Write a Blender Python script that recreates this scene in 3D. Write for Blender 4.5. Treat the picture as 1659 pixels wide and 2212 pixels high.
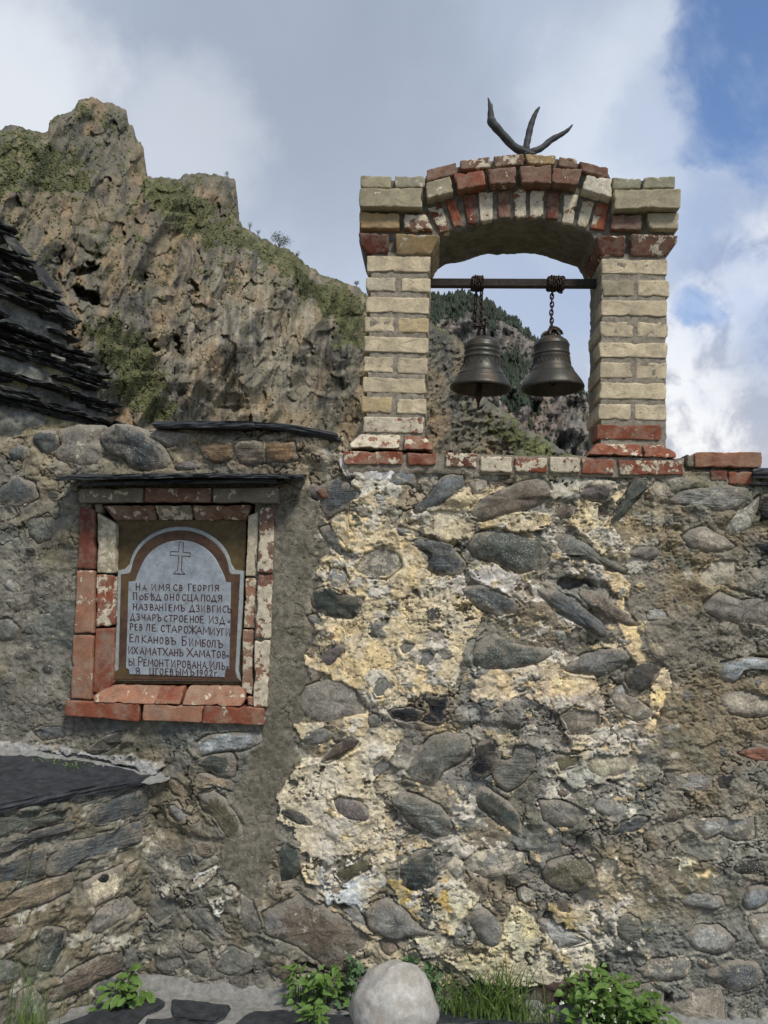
import bpy, math, random
import numpy as np
from mathutils import Vector, Matrix
random.seed(7)
RNG = np.random.default_rng(7)
SC = bpy.context.scene
for _o in list(bpy.data.objects):
    bpy.data.objects.remove(_o, do_unlink=True)

# ------------------------------------------------------------------ camera
CAM_H = 1.58
PITCH = math.radians(5.0)
ROLL = math.radians(1.7)
FPX = 1703.0                       # focal length for a frame 1659 x 2212
_f = Vector((0, math.cos(PITCH), math.sin(PITCH)))
_r0 = Vector((1, 0, 0)); _u0 = Vector((0, -math.sin(PITCH), math.cos(PITCH)))
_r = _r0 * math.cos(ROLL) + _u0 * math.sin(ROLL)
_u = -_r0 * math.sin(ROLL) + _u0 * math.cos(ROLL)
CAM = Vector((0, 0, CAM_H))
cam_data = bpy.data.cameras.new('camera')
cam_data.sensor_fit = 'VERTICAL'; cam_data.sensor_height = 24.0
cam_data.lens = 24.0 * FPX / 2212.0
cam_data.clip_start = 0.05; cam_data.clip_end = 6000
cam = bpy.data.objects.new('camera', cam_data)
SC.collection.objects.link(cam)
cam.matrix_world = Matrix(((_r.x, _u.x, -_f.x, CAM.x), (_r.y, _u.y, -_f.y, CAM.y), (_r.z, _u.z, -_f.z, CAM.z), (0, 0, 0, 1)))
SC.camera = cam

def ray(u, v):
    return _f + _r * ((u - 829.5) / FPX) + _u * ((1106.0 - v) / FPX)

# ------------------------------------------------------------------ light
SUN_EL, SUN_AZ = 54.0, 150.0          # azimuth clockwise from +Y: behind the camera, to its right
SUN_STRENGTH, SUN_ANGLE = 2.1, 11.0
SKY_STRENGTH = 0.1
EXPOSURE = 0.70
sun_data = bpy.data.lights.new('sun', 'SUN')
sun_data.energy = SUN_STRENGTH; sun_data.angle = math.radians(SUN_ANGLE); sun_data.color = (1.0, 0.94, 0.84)
sun = bpy.data.objects.new('sun', sun_data); SC.collection.objects.link(sun)
_el, _az = math.radians(SUN_EL), math.radians(SUN_AZ)
_sd = Vector((math.sin(_az) * math.cos(_el), math.cos(_az) * math.cos(_el), math.sin(_el)))
sun.rotation_euler = _sd.to_track_quat('Z', 'Y').to_euler()
sun.location = _sd * 30

world = bpy.data.worlds.new('World'); SC.world = world; world.use_nodes = True
wt = world.node_tree
for _n in list(wt.nodes): wt.nodes.remove(_n)
WN = wt.nodes; WL = wt.links
def wnode(t, **k):
    n = WN.new(t)
    for a, b in k.items(): setattr(n, a, b)
    return n
def _set(sock, val):
    if isinstance(val, bpy.types.NodeSocket): sock.id_data.links.new(val, sock)
    else: sock.default_value = val
def wmath(op, a, b=0.0, c=0.0, clamp=False):
    n = wnode('ShaderNodeMath', operation=op); n.use_clamp = clamp
    _set(n.inputs[0], a); _set(n.inputs[1], b); _set(n.inputs[2], c)
    return n.outputs[0]
def wmix(fac, a, b):
    n = wnode('ShaderNodeMix', data_type='RGBA')
    _set(n.inputs[0], fac); _set(n.inputs[6], a); _set(n.inputs[7], b)
    return n.outputs[2]
def wmap(v, a, b, c=0.0, d=1.0):
    n = wnode('ShaderNodeMapRange', interpolation_type='SMOOTHSTEP')
    _set(n.inputs[0], v); _set(n.inputs[1], a); _set(n.inputs[2], b); _set(n.inputs[3], c); _set(n.inputs[4], d)
    return n.outputs[0]
sky = wnode('ShaderNodeTexSky', sky_type='NISHITA')
sky.sun_disc = False
sky.sun_elevation = _el; sky.sun_rotation = _az
sky.altitude = 1200; sky.air_density = 1.0; sky.dust_density = 0.4; sky.ozone_density = 1.6
tc = wnode('ShaderNodeTexCoord')
DIR = tc.outputs['Generated']
def wnoise(scale, detail=6.0, rough=0.55, dist=0.0, vec=None):
    n = wnode('ShaderNodeTexNoise'); n.inputs['Scale'].default_value = scale
    n.inputs['Detail'].default_value = detail; n.inputs['Roughness'].default_value = rough
    n.inputs['Distortion'].default_value = dist
    WL.new(vec or DIR, n.inputs['Vector'])
    return n
_nz = wnoise(9.0, 7, 0.6)
_off = wnode('ShaderNodeVectorMath', operation='SUBTRACT'); WL.new(_nz.outputs['Color'], _off.inputs[0]); _off.inputs[1].default_value = (0.5, 0.5, 0.5)
_sc = wnode('ShaderNodeVectorMath', operation='SCALE'); WL.new(_off.outputs[0], _sc.inputs[0]); _sc.inputs['Scale'].default_value = 0.14
_ad = wnode('ShaderNodeVectorMath', operation='ADD'); WL.new(DIR, _ad.inputs[0]); WL.new(_sc.outputs[0], _ad.inputs[1])
_nm = wnode('ShaderNodeVectorMath', operation='NORMALIZE'); WL.new(_ad.outputs[0], _nm.inputs[0])
WDIR = _nm.outputs[0]
def blob(u, v, rin, rout, vec=None):
    """1 inside the inner angular radius (degrees) round a direction, 0 outside the outer one"""
    d = ray(u, v).normalized()
    n = wnode('ShaderNodeVectorMath', operation='DOT_PRODUCT'); WL.new(vec or WDIR, n.inputs[0]); n.inputs[1].default_value = d
    return wmap(n.outputs['Value'], math.cos(math.radians(rout)), math.cos(math.radians(rin)))
nA = wnoise(1.7, 5, 0.5).outputs['Fac']
nB = wnoise(5.0, 8, 0.6, 0.3).outputs['Fac']
nC = wnoise(14.0, 8, 0.6, 0.4).outputs['Fac']
# open sky between the clouds
blue = wmath('MULTIPLY', blob(1880, 40, 9.0, 11.6), 1.0)
blue = wmath('MAXIMUM', blue, wmath('MULTIPLY', blob(1860, 420, 7, 17), 0.5))
blue = wmath('MAXIMUM', blue, wmath('MULTIPLY', blob(1455, 235, 0.5, 4.6), 0.62))
blue = wmath('MAXIMUM', blue, wmath('MULTIPLY', blob(1560, 545, 1.0, 5.5), 0.42))
blue = wmath('MAXIMUM', blue, wmath('MULTIPLY', blob(1500, 655, 0.8, 2.8), 0.8))
blue = wmath('MAXIMUM', blue, wmath('MULTIPLY', blob(1160, 600, 1.0, 8), 0.3))
elsewhere = wmath('MULTIPLY', wmap(nA, 0.56, 0.68), wmap(nB, 0.35, 0.55))
front = blob(829, 600, 40, 60, DIR)
blue = wmath('MAXIMUM', blue, wmath('MULTIPLY', elsewhere, wmath('SUBTRACT', 1.0, front)), clamp=True)
wisp = wmath('MULTIPLY', wmap(nB, 0.40, 0.66), 0.55)
blue = wmath('MULTIPLY', blue, wmath('SUBTRACT', 1.0, wisp))
# clouds
grey = (2.15, 2.6, 3.4, 1); pale = (3.1, 3.55, 4.35, 1); white = (5.9, 5.95, 6.05, 1); dark = (1.9, 2.1, 2.5, 1)
base = wmix(wmap(nA, 0.36, 0.62), grey, pale)
base = wmix(wmath('MULTIPLY', wmap(nB, 0.35, 0.7), 0.35), base, (2.25, 2.6, 3.3, 1))
hgt = wnode('ShaderNodeSeparateXYZ'); WL.new(DIR, hgt.inputs[0])
lowband = wmap(hgt.outputs['Z'], 0.62, 0.30)
base = wmix(wmath('MULTIPLY', lowband, 0.55), base, (3.4, 3.85, 4.7, 1))
base = wmix(wmath('MULTIPLY', blob(620, 110, 4, 16), 0.55), base, (1.85, 2.15, 2.75, 1))
brightl = wmath('MAXIMUM', wmath('MULTIPLY', blob(20, 230, 1, 9), 0.9), wmath('MULTIPLY', blob(400, 330, 1, 7), 0.45))
base = wmix(brightl, base, (4.9, 5.15, 5.5, 1))
base = wmix(wmath('MULTIPLY', blob(1380, 330, 1, 10), 0.6), base, (5.0, 5.4, 6.0, 1))
cum_m = blob(1690, 860, 9.0, 12.0)
cum = wmix(wmap(nC, 0.42, 0.62), white, (3.2, 3.3, 3.7, 1))
cum = wmix(wmath('MULTIPLY', blob(1660, 800, 1, 5), 0.55), cum, (2.7, 2.8, 3.2, 1))
base = wmix(cum_m, base, cum)
skyc = wnode('ShaderNodeMix', data_type='RGBA', blend_type='MULTIPLY')
skyc.inputs[0].default_value = 1.0; WL.new(sky.outputs[0], skyc.inputs[6]); skyc.inputs[7].default_value = (1.0, 1.06, 1.14, 1)
col = wmix(blue, base, skyc.outputs[2])
bg = wnode('ShaderNodeBackground'); WL.new(col, bg.inputs[0]); bg.inputs[1].default_value = SKY_STRENGTH
wo = wnode('ShaderNodeOutputWorld'); WL.new(bg.outputs[0], wo.inputs[0])

SC.view_settings.view_transform = 'Standard'; SC.view_settings.look = 'None'
SC.view_settings.exposure = EXPOSURE; SC.view_settings.gamma = 1.0; SC.view_settings.use_curve_mapping = False
SC.render.engine = 'CYCLES'
SC.cycles.max_bounces = 5; SC.cycles.diffuse_bounces = 3

# ------------------------------------------------------------------ helpers
def vnoise(x, y, seed=0):
    xi = np.floor(x).astype(np.int64); yi = np.floor(y).astype(np.int64)
    fx = x - xi; fy = y - yi
    fx = fx * fx * fx * (fx * (fx * 6 - 15) + 10); fy = fy * fy * fy * (fy * (fy * 6 - 15) + 10)
    def h(a, b):
        n = (a * 374761393 + b * 668265263 + seed * 982451653) & 0x7fffffff
        n = ((n ^ (n >> 13)) * 1274126177) & 0x7fffffff
        return ((n ^ (n >> 16)) & 0xffff) / 65535.0
    a = h(xi, yi); b = h(xi + 1, yi); c = h(xi, yi + 1); d = h(xi + 1, yi + 1)
    return (a + (b - a) * fx) * (1 - fy) + (c + (d - c) * fx) * fy
def fbm(x, y, octv=4, seed=0, gain=0.5):
    x = np.asarray(x, float); y = np.asarray(y, float)
    s = np.zeros_like(x); amp = 1.0; tot = 0.0
    for i in range(octv):
        s += amp * (vnoise(x, y, seed + i * 17) * 2 - 1); tot += amp; amp *= gain
        x, y = x * 1.93 + y * 0.41 + 5.3, y * 1.93 - x * 0.41 + 1.7
    return s / tot * 1.6
def ridged(x, y, octv=4, seed=0, gain=0.5):
    x = np.asarray(x, float); y = np.asarray(y, float)
    s = np.zeros_like(x); amp = 1.0; tot = 0.0
    for i in range(octv):
        s += amp * (1 - np.abs(vnoise(x, y, seed + i * 17) * 2 - 1) * 2); tot += amp; amp *= gain
        x, y = x * 1.93 + y * 0.41 + 5.3, y * 1.93 - x * 0.41 + 1.7
    return s / tot
def worley(x, y, seed=0):
    xi = np.floor(x).astype(np.int64); yi = np.floor(y).astype(np.int64)
    f1 = np.full(x.shape, 9.0); f2 = np.full(x.shape, 9.0); idv = np.zeros(x.shape)
    def h(a, b, k):
        n = (a * 374761393 + b * 668265263 + (seed + k) * 982451653) & 0x7fffffff
        n = ((n ^ (n >> 13)) * 1274126177) & 0x7fffffff
        return ((n ^ (n >> 16)) & 0xffff) / 65535.0
    for i in (-1, 0, 1):
        for j in (-1, 0, 1):
            cx = xi + i; cy = yi + j
            d = np.hypot(cx + 0.1 + 0.8 * h(cx, cy, 1) - x, cy + 0.1 + 0.8 * h(cx, cy, 2) - y)
            idc = h(cx, cy, 3)
            near = d < f1
            f2 = np.where(near, f1, np.minimum(f2, d)); idv = np.where(near, idc, idv); f1 = np.where(near, d, f1)
    return f1, f2, idv
def sstep(x, a, b):
    t = np.clip((x - a) / (b - a), 0, 1); return t * t * (3 - 2 * t)
def sdist(px, py, poly):
    """signed distance (negative inside) to a polygon"""
    P = np.asarray(poly, float); n = len(P)
    d = np.full(px.shape, 1e9); ins = np.zeros(px.shape, bool)
    for i in range(n):
        ax, ay = P[i]; bx, by = P[(i + 1) % n]
        ex, ey = bx - ax, by - ay; L = ex * ex + ey * ey + 1e-12
        t = np.clip(((px - ax) * ex + (py - ay) * ey) / L, 0, 1)
        d = np.minimum(d, np.hypot(px - ax - t * ex, py - ay - t * ey))
        if ay != by:
            c = ((ay > py) != (by > py)) & (px < (bx - ax) * (py - ay) / (by - ay) + ax)
            ins ^= c
    return np.where(ins, -d, d)

CROPS = {'A': (1100, 1800, 1000 / 1659), 'B': (2072, 1800, 1000 / 1659), 'C': (1100, 2700, 1000 / 1659), 'D': (2072, 2700, 1000 / 1659),
         'E': (0, 2800, 1100 / 1659), 'F': (0, 1600, 1300 / 1659), 'G': (1300, 350, 1572 / 1659), 'H': (1300, 1100, 1572 / 1659),
         'I': (0, 300, 1500 / 1659), 'K': (1000, 3500, 1000 / 1659), 'L': (1900, 3500, 1172 / 1659), 'M': (1700, 1080, 750 / 1659),
         'N': (0, 880, 620 / 1491), 'P': (450, 2050, 550 / 1659), 'X': (0, 0, 1 / 0.54)}
def cp(crop, x, y):
    ox, oy, s = CROPS[crop]
    return ((ox + x * s) * 0.54, (oy + y * s) * 0.54)
def cpl(crop, pts):
    return [cp(crop, x, y) for x, y in pts]

class Frame:
    def __init__(s, O, ex, n):
        s.O = Vector(O); s.ex = Vector(ex).normalized(); s.n = Vector(n).normalized(); s.ez = Vector((0, 0, 1))
    def aw(s, u, v, h=0.0):
        d = ray(u, v); o = s.O + s.n * h
        t = (o - CAM).dot(s.n) / d.dot(s.n)
        p = CAM + d * t - s.O
        return p.dot(s.ex), p.z
    def pt(s, a, z, h=0.0):
        return s.O + s.ex * a + s.ez * z + s.n * h
    def arr(s, a, z, h):
        O, e, n = s.O, s.ex, s.n
        return np.stack([O.x + e.x * a + n.x * h, O.y + e.y * a + n.y * h, O.z + z + n.z * h], -1)
    def proj(s, a, z, h=0.0):
        P = s.arr(a, z, h * np.ones_like(a)) - np.array(CAM)
        df = P @ np.array(_f); dr = P @ np.array(_r); du = P @ np.array(_u)
        return 829.5 + FPX * dr / df, 1106.0 - FPX * du / df
    def poly(s, crop, pts, h=0.0):
        return [s.aw(*cp(crop, x, y), h) for x, y in pts]
def project(p):
    d = Vector(p) - CAM
    f = d.dot(_f)
    return 829.5 + FPX * d.dot(_r) / f, 1106 - FPX * d.dot(_u) / f

_y = math.radians(4.0)
WALL = Frame((0, 3.128, 0), (math.cos(_y), -math.sin(_y), 0), (-math.sin(_y), -math.cos(_y), 0))

def new_obj(name, V, Fc, mat=None, parent=None, col=None, smooth=True, attr=None):
    me = bpy.data.meshes.new(name)
    V = np.asarray(V, np.float32)
    if isinstance(Fc, np.ndarray):
        nf, k = Fc.shape
        me.vertices.add(len(V)); me.vertices.foreach_set('co', V.ravel())
        me.loops.add(nf * k); me.loops.foreach_set('vertex_index', Fc.astype(np.int32).ravel())
        me.polygons.add(nf); me.polygons.foreach_set('loop_start', np.arange(0, nf * k, k, dtype=np.int32))
        me.update(calc_edges=True)
    else:
        me.from_pydata([tuple(map(float, p)) for p in V], [], Fc); me.update()
    if smooth: me.polygons.foreach_set('use_smooth', np.ones(len(me.polygons), bool))
    if attr is not None:
        ca = me.color_attributes.new('Col', 'FLOAT_COLOR', 'POINT')
        A = np.ones((len(V), 4), np.float32); A[:, :attr.shape[1]] = attr
        ca.data.foreach_set('color', A.ravel())
    if mat: me.materials.append(mat)
    o = bpy.data.objects.new(name, me); SC.collection.objects.link(o)
    if parent: o.parent = parent
    if col is not None: o.color = (*col[:3], col[3] if len(col) > 3 else 0.0)
    return o
def tag(o, label=None, cat=None, group=None, kind=None):
    if label: o['label'] = label
    if cat: o['category'] = cat
    if group: o['group'] = group
    if kind: o['kind'] = kind
    return o
def empty(name, loc, label=None, cat=None, group=None, kind=None):
    o = bpy.data.objects.new(name, None); SC.collection.objects.link(o)
    o.location = loc; o.empty_display_size = 0.1
    bpy.context.view_layer.update()
    return tag(o, label, cat, group, kind)
def adopt(o, parent):
    """parent o to an Empty keeping o's world place"""
    o.parent = parent; o.matrix_parent_inverse = Matrix.Translation(parent.location).inverted()
    return o
def grid_faces(nr, nc, off=0, wrap=False):
    r = np.arange(nr - 1)[:, None]; c = np.arange(nc if wrap else nc - 1)[None, :]
    a = r * nc + c; b = r * nc + (c + 1) % nc
    return (np.stack([a, b, b + nc, a + nc], -1).reshape(-1, 4) + off)

# ------------------------------------------------------------------ materials
class MB:
    def __init__(s, name):
        s.m = bpy.data.materials.new(name); s.m.use_nodes = True; s.t = s.m.node_tree
        for n in list(s.t.nodes): s.t.nodes.remove(n)
        s.out = s.t.nodes.new('ShaderNodeOutputMaterial'); s.p = s.t.nodes.new('ShaderNodeBsdfPrincipled')
        s.t.links.new(s.p.outputs[0], s.out.inputs[0])
        s.p.inputs['Specular IOR Level'].default_value = 0.3
        g = s.t.nodes.new('ShaderNodeNewGeometry'); s.pos = g.outputs['Position']
        oi = s.t.nodes.new('ShaderNodeObjectInfo'); s.ocol = oi.outputs['Color']; s.oalpha = oi.outputs['Alpha']; s.orand = oi.outputs['Random']
    def noise(s, scale, detail=4, rough=0.55, stretch=None, dist=0.0):
        n = s.t.nodes.new('ShaderNodeTexNoise'); n.inputs['Scale'].default_value = scale
        n.inputs['Detail'].default_value = detail; n.inputs['Roughness'].default_value = rough; n.inputs['Distortion'].default_value = dist
        v = s.pos
        if stretch:
            m = s.t.nodes.new('ShaderNodeMapping'); m.inputs['Scale'].default_value = stretch; s.t.links.new(v, m.inputs[0]); v = m.outputs[0]
        s.t.links.new(v, n.inputs['Vector']); return n.outputs['Fac']
    def voro(s, scale, feature='F1', out='Distance'):
        n = s.t.nodes.new('ShaderNodeTexVoronoi'); n.inputs['Scale'].default_value = scale; n.feature = feature
        s.t.links.new(s.pos, n.inputs['Vector']); return n.outputs[out]
    def math(s, op, a, b=0.0, clamp=False):
        n = s.t.nodes.new('ShaderNodeMath'); n.operation = op; n.use_clamp = clamp; _set(n.inputs[0], a); _set(n.inputs[1], b); return n.outputs[0]
    def ramp(s, v, a, b, c=0.0, d=1.0):
        n = s.t.nodes.new('ShaderNodeMapRange'); _set(n.inputs[0], v); _set(n.inputs[1], a); _set(n.inputs[2], b); _set(n.inputs[3], c); _set(n.inputs[4], d)
        return n.outputs[0]
    def mix(s, f, a, b, mode='MIX'):
        n = s.t.nodes.new('ShaderNodeMix'); n.data_type = 'RGBA'; n.blend_type = mode
        for k, x in ((0, f), (6, a), (7, b)):
            if isinstance(x, tuple) and len(x) == 3: x = (*x, 1)
            _set(n.inputs[k], x)
        return n.outputs[2]
    def gain(s, c, v):
        n = s.t.nodes.new('ShaderNodeVectorMath'); n.operation = 'SCALE'; _set(n.inputs[0], c); _set(n.inputs['Scale'], v); return n.outputs[0]
    def attr(s, name='Col'):
        n = s.t.nodes.new('ShaderNodeAttribute'); n.attribute_name = name; return n
    def bump(s, h, strength=0.5, dist=0.01, prev=None):
        n = s.t.nodes.new('ShaderNodeBump'); n.inputs['Strength'].default_value = strength; n.inputs['Distance'].default_value = dist
        _set(n.inputs['Height'], h)
        if prev: _set(n.inputs['Normal'], prev)
        return n.outputs[0]
    def done(s, col, rough=0.9, normal=None, metal=0.0):
        _set(s.p.inputs['Base Color'], col if not (isinstance(col, tuple) and len(col) == 3) else (*col, 1))
        _set(s.p.inputs['Roughness'], rough); _set(s.p.inputs['Metallic'], metal)
        if normal: _set(s.p.inputs['Normal'], normal)
        return s.m

def mat_attr(name, s1, s2, bumpd, lo=0.54, hi=1.46, speck=None):
    m = MB(name); a = m.attr('Col').outputs['Color']
    n1 = m.noise(s1, 6, 0.65); n2 = m.noise(s2, 3, 0.6)
    c = m.gain(a, m.ramp(n1, 0.3, 0.7, lo, hi)); c = m.gain(c, m.ramp(n2, 0.3, 0.7, 0.75, 1.22))
    if speck:
        w = m.ramp(m.voro(speck), 0.10, 0.16, 1, 0); k = m.ramp(m.noise(speck * 0.3, 2), 0.55, 0.6)
        c = m.mix(m.math('MULTIPLY', w, k), c, (0.55, 0.54, 0.5))
    b = m.bump(n1, 0.8, bumpd); b = m.bump(n2, 0.7, bumpd * 0.35, b)
    return m.done(c, 0.95, b)
M_WALL = mat_attr('weathered_mortar', 45, 260, 0.006, speck=70)
M_CLIFF = mat_attr('cliff_rock', 0.8, 4.0, 0.35, 0.72, 1.28)
M_PEAK = mat_attr('far_rock', 0.09, 0.5, 2.0, 0.8, 1.2)

def mat_stone(name, kind):
    m = MB(name)
    n1 = m.noise(14, 5, 0.6); n2 = m.noise(120, 4, 0.65); n3 = m.noise(27, 8, 0.68)
    c = m.gain(m.ocol, m.ramp(n1, 0.3, 0.7, 0.6, 1.45)); c = m.gain(c, m.ramp(n2, 0.32, 0.68, 0.6, 1.45)); c = m.gain(c, m.ramp(n3, 0.32, 0.68, 0.72, 1.3))
    c = m.mix(m.ramp(m.noise(9, 6, 0.7), 0.5, 0.66, 0, 0.55), c, m.gain((1.0, 0.86, 0.62), 0.15))
    c = m.mix(m.ramp(m.noise(22, 4, 0.6, dist=0.5), 0.56, 0.72, 0, 0.5), c, m.gain((1.0, 0.9, 0.72), 0.22))
    if kind == 'speck':
        w = m.ramp(m.voro(130), 0.2, 0.36, 1, 0)
        c = m.mix(m.math('MULTIPLY', w, m.ramp(n3, 0.4, 0.55)), c, (0.33, 0.33, 0.31))
    if kind == 'vein':
        d = m.ramp(m.math('ABSOLUTE', m.math('SUBTRACT', m.noise(13, 3, 0.5, dist=1.2), 0.5)), 0.004, 0.012, 1, 0)
        c = m.mix(m.math('MULTIPLY', d, 0.5), c, (0.32, 0.35, 0.31))
        l = m.ramp(m.noise(8, 3, stretch=(1, 1, 9)), 0.45, 0.6); c = m.gain(c, m.ramp(l, 0, 1, 0.7, 1.25))
    if kind == 'layer':
        l = m.noise(9, 5, 0.7, stretch=(1, 1, 12)); c = m.gain(c, m.ramp(l, 0.3, 0.7, 0.74, 1.28))
    # mortar smeared over from the bed, most of it near the rim (rim distance is stored on the mesh)
    ed = m.attr('Col').outputs['Fac']
    mo = m.math('ADD', m.math('MULTIPLY', ed, 0.50), m.math('MULTIPLY', m.noise(17, 7, 0.66, dist=0.3), 0.9))
    mo = m.math('ADD', mo, m.math('MULTIPLY', m.oalpha, 0.20))
    mo = m.ramp(mo, 0.84, 0.93)
    c = m.mix(m.math('MULTIPLY', mo, 0.92), c, m.gain((0.235, 0.212, 0.175), m.ramp(n2, 0.3, 0.7, 0.7, 1.25)))
    # lime and old plaster still clinging: amount in the object's alpha
    thr = m.math('SUBTRACT', 0.78, m.math('MULTIPLY', m.oalpha, 0.42))
    sm = m.ramp(m.math('SUBTRACT', n3, thr), 0.0, 0.03)
    c = m.mix(sm, c, m.gain((0.50, 0.45, 0.35), m.ramp(n2, 0.3, 0.7, 0.7, 1.15)))
    h = m.math('ADD', n3, m.math('MULTIPLY', sm, 0.4)); h = m.math('ADD', h, m.math('MULTIPLY', mo, 0.6))
    if kind == 'layer': h = m.math('ADD', h, m.math('MULTIPLY', l, 2.0))
    b = m.bump(h, 0.9, 0.006); b = m.bump(n2, 0.7, 0.0022, b)
    return m.done(c, m.ramp(n1, 0.3, 0.7, 0.68, 0.95), b)
M_STONE = {k: mat_stone('stone_' + k, k) for k in ('plain', 'speck', 'vein', 'layer')}

def mat_brick():
    m = MB('old_brick')
    n1 = m.noise(18, 5, 0.6); n2 = m.noise(190, 4, 0.6); n3 = m.noise(24, 9, 0.66, dist=0.25)
    c = m.gain(m.ocol, m.ramp(n1, 0.3, 0.7, 0.74, 1.24)); c = m.gain(c, m.ramp(n2, 0.3, 0.7, 0.82, 1.16))
    grime = m.ramp(m.noise(30, 6, 0.7), 0.54, 0.68, 0, 0.55)
    c = m.mix(grime, c, m.gain(m.ocol, 0.42))
    c = m.mix(m.ramp(m.noise(13, 7, 0.7), 0.46, 0.62, 0, 0.42), c, m.gain((0.34, 0.28, 0.21), m.ramp(n2, 0.3, 0.7, 0.7, 1.2)))
    c = m.mix(m.ramp(m.noise(27, 7, 0.7, dist=.4), 0.53, 0.70, 0, 0.75), c, m.gain((0.22, 0.195, 0.15), m.ramp(n2, 0.3, 0.7, 0.7, 1.3)))
    pits = m.ramp(m.voro(75), 0.06, 0.11, 1, 0); pits = m.math('MULTIPLY', pits, m.ramp(m.noise(21, 2), 0.5, 0.56))
    c = m.mix(m.math('MULTIPLY', pits, 0.8), c, (0.06, 0.045, 0.03))
    thr = m.math('SUBTRACT', 0.72, m.math('MULTIPLY', m.oalpha, 0.31))
    sm = m.ramp(m.math('SUBTRACT', n3, thr), 0.0, 0.018)
    c = m.mix(sm, c, m.gain((0.62, 0.55, 0.42), m.math('MULTIPLY', m.ramp(n2, 0.3, 0.7, 0.8, 1.12), m.ramp(m.noise(34, 5, 0.7), 0.35, 0.65, 0.62, 1.1))))
    h = m.math('ADD', m.math('MULTIPLY', n3, 0.6), m.math('MULTIPLY', sm, 0.5)); h = m.math('SUBTRACT', h, m.math('MULTIPLY', pits, 0.6))
    b = m.bump(h, 0.6, 0.003); b = m.bump(n2, 0.6, 0.0012, b)
    return m.done(c, 0.9, b)
M_BRICK = mat_brick()

def mat_simple(name, col, s1, lo, hi, rough=0.85, bd=0.003, metal=0.0, s2=None, col2=None, t=(0.5, 0.62), spec=0.3):
    m = MB(name); n1 = m.noise(s1, 5, 0.62); n2 = m.noise(s1 * 5, 3, 0.6)
    c = m.gain(col, m.ramp(n1, 0.3, 0.7, lo, hi)); c = m.gain(c, m.ramp(n2, 0.3, 0.7, 0.85, 1.15))
    if col2: c = m.mix(m.ramp(m.noise(s2 or s1, 6, 0.7), *t), c, col2)
    b = m.bump(n1, 0.6, bd); b = m.bump(n2, 0.5, bd * 0.3, b)
    m.p.inputs['Specular IOR Level'].default_value = spec
    return m.done(c, rough, b, metal)
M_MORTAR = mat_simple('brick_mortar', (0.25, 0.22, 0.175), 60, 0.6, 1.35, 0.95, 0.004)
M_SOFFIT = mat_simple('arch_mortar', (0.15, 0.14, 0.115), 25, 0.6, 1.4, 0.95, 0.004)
M_SLATE = mat_simple('black_slate', (0.030, 0.033, 0.038), 26, 0.55, 1.6, 0.62, 0.003, s2=34, col2=(0.10, 0.10, 0.095), t=(0.62, 0.76))
M_SLATE_G = mat_simple('roof_slate', (0.024, 0.025, 0.025), 14, 0.5, 1.7, 0.75, 0.008, s2=9, col2=(0.11, 0.11, 0.095), t=(0.54, 0.68))
M_RUBBLE = mat_simple('roof_rubble', (0.16, 0.155, 0.14), 9, 0.5, 1.5, 0.95, 0.01, s2=5, col2=(0.20, 0.17, 0.11), t=(0.5, 0.65))
M_IRON = mat_simple('rusty_iron', (0.028, 0.022, 0.020), 70, 0.6, 1.6, 0.6, 0.001, 0.35, s2=50, col2=(0.07, 0.032, 0.018), t=(0.6, 0.72))
M_CHAIN = mat_simple('chain_iron', (0.035, 0.024, 0.02), 120, 0.6, 1.8, 0.55, 0.0008, 0.4)
M_ANTLER = mat_simple('weathered_antler', (0.040, 0.042, 0.044), 55, 0.45, 1.5, 0.7, 0.0015, s2=16, col2=(0.09, 0.095, 0.095), t=(0.5, 0.7))
M_PLAQUE = mat_simple('blue_grey_paint', (0.27, 0.305, 0.345), 24, 0.74, 1.2, 0.7, 0.002, s2=30, col2=(0.17, 0.185, 0.20), t=(0.54, 0.72))
M_RIM = mat_simple('pale_rim_paint', (0.30, 0.33, 0.33), 40, 0.8, 1.15, 0.6, 0.001, s2=60, col2=(0.13, 0.13, 0.11), t=(0.58, 0.7))
M_MAROON = mat_simple('maroon_paint', (0.078, 0.042, 0.028), 30, 0.65, 1.4, 0.65, 0.0015, s2=12, col2=(0.10, 0.066, 0.026), t=(0.5, 0.66))
M_OCHRE = mat_simple('ochre_paint', (0.088, 0.062, 0.027), 28, 0.65, 1.4, 0.65, 0.0015, s2=20, col2=(0.08, 0.05, 0.025), t=(0.55, 0.72))
M_INK = mat_simple('dark_red_paint', (0.055, 0.022, 0.022), 60, 0.7, 1.4, 0.6, 0.0005)
M_LEAF = mat_simple('leaf_green', (0.085, 0.155, 0.032), 40, 0.6, 1.4, 0.55, 0.001)
M_LEAFB = mat_simple('bluish_leaf', (0.075, 0.14, 0.06), 40, 0.6, 1.4, 0.6, 0.001)
M_GRASS = mat_simple('grass_green', (0.105, 0.17, 0.04), 20, 0.55, 1.5, 0.6, 0.001)
M_FLOWER = mat_simple('white_petal', (0.6, 0.62, 0.5), 40, 0.8, 1.1, 0.7, 0.001)
M_SHRUB = mat_simple('shrub_green', (0.072, 0.084, 0.030), 1.2, 0.4, 1.6, 0.85, 0.02)
M_CONIFER = mat_simple('conifer_green', (0.034, 0.046, 0.030), 0.08, 0.5, 1.6, 0.9, 0.02)  # lightened green: the haze of distance is put into the colour
M_BARK = mat_simple('bark', (0.09, 0.07, 0.05), 6, 0.6, 1.3, 0.9, 0.01)
M_BOULDER = mat_simple('pale_boulder', (0.40, 0.39, 0.365), 16, 0.72, 1.2, 0.9, 0.009, s2=18, col2=(0.30, 0.275, 0.24), t=(0.44, 0.62))
M_PATHM = mat_simple('path_mortar', (0.21, 0.21, 0.20), 40, 0.65, 1.25, 0.95, 0.003)
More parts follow.
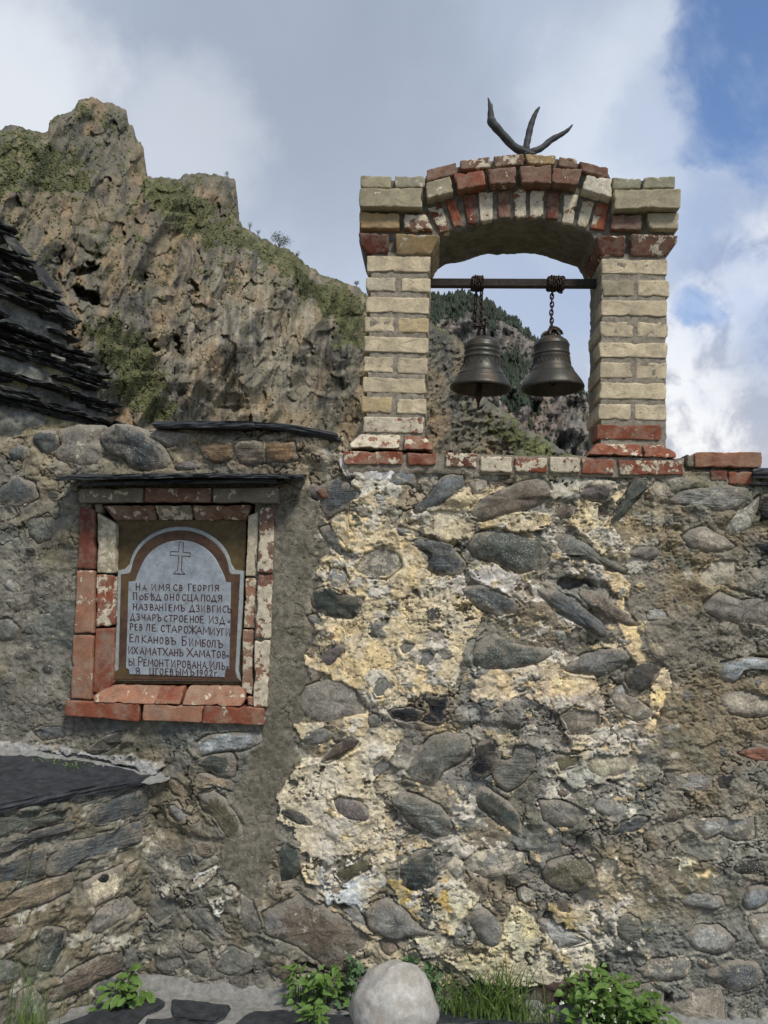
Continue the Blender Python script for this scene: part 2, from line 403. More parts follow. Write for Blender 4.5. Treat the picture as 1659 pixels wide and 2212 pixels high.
M_GROUND = mat_simple('dry_soil', (0.12, 0.11, 0.06), 3, 0.6, 1.4, 0.95, 0.02)
M_TWIG = mat_simple('dry_twig', (0.10, 0.08, 0.05), 60, 0.6, 1.4, 0.9, 0.001)

def mat_bronze():
    m = MB('dark_bronze'); n1 = m.noise(22, 6, 0.65, stretch=(1, 1, 0.35)); n2 = m.noise(140, 3)
    c = m.mix(m.ramp(n1, 0.46, 0.72), (0.050, 0.048, 0.043), (0.085, 0.062, 0.042))
    c = m.mix(m.ramp(m.noise(30, 6, 0.7), 0.55, 0.7, 0, 0.7), c, (0.045, 0.07, 0.055))
    c = m.gain(c, m.ramp(n2, 0.3, 0.7, 0.8, 1.2))
    return m.done(c, m.ramp(n1, 0.3, 0.7, 0.36, 0.58), m.bump(n2, 0.4, 0.0008), 0.35)
M_BRONZE = mat_bronze()
# ================================================================== ground and path
GZ = 0.0
gv = [(-400, -400, -0.05), (400, -400, -0.05), (400, 400, -0.05), (-400, 400, -0.05)]
tag(new_obj('ground', gv, [(0, 1, 2, 3)], M_GROUND, smooth=False), kind='structure')

# ================================================================== main wall
CK = dict(slate=(.075, .085, .088), dgreen=(.045, .056, .048), green=(.085, .10, .08), blue=(.105, .120, .122), bluel=(.24, .27, .28), grey=(.19, .185, .165),
          greyg=(.15, .155, .13), brown=(.16, .122, .085), dbrown=(.075, .055, .038), purple=(.13, .105, .10), beige=(.33, .28, .20), pale=(.38, .37, .30),
          black=(.018, .020, .026), olive=(.10, .09, .045), tan=(.28, .21, .12), ochre=(.26, .15, .06), rust=(.24, .09, .045), dark=(.055, .055, .048),
          light=(.30, .30, .27), cream=(.50, .42, .26), lemon=(.46, .42, .26), orange=(.33, .18, .06), maroon=(.085, .05, .04), mortar=(.22, .20, .165))
# outline of each stone that shows in the wall: crop, points, colour, how far proud (m), lime left on it, kind
STONES = [
 ('A', [(260,265),(340,205),(450,185),(510,230),(570,290),(555,340),(450,400),(350,460),(310,400)], 'slate', .030, .35, 'layer'),
 ('A', [(275,270),(335,245),(370,320),(310,335)], 'rust', .036, .2, 'plain'),
 ('A', [(750,215),(800,145),(860,122),(915,130),(945,175),(930,245),(880,225),(800,240)], 'bluel', .040, .55, 'plain'),
 ('A', [(1005,205),(1040,165),(1075,140),(1085,190),(1040,240)], 'pale', .018, .3, 'plain'),
 ('A', [(920,375),(1010,320),(1060,235),(1120,170),(1190,150),(1250,175),(1252,240),(1190,315),(1090,370),(1010,400),(970,428),(925,420)], 'blue', .050, .1, 'plain'),
 ('A', [(1260,220),(1330,195),(1395,200),(1415,275),(1330,310),(1290,260)], 'beige', .022, .4, 'plain'),
 ('A', [(1410,215),(1500,190),(1590,180),(1600,215),(1500,245),(1430,265)], 'brown', .022, .1, 'layer'),
 ('A', [(1290,415),(1350,325),(1480,262),(1640,208),(1762,180),(1827,220),(1835,300),(1760,365),(1672,395),(1500,440),(1380,475),(1300,455)], 'brown', .050, .3, 'plain'),
 ('A', [(295,515),(360,498),(410,560),(450,650),(555,718),(520,742),(420,700),(330,600)], 'greyg', .022, .3, 'plain'),
 ('A', [(830,560),(890,600),(960,580),(1080,600),(1180,645),(1268,755),(1215,828),(1100,830),(1015,790),(1030,700),(950,645),(850,610)], 'slate', .030, .15, 'vein'),
 ('A', [(1280,640),(1330,555),(1420,525),(1520,535),(1640,565),(1770,600),(1842,690),(1820,760),(1740,820),(1620,828),(1440,745),(1320,705)], 'green', .052, .2, 'speck'),
 ('A', [(238,970),(290,918),(370,905),(480,950),(590,985),(570,1060),(520,1120),(440,1125),(340,1100),(260,1040)], 'dgreen', .040, .08, 'plain'),
 ('A', [(220,1110),(270,1090),(345,1150),(335,1190),(260,1160)], 'grey', .020, .2, 'plain'),
 ('A', [(350,860),(380,795),(470,800),(500,860),(450,925),(370,910)], 'bluel', .012, .6, 'plain'),
 ('A', [(300,1380),(370,1300),(460,1280),(455,1350),(370,1435),(310,1420)], 'purple', .025, .1, 'plain'),
 ('A', [(200,1350),(240,1290),(320,1290),(300,1345),(250,1385)], 'tan', .018, .3, 'plain'),
 ('A', [(1230,930),(1300,890),(1400,900),(1500,945),(1600,985),(1652,1035),(1600,1100),(1490,1118),(1380,1060),(1290,1010)], 'slate', .030, .45, 'speck'),
 ('A', [(1305,1370),(1340,1280),(1440,1210),(1560,1270),(1700,1300),(1790,1310),(1838,1350),(1780,1400),(1650,1440),(1500,1462),(1370,1455),(1320,1420)], 'green', .045, .2, 'speck'),
 ('A', [(820,1310),(850,1275),(930,1265),(950,1290),(900,1350),(850,1362)], 'greyg', .006, .3, 'plain'),
 ('A', [(950,1430),(970,1340),(1030,1312),(1070,1350),(1060,1400),(1000,1445)], 'grey', .008, .2, 'plain'),
 ('A', [(640,1600),(690,1510),(740,1500),(780,1560),(735,1635),(670,1650)], 'greyg', .014, .1, 'plain'),
 ('A', [(1310,1495),(1350,1490),(1358,1535),(1315,1542)], 'greyg', .012, .1, 'plain'),
 ('A', [(540,790),(600,700),(720,640),(820,680),(840,780),(740,860),(620,850)], 'mortar', .016, .7, 'plain'),
 ('A', [(800,520),(860,520),(960,560),(900,590),(820,560)], 'grey', .016, .2, 'plain'),
 ('B', [(395,305),(450,258),(540,222),(620,228),(636,270),(590,330),(510,342),(430,325)], 'purple', .035, .2, 'plain'),
 ('B', [(235,440),(280,360),(370,320),(402,365),(390,430),(290,460)], 'brown', .028, .45, 'plain'),
 ('B', [(590,512),(630,420),(690,340),(735,240),(785,182),(862,185),(855,255),(795,310),(745,385),(690,460),(630,508)], 'green', .032, .15, 'plain'),
 ('B', [(860,250),(900,198),(990,215),(1002,270),(940,342),(890,345)], 'cream', .020, .7, 'plain'),
 ('B', [(235,585),(265,548),(350,560),(450,612),(540,690),(640,745),(742,800),(722,832),(620,790),(500,758),(380,700),(290,700),(248,640)], 'greyg', .048, .12, 'speck'),
 ('B', [(195,792),(240,750),(320,735),(302,790),(240,832)], 'beige', .022, .4, 'plain'),
 ('B', [(368,812),(380,765),(470,828),(450,852)], 'beige', .020, .4, 'plain'),
 ('B', [(115,920),(180,915),(260,935),(370,990),(480,1080),(560,1150),(598,1210),(562,1242),(470,1190),(370,1140),(240,1060),(150,985)], 'blue', .052, .12, 'plain'),
 ('B', [(400,950),(470,928),(560,960),(640,1030),(730,1085),(787,1160),(700,1162),(600,1120),(500,1060),(430,1010)], 'brown', .048, .25, 'speck'),
 ('B', [(308,1462),(350,1400),(440,1350),(560,1322),(680,1318),(745,1350),(742,1390),(680,1440),(600,1480),(520,1502),(400,1482)], 'grey', .048, .2, 'speck'),
 ('B', [(698,1482),(750,1430),(820,1415),(885,1405),(948,1440),(935,1500),(880,1560),(800,1602),(722,1575)], 'dark', .045, .05, 'plain'),
 ('B', [(230,1200),(300,1188),(340,1240),(305,1272),(250,1250)], 'pale', .024, .3, 'plain'),
 ('B', [(655,1240),(742,1268),(725,1292),(668,1285)], 'light', .022, .1, 'plain'),
 ('B', [(985,330),(1050,285),(1220,250),(1400,235),(1520,260),(1505,330),(1440,392),(1330,418),(1240,392),(1120,370),(1020,362)], 'light', .050, .5, 'layer'),
 ('B', [(1078,582),(1130,530),(1230,505),(1330,560),(1445,640),(1380,672),(1250,682),(1130,652)], 'beige', .050, .3, 'plain'),
 ('B', [(1350,500),(1400,430),(1500,380),(1600,300),(1592,400),(1545,520),(1430,582),(1370,560)], 'pale', .030, .5, 'plain'),
 ('B', [(1200,802),(1300,732),(1440,740),(1452,800),(1380,880),(1280,912),(1210,882)], 'lemon', .010, .8, 'plain'),
 ('B', [(1205,1060),(1240,990),(1320,940),(1460,985),(1600,970),(1760,960),(1770,1100),(1670,1182),(1500,1160),(1330,1122)], 'mortar', .045, .3, 'plain'),
 ('B', [(1308,1480),(1335,1415),(1440,1375),(1560,1368),(1670,1390),(1680,1460),(1560,1450),(1475,1462),(1430,1540),(1350,1532)], 'bluel', .045, .3, 'speck'),
 ('B', [(850,1042),(970,1060),(1010,1120),(862,1132)], 'light', .008, .3, 'plain'),
 ('B', [(715,692),(780,650),(900,640),(932,690),(850,732),(760,715)], 'mortar', .035, .1, 'plain'),
 ('B', [(640,1580),(700,1550),(760,1620),(720,1659),(620,1650)], 'light', .014, .4, 'plain'),
 ('B', [(850,300),(860,290),(870,320),(845,325)], 'rust', .01, .1, 'plain'),
 ('C', [(165,150),(205,75),(320,35),(450,30),(540,90),(602,190),(590,262),(480,292),(330,312),(230,292),(172,225)], 'mortar', .032, .35, 'plain'),
 ('C', [(750,245),(800,215),(900,210),(1000,240),(965,290),(860,296),(785,272)], 'black', .026, .15, 'layer'),
 ('C', [(995,120),(1080,130),(1152,135),(1172,180),(1130,240),(1152,285),(1100,322),(960,302),(1030,270),(1040,200),(990,160)], 'black', .030, .15, 'layer'),
 ('C', [(298,578),(340,520),(420,450),(520,393),(572,420),(560,462),(480,512),(380,560)], 'dbrown', .030, .1, 'plain'),
 ('C', [(175,432),(260,360),(340,350),(382,390),(330,452),(240,472)], 'grey', .024, .2, 'plain'),
 ('C', [(368,392),(430,360),(492,390),(450,432),(398,440)], 'beige', .020, .5, 'plain'),
 ('C', [(608,290),(650,250),(712,270),(702,332),(640,342)], 'greyg', .020, .2, 'plain'),
 ('C', [(840,640),(900,560),(950,500),(1040,400),(1160,370),(1290,400),(1312,480),(1240,580),(1120,640),(1050,742),(940,712),(860,672)], 'greyg', .040, .35, 'plain'),
 ('C', [(1330,470),(1400,420),(1470,410),(1502,520),(1490,592),(1400,672),(1340,682),(1285,625),(1345,560)], 'black', .032, .25, 'layer'),
 ('C', [(757,820),(830,772),(950,800),(1090,870),(1175,945),(1198,1010),(1140,1072),(1030,1062),(930,1005),(835,900)], 'greyg', .052, .25, 'vein'),
 ('C', [(1328,765),(1400,748),(1530,830),(1600,900),(1645,1000),(1652,1085),(1560,1042),(1450,960),(1350,872)], 'dgreen', .042, .25, 'plain'),
 ('C', [(375,810),(430,798),(560,828),(620,880),(637,950),(590,972),(480,952),(410,912)], 'purple', .032, .25, 'speck'),
 ('C', [(18,890),(90,878),(190,910),(272,990),(200,1007),(110,962)], 'dark', .028, .3, 'plain'),
 ('C', [(22,1230),(60,1120),(130,1113),(182,1180),(187,1280),(120,1352),(40,1365)], 'dgreen', .034, .1, 'plain'),
 ('C', [(385,1320),(450,1260),(590,1208),(637,1240),(620,1292),(540,1322),(470,1388),(420,1370)], 'olive', .018, .15, 'plain'),
 ('C', [(828,1270),(900,1180),(980,1143),(1060,1165),(1082,1260),(1087,1380),(1040,1417),(910,1427),(838,1380)], 'dgreen', .045, .1, 'vein'),
 ('C', [(1142,1250),(1200,1198),(1250,1240),(1262,1320),(1210,1372),(1150,1312)], 'pale', .032, .7, 'plain'),
 ('C', [(1250,1240),(1340,1170),(1500,1148),(1659,1168),(1685,1230),(1560,1322),(1380,1347),(1280,1302)], 'light', .045, .75, 'plain'),
 ('C', [(1612,1440),(1650,1403),(1722,1440),(1727,1492),(1670,1527),(1618,1500)], 'pale', .034, .5, 'plain'),
 ('C', [(640,600),(720,520),(780,600),(700,660),(650,680)], 'grey', .012, .2, 'plain'),
 ('C', [(700,1200),(760,1205),(770,1235),(730,1240)], 'pale', .014, .5, 'plain'),
 ('C', [(1440,640),(1480,560),(1560,560),(1600,470),(1680,460),(1740,500),(1735,620),(1640,720),(1540,775),(1470,730)], 'greyg', .036, .3, 'layer'),
 ('D', [(605,150),(640,118),(700,113),(800,160),(880,228),(882,282),(790,312),(720,282),(645,220)], 'beige', .035, .4, 'plain'),
 ('D', [(430,560),(560,515),(780,522),(745,640),(650,680),(560,702),(450,642)], 'lemon', .014, .45, 'plain'),
 ('D', [(230,540),(330,530),(440,530),(400,600),(262,652)], 'olive', .010, .35, 'plain'),
 ('D', [(140,832),(250,823),(380,858),(452,900),(432,982),(340,1012),(240,1002),(160,950)], 'grey', .040, .35, 'speck'),
 ('D', [(608,1025),(680,960),(765,922),(862,935),(820,992),(720,1032),(640,1047)], 'slate', .028, .25, 'layer'),
 ('D', [(153,1310),(200,1240),(330,1198),(452,1210),(522,1280),(502,1372),(400,1442),(290,1442),(198,1390)], 'olive', .048, .3, 'speck'),
 ('D', [(470,1040),(512,1018),(562,1110),(542,1157),(482,1110)], 'pale', .022, .6, 'plain'),
 ('D', [(1098,920),(1200,940),(1380,925),(1560,918),(1572,1080),(1440,1092),(1330,1042),(1230,1082),(1112,982)], 'light', .030, .6, 'plain'),
 ('D', [(960,640),(1180,640),(1290,655),(1290,750),(1200,762),(1002,750)], 'light', .012, .6, 'layer'),
 ('D', [(1285,675),(1400,655),(1412,690),(1385,742),(1298,752)], 'black', .016, .1, 'plain'),
 ('D', [(1448,515),(1530,480),(1659,478),(1700,520),(1680,575),(1540,552)], 'rust', .026, .05, 'layer'),
 ('D', [(1385,1272),(1470,1215),(1580,1198),(1690,1210),(1690,1310),(1560,1322),(1430,1302)], 'dark', .028, .35, 'speck'),
 ('D', [(1500,1450),(1530,1400),(1610,1376),(1690,1400),(1680,1480),(1600,1542),(1510,1552),(1480,1510)], 'bluel', .045, .4, 'plain'),
 ('D', [(1038,1470),(1120,1420),(1240,1413),(1340,1450),(1362,1510),(1290,1535),(1150,1532),(1060,1510)], 'light', .045, .3, 'speck'),
 ('D', [(1320,150),(1420,100),(1560,110),(1659,160),(1660,260),(1500,280),(1380,240)], 'beige', .030, .2, 'plain'),
 ('D', [(270,270),(370,200),(520,240),(555,330),(470,400),(330,385)], 'beige', .024, .55, 'plain'),
 ('D', [(550,255),(640,255),(638,282),(560,280)], 'pale', .012, .5, 'plain'),
 ('K', [(75,250),(180,175),(330,100),(420,150),(560,220),(760,345),(803,400),(772,480),(640,545),(615,600),(520,640),(430,560),(330,470),(100,392)], 'brown', .035, .45, 'plain'),
 ('K', [(768,250),(830,175),(940,153),(1060,248),(1140,340),(1240,390),(1060,410),(960,432),(825,372)], 'grey', .045, .25, 'plain'),
 ('K', [(1450,300),(1480,235),(1545,213),(1620,270),(1680,350),(1662,460),(1590,482),(1505,425)], 'grey', .042, .2, 'plain'),
 ('K', [(198,742),(280,660),(440,638),(512,690),(430,742),(300,792)], 'pale', .045, .4, 'plain'),
 ('K', [(620,230),(700,200),(770,300),(760,330),(670,290)], 'grey', .016, .3, 'plain'),
 ('K', [(860,430),(930,430),(980,490),(930,530),(870,500)], 'brown', .016, .1, 'plain'),
 ('K', [(1050,510),(1110,490),(1140,540),(1120,590),(1070,570)], 'dark', .022, .2, 'plain'),
 ('K', [(810,600),(880,590),(900,640),(830,660)], 'dark', .020, .1, 'plain'),
 ('L', [(240,90),(280,65),(342,110),(335,160),(280,165),(245,130)], 'pale', .030, .5, 'plain'),
 ('L', [(455,172),(500,140),(545,180),(552,222),(490,216),(452,196)], 'dbrown', .010, .0, 'plain'),  # a dark hole: its shade is given as a dark brown piece
 ('L', [(788,240),(870,213),(932,250),(942,330),(880,402),(818,350)], 'greyg', .030, .35, 'layer'),
 ('L', [(1180,300),(1250,270),(1370,273),(1472,350),(1420,422),(1340,442),(1240,412),(1190,360)], 'light', .048, .45, 'plain'),
 ('L', [(903,535),(990,475),(1100,453),(1215,453),(1232,500),(1200,572),(1080,597),(960,582)], 'grey', .050, .6, 'plain'),
 ('L', [(1293,552),(1370,490),(1480,453),(1580,480),(1637,560),(1600,632),(1500,652),(1380,622)], 'blue', .058, .45, 'speck'),
 ('L', [(1088,725),(1220,640),(1310,620),(1382,610),(1420,740),(1432,870),(1125,870)], 'beige', .050, .35, 'plain'),
 ('L', [(880,645),(1000,600),(1062,640),(1062,740),(1000,780),(900,750)], 'greyg', .040, .5, 'plain'),
 ('L', [(1430,760),(1500,770),(1512,850),(1440,850)], 'light', .035, .4, 'plain'),
 ('L', [(358,260),(440,248),(520,300),(600,330),(657,380),(560,402),(470,432),(405,345)], 'light', .028, .35, 'plain'),
 ('L', [(340,642),(440,600),(560,568),(622,600),(560,690),(500,760),(370,765)], 'maroon', .032, .1, 'plain'),
 ('L', [(1540,230),(1659,208),(1720,260),(1720,470),(1659,455),(1600,402),(1548,320)], 'pale', .040, .5, 'plain'),
 ('L', [(1600,760),(1659,750),(1700,844),(1610,844)], 'pale', .030, .4, 'plain'),
 ('L', [(1640,600),(1700,590),(1700,690),(1642,680)], 'pale', .030, .4, 'plain'),
 ('E', [(515,305),(560,258),(680,200),(762,185),(725,260),(660,312),(580,332)], 'dark', .035, .2, 'layer'),
 ('E', [(1160,275),(1250,210),(1400,188),(1572,190),(1587,250),(1520,292),(1420,302),(1300,312),(1225,335)], 'bluel', .045, .3, 'vein'),
 ('E', [(1155,370),(1240,330),(1400,308),(1432,360),(1422,462),(1330,460),(1255,412)], 'dgreen', .038, .35, 'layer'),
 ('E', [(1180,430),(1290,440),(1422,480),(1410,550),(1300,512),(1190,510)], 'tan', .022, .4, 'plain'),
 ('E', [(1200,560),(1300,528),(1382,610),(1442,700),(1477,810),(1430,862),(1365,830),(1295,730),(1215,640)], 'olive', .035, .4, 'plain'),
 ('E', [(1010,620),(1070,608),(1142,700),(1120,737),(1060,722),(1025,680)], 'grey', .024, .3, 'plain'),
 ('E', [(1000,470),(1090,480),(1160,560),(1120,600),(1040,560)], 'tan', .020, .3, 'plain'),
 ('E', [(1090,1260),(1200,1238),(1310,1300),(1400,1440),(1310,1452),(1170,1362)], 'greyg', .030, .3, 'plain'),
 ('E', [(1140,1120),(1200,1052),(1305,1000),(1300,1060),(1230,1120),(1160,1150)], 'pale', .016, .8, 'plain'),
 ('E', [(940,1540),(1100,1540),(1130,1600),(1000,1660),(930,1620)], 'greyg', .026, .3, 'plain'),
 ('E', [(1130,1560),(1250,1510),(1285,1620),(1260,1690),(1150,1650)], 'greyg', .026, .2, 'plain'),
 ('E', [(1290,1560),(1400,1480),(1520,1540),(1520,1640),(1410,1660),(1300,1640)], 'greyg', .022, .2, 'plain'),
 ('E', [(1150,1720),(1200,1690),(1390,1660),(1400,1760),(1280,1790),(1160,1770)], 'mortar', .022, .2, 'plain'),
 ('E', [(860,1200),(980,1160),(1090,1250),(1010,1330),(950,1370),(880,1290)], 'greyg', .024, .2, 'plain'),
 ('E', [(1060,950),(1150,930),(1180,1000),(1150,1060),(1080,1040)], 'blue', .016, .4, 'plain'),
 ('E', [(1345,1130),(1400,1110),(1432,1140),(1400,1185),(1355,1170)], 'pale', .022, .7, 'plain'),
 ('E', [(1445,1190),(1540,1185),(1575,1280),(1600,1400),(1480,1400),(1440,1290)], 'mortar', .020, .2, 'plain'),
 ('E', [(1580,1280),(1660,1250),(1720,1290),(1720,1420),(1640,1440),(1590,1380)], 'grey', .026, .2, 'plain'),
 ('E', [(190,180),(290,140),(400,180),(380,230),(250,240)], 'blue', .022, .3, 'layer'),
 ('F', [(508,200),(540,152),(600,130),(660,124),(740,150),(822,210),(883,312),(862,350),(760,362),(690,355),(640,300),(560,270)], 'slate', .075, .42, 'speck'),
 ('F', [(153,190),(180,158),(235,148),(292,165),(300,225),(240,285),(180,235)], 'slate', .050, .25, 'plain'),
 ('F', [(290,160),(400,124),(525,130),(505,205),(540,260),(500,330),(400,350),(300,310),(262,270),(306,225)], 'mortar', .045, .45, 'plain'),
 ('F', [(38,262),(90,225),(142,240),(132,300),(60,317)], 'blue', .030, .25, 'plain'),
 ('F', [(-20,450),(80,388),(182,420),(202,500),(110,552),(-10,542)], 'blue', .042, .4, 'plain'),
 ('F', [(1008,235),(1060,222),(1100,210),(1150,222),(1190,232),(1194,300),(1150,318),(1090,328),(1040,300)], 'ochre', .040, .05, 'layer'),
 ('F', [(1196,236),(1230,216),(1300,210),(1352,226),(1348,315),(1300,338),(1230,332),(1198,302)], 'brown', .044, .1, 'layer'),
 ('F', [(1356,232),(1400,212),(1450,222),(1510,218),(1520,300),(1470,322),(1400,318),(1356,326)], 'ochre', .040, .05, 'layer'),
 ('F', [(890,330),(960,300),(1010,330),(1000,355),(900,355)], 'purple', .024, .2, 'plain'),
 ('F', [(700,180),(830,160),(980,170),(980,210),(860,235),(800,205)], 'mortar', .020, .2, 'plain'),
 ('F', [(140,620),(230,590),(280,700),(200,730),(150,690)], 'greyg', .022, .2, 'plain'),
 ('F', [(-20,1130),(60,1110),(110,1180),(60,1230),(-20,1220)], 'greyg', .030, .2, 'plain'),
 ('F', [(1560,450),(1620,430),(1659,470),(1659,520),(1600,500)], 'purple', .02, .2, 'plain'),
]
# flat areas of paint and plaster: crop, outline, colour
PATCH = [
 ('X', [(560,1060),(690,1050),(745,1130),(735,1200),(690,1320),(665,1440),(655,1560),(620,1700),(605,1800),(560,1940),(470,1890),(500,1730),(545,1620),(575,1540)], (.175,.160,.125), 'smooth'),
 ('X', [(715,1125),(770,1105),(850,1150),(900,1190),(960,1245),(1000,1240),(1015,1290),(1040,1330),(1010,1400),(985,1480),(900,1530),(820,1525),(780,1490),(720,1470),(655,1440),(655,1410),(720,1370),(700,1340),(770,1310),(770,1270),(690,1250),(690,1225),(730,1200)], (.55,.44,.255), 'plaster'),
 ('X', [(760,1040),(800,1010),(850,1015),(870,1060),(850,1100),(820,1110),(780,1100)], (.50,.45,.34), 'plaster'),
 ('X', [(690,1090),(740,1060),(790,1040),(770,1080),(720,1105)], (.50,.47,.40), 'plaster'),
 ('X', [(730,985),(905,985),(905,1020),(820,1040),(740,1025)], (.56,.52,.46), 'plaster'),
 ('X', [(880,1105),(960,1100),(1090,1105),(1190,1105),(1195,1150),(1110,1150),(1030,1140),(1000,1190),(950,1170),(880,1130)], (.52,.42,.25), 'plaster'),
 ('X', [(1240,1080),(1300,1090),(1350,1050),(1340,1090),(1310,1145),(1335,1175),(1310,1215),(1270,1170),(1230,1140)], (.56,.47,.28), 'plaster'),
 ('X', [(1290,1225),(1340,1232),(1365,1265),(1352,1310),(1385,1390),(1440,1450),(1450,1478),(1420,1560),(1395,1615),(1378,1600),(1405,1530),(1408,1480),(1360,1400),(1320,1330),(1330,1290)], (.60,.45,.24), 'plaster'),
 ('X', [(1000,1225),(1060,1220),(1180,1270),(1195,1300),(1120,1300),(1040,1265)], (.60,.54,.44), 'plaster'),
 ('X', [(1040,1455),(1120,1400),(1210,1430),(1285,1460),(1295,1520),(1200,1530),(1130,1500),(1060,1540),(1015,1500)], (.56,.44,.27), 'plaster'),
 ('X', [(1190,1510),(1300,1500),(1330,1560),(1290,1630),(1230,1600)], (.40,.33,.24), 'plaster'),
 ('X', [(650,1640),(740,1600),(830,1565),(870,1585),(840,1640),(800,1700),(850,1780),(855,1850),(800,1880),(790,1960),(720,1950),(660,1900),(640,1820),(600,1765),(600,1720)], (.55,.46,.29), 'plaster'),
 ('X', [(640,1560),(700,1555),(690,1600),(650,1595)], (.55,.45,.26), 'plaster'),
 ('X', [(735,1545),(795,1545),(790,1585),(745,1585)], (.55,.43,.24), 'plaster'),
 ('X', [(690,1850),(790,1860),(840,1900),(780,1965),(710,1955)], (.50,.50,.44), 'plaster'),
 ('X', [(850,1930),(1000,1900),(1040,1935),(980,2000),(960,2060),(1040,2060),(1080,1990),(1110,1950),(1170,2010),(1270,2010),(1290,2100),(1240,2135),(1170,2135),(1050,2125),(950,2070),(870,2080),(900,1990)], (.50,.45,.28), 'plaster'),
 ('X', [(830,1900),(960,1890),(980,1960),(900,1990)], (.40,.29,.11), 'plaster'),
 ('X', [(1180,1950),(1275,1960),(1280,2010),(1200,2000)], (.34,.26,.11), 'plaster'),
 ('D', [(535,1240),(600,1180),(660,1210),(640,1350),(580,1300)], (.55,.47,.32), 'plaster'),
 ('D', [(980,1160),(1060,1150),(1130,1190),(1190,1230),(1090,1260),(1040,1300),(1050,1220)], (.52,.48,.33), 'plaster'),
 ('D', [(1140,1290),(1240,1280),(1310,1290),(1290,1320),(1170,1340)], (.55,.47,.28), 'plaster'),
 ('D', [(340,480),(400,390),(540,430),(530,500),(430,510)], (.55,.44,.27), 'plaster'),
 ('E', [(1150,1110),(1200,1050),(1320,1000),(1270,1090),(1200,1130)], (.50,.48,.40), 'plaster'),
 ('E', [(1250,1180),(1350,1200),(1360,1300),(1300,1290)], (.46,.45,.38), 'plaster'),
 ('E', [(-10,245),(300,268),(620,336),(980,370),(990,400),(900,450),(560,340),(0,290)], (.29,.275,.235), 'plaster'),
 ('F', [(370,240),(430,265),(410,300),(380,270)], (.60,.50,.28), 'plaster'),
 ('F', [(95,470),(145,460),(155,520),(110,540)], (.40,.30,.18), 'plaster'),
 ('X', [(1180,1650),(1290,1620),(1390,1610),(1370,1680),(1230,1700)], (.38,.36,.27), 'plaster'),
 ('X', [(1090,1010),(1240,1020),(1330,1035),(1320,1060),(1200,1070),(1110,1050)], (.45,.40,.29), 'plaster'),
]
HOLES = [('B', [(270,860),(330,820),(400,850),(480,880),(520,930),(460,925),(400,950),(360,960),(300,920)], .07),
         ('L', [(680,520),(740,505),(775,560),(700,600)], .05), ('B', [(1020,520),(1080,500),(1090,560),(1040,570)], .02),
         ('B', [(1270,900),(1400,930),(1530,975),(1560,945),(1480,930),(1350,905)], .025), ('A', [(1120,600),(1200,610),(1230,650),(1150,640)], .03),
         ('K', [(300,560),(380,570),(500,640),(540,680),(470,640),(360,600)], .06), ('K', [(560,150),(700,250),(820,340),(840,370),(760,340),(640,270),(540,200)], .03),
         ('E', [(480,1000),(497,1010),(485,1055),(470,1040)], .02), ('L', [(1050,660),(1110,650),(1105,740),(1050,770)], .05), ('K', [(620,640),(760,640),(800,700),(640,700)], .04)]
NICHE = ('F', [(470,520),(1300,520),(1300,1565),(455,1520)])

def warp(a, z, amp):
    return (fbm(a * 9, z * 9, 5, 31, 0.62) * amp * 1.0 + fbm(a * 48, z * 48, 3, 37) * amp * 0.35,
            fbm(a * 9 + 40, z * 9, 5, 33, 0.62) * amp * 1.0 + fbm(a * 48, z * 48 + 9, 3, 39) * amp * 0.35)
def bb(U, V, poly, pad):
    P = np.asarray(poly); return np.nonzero((U > P[:, 0].min() - pad) & (U < P[:, 0].max() + pad) & (V > P[:, 1].min() - pad) & (V < P[:, 1].max() + pad))[0]

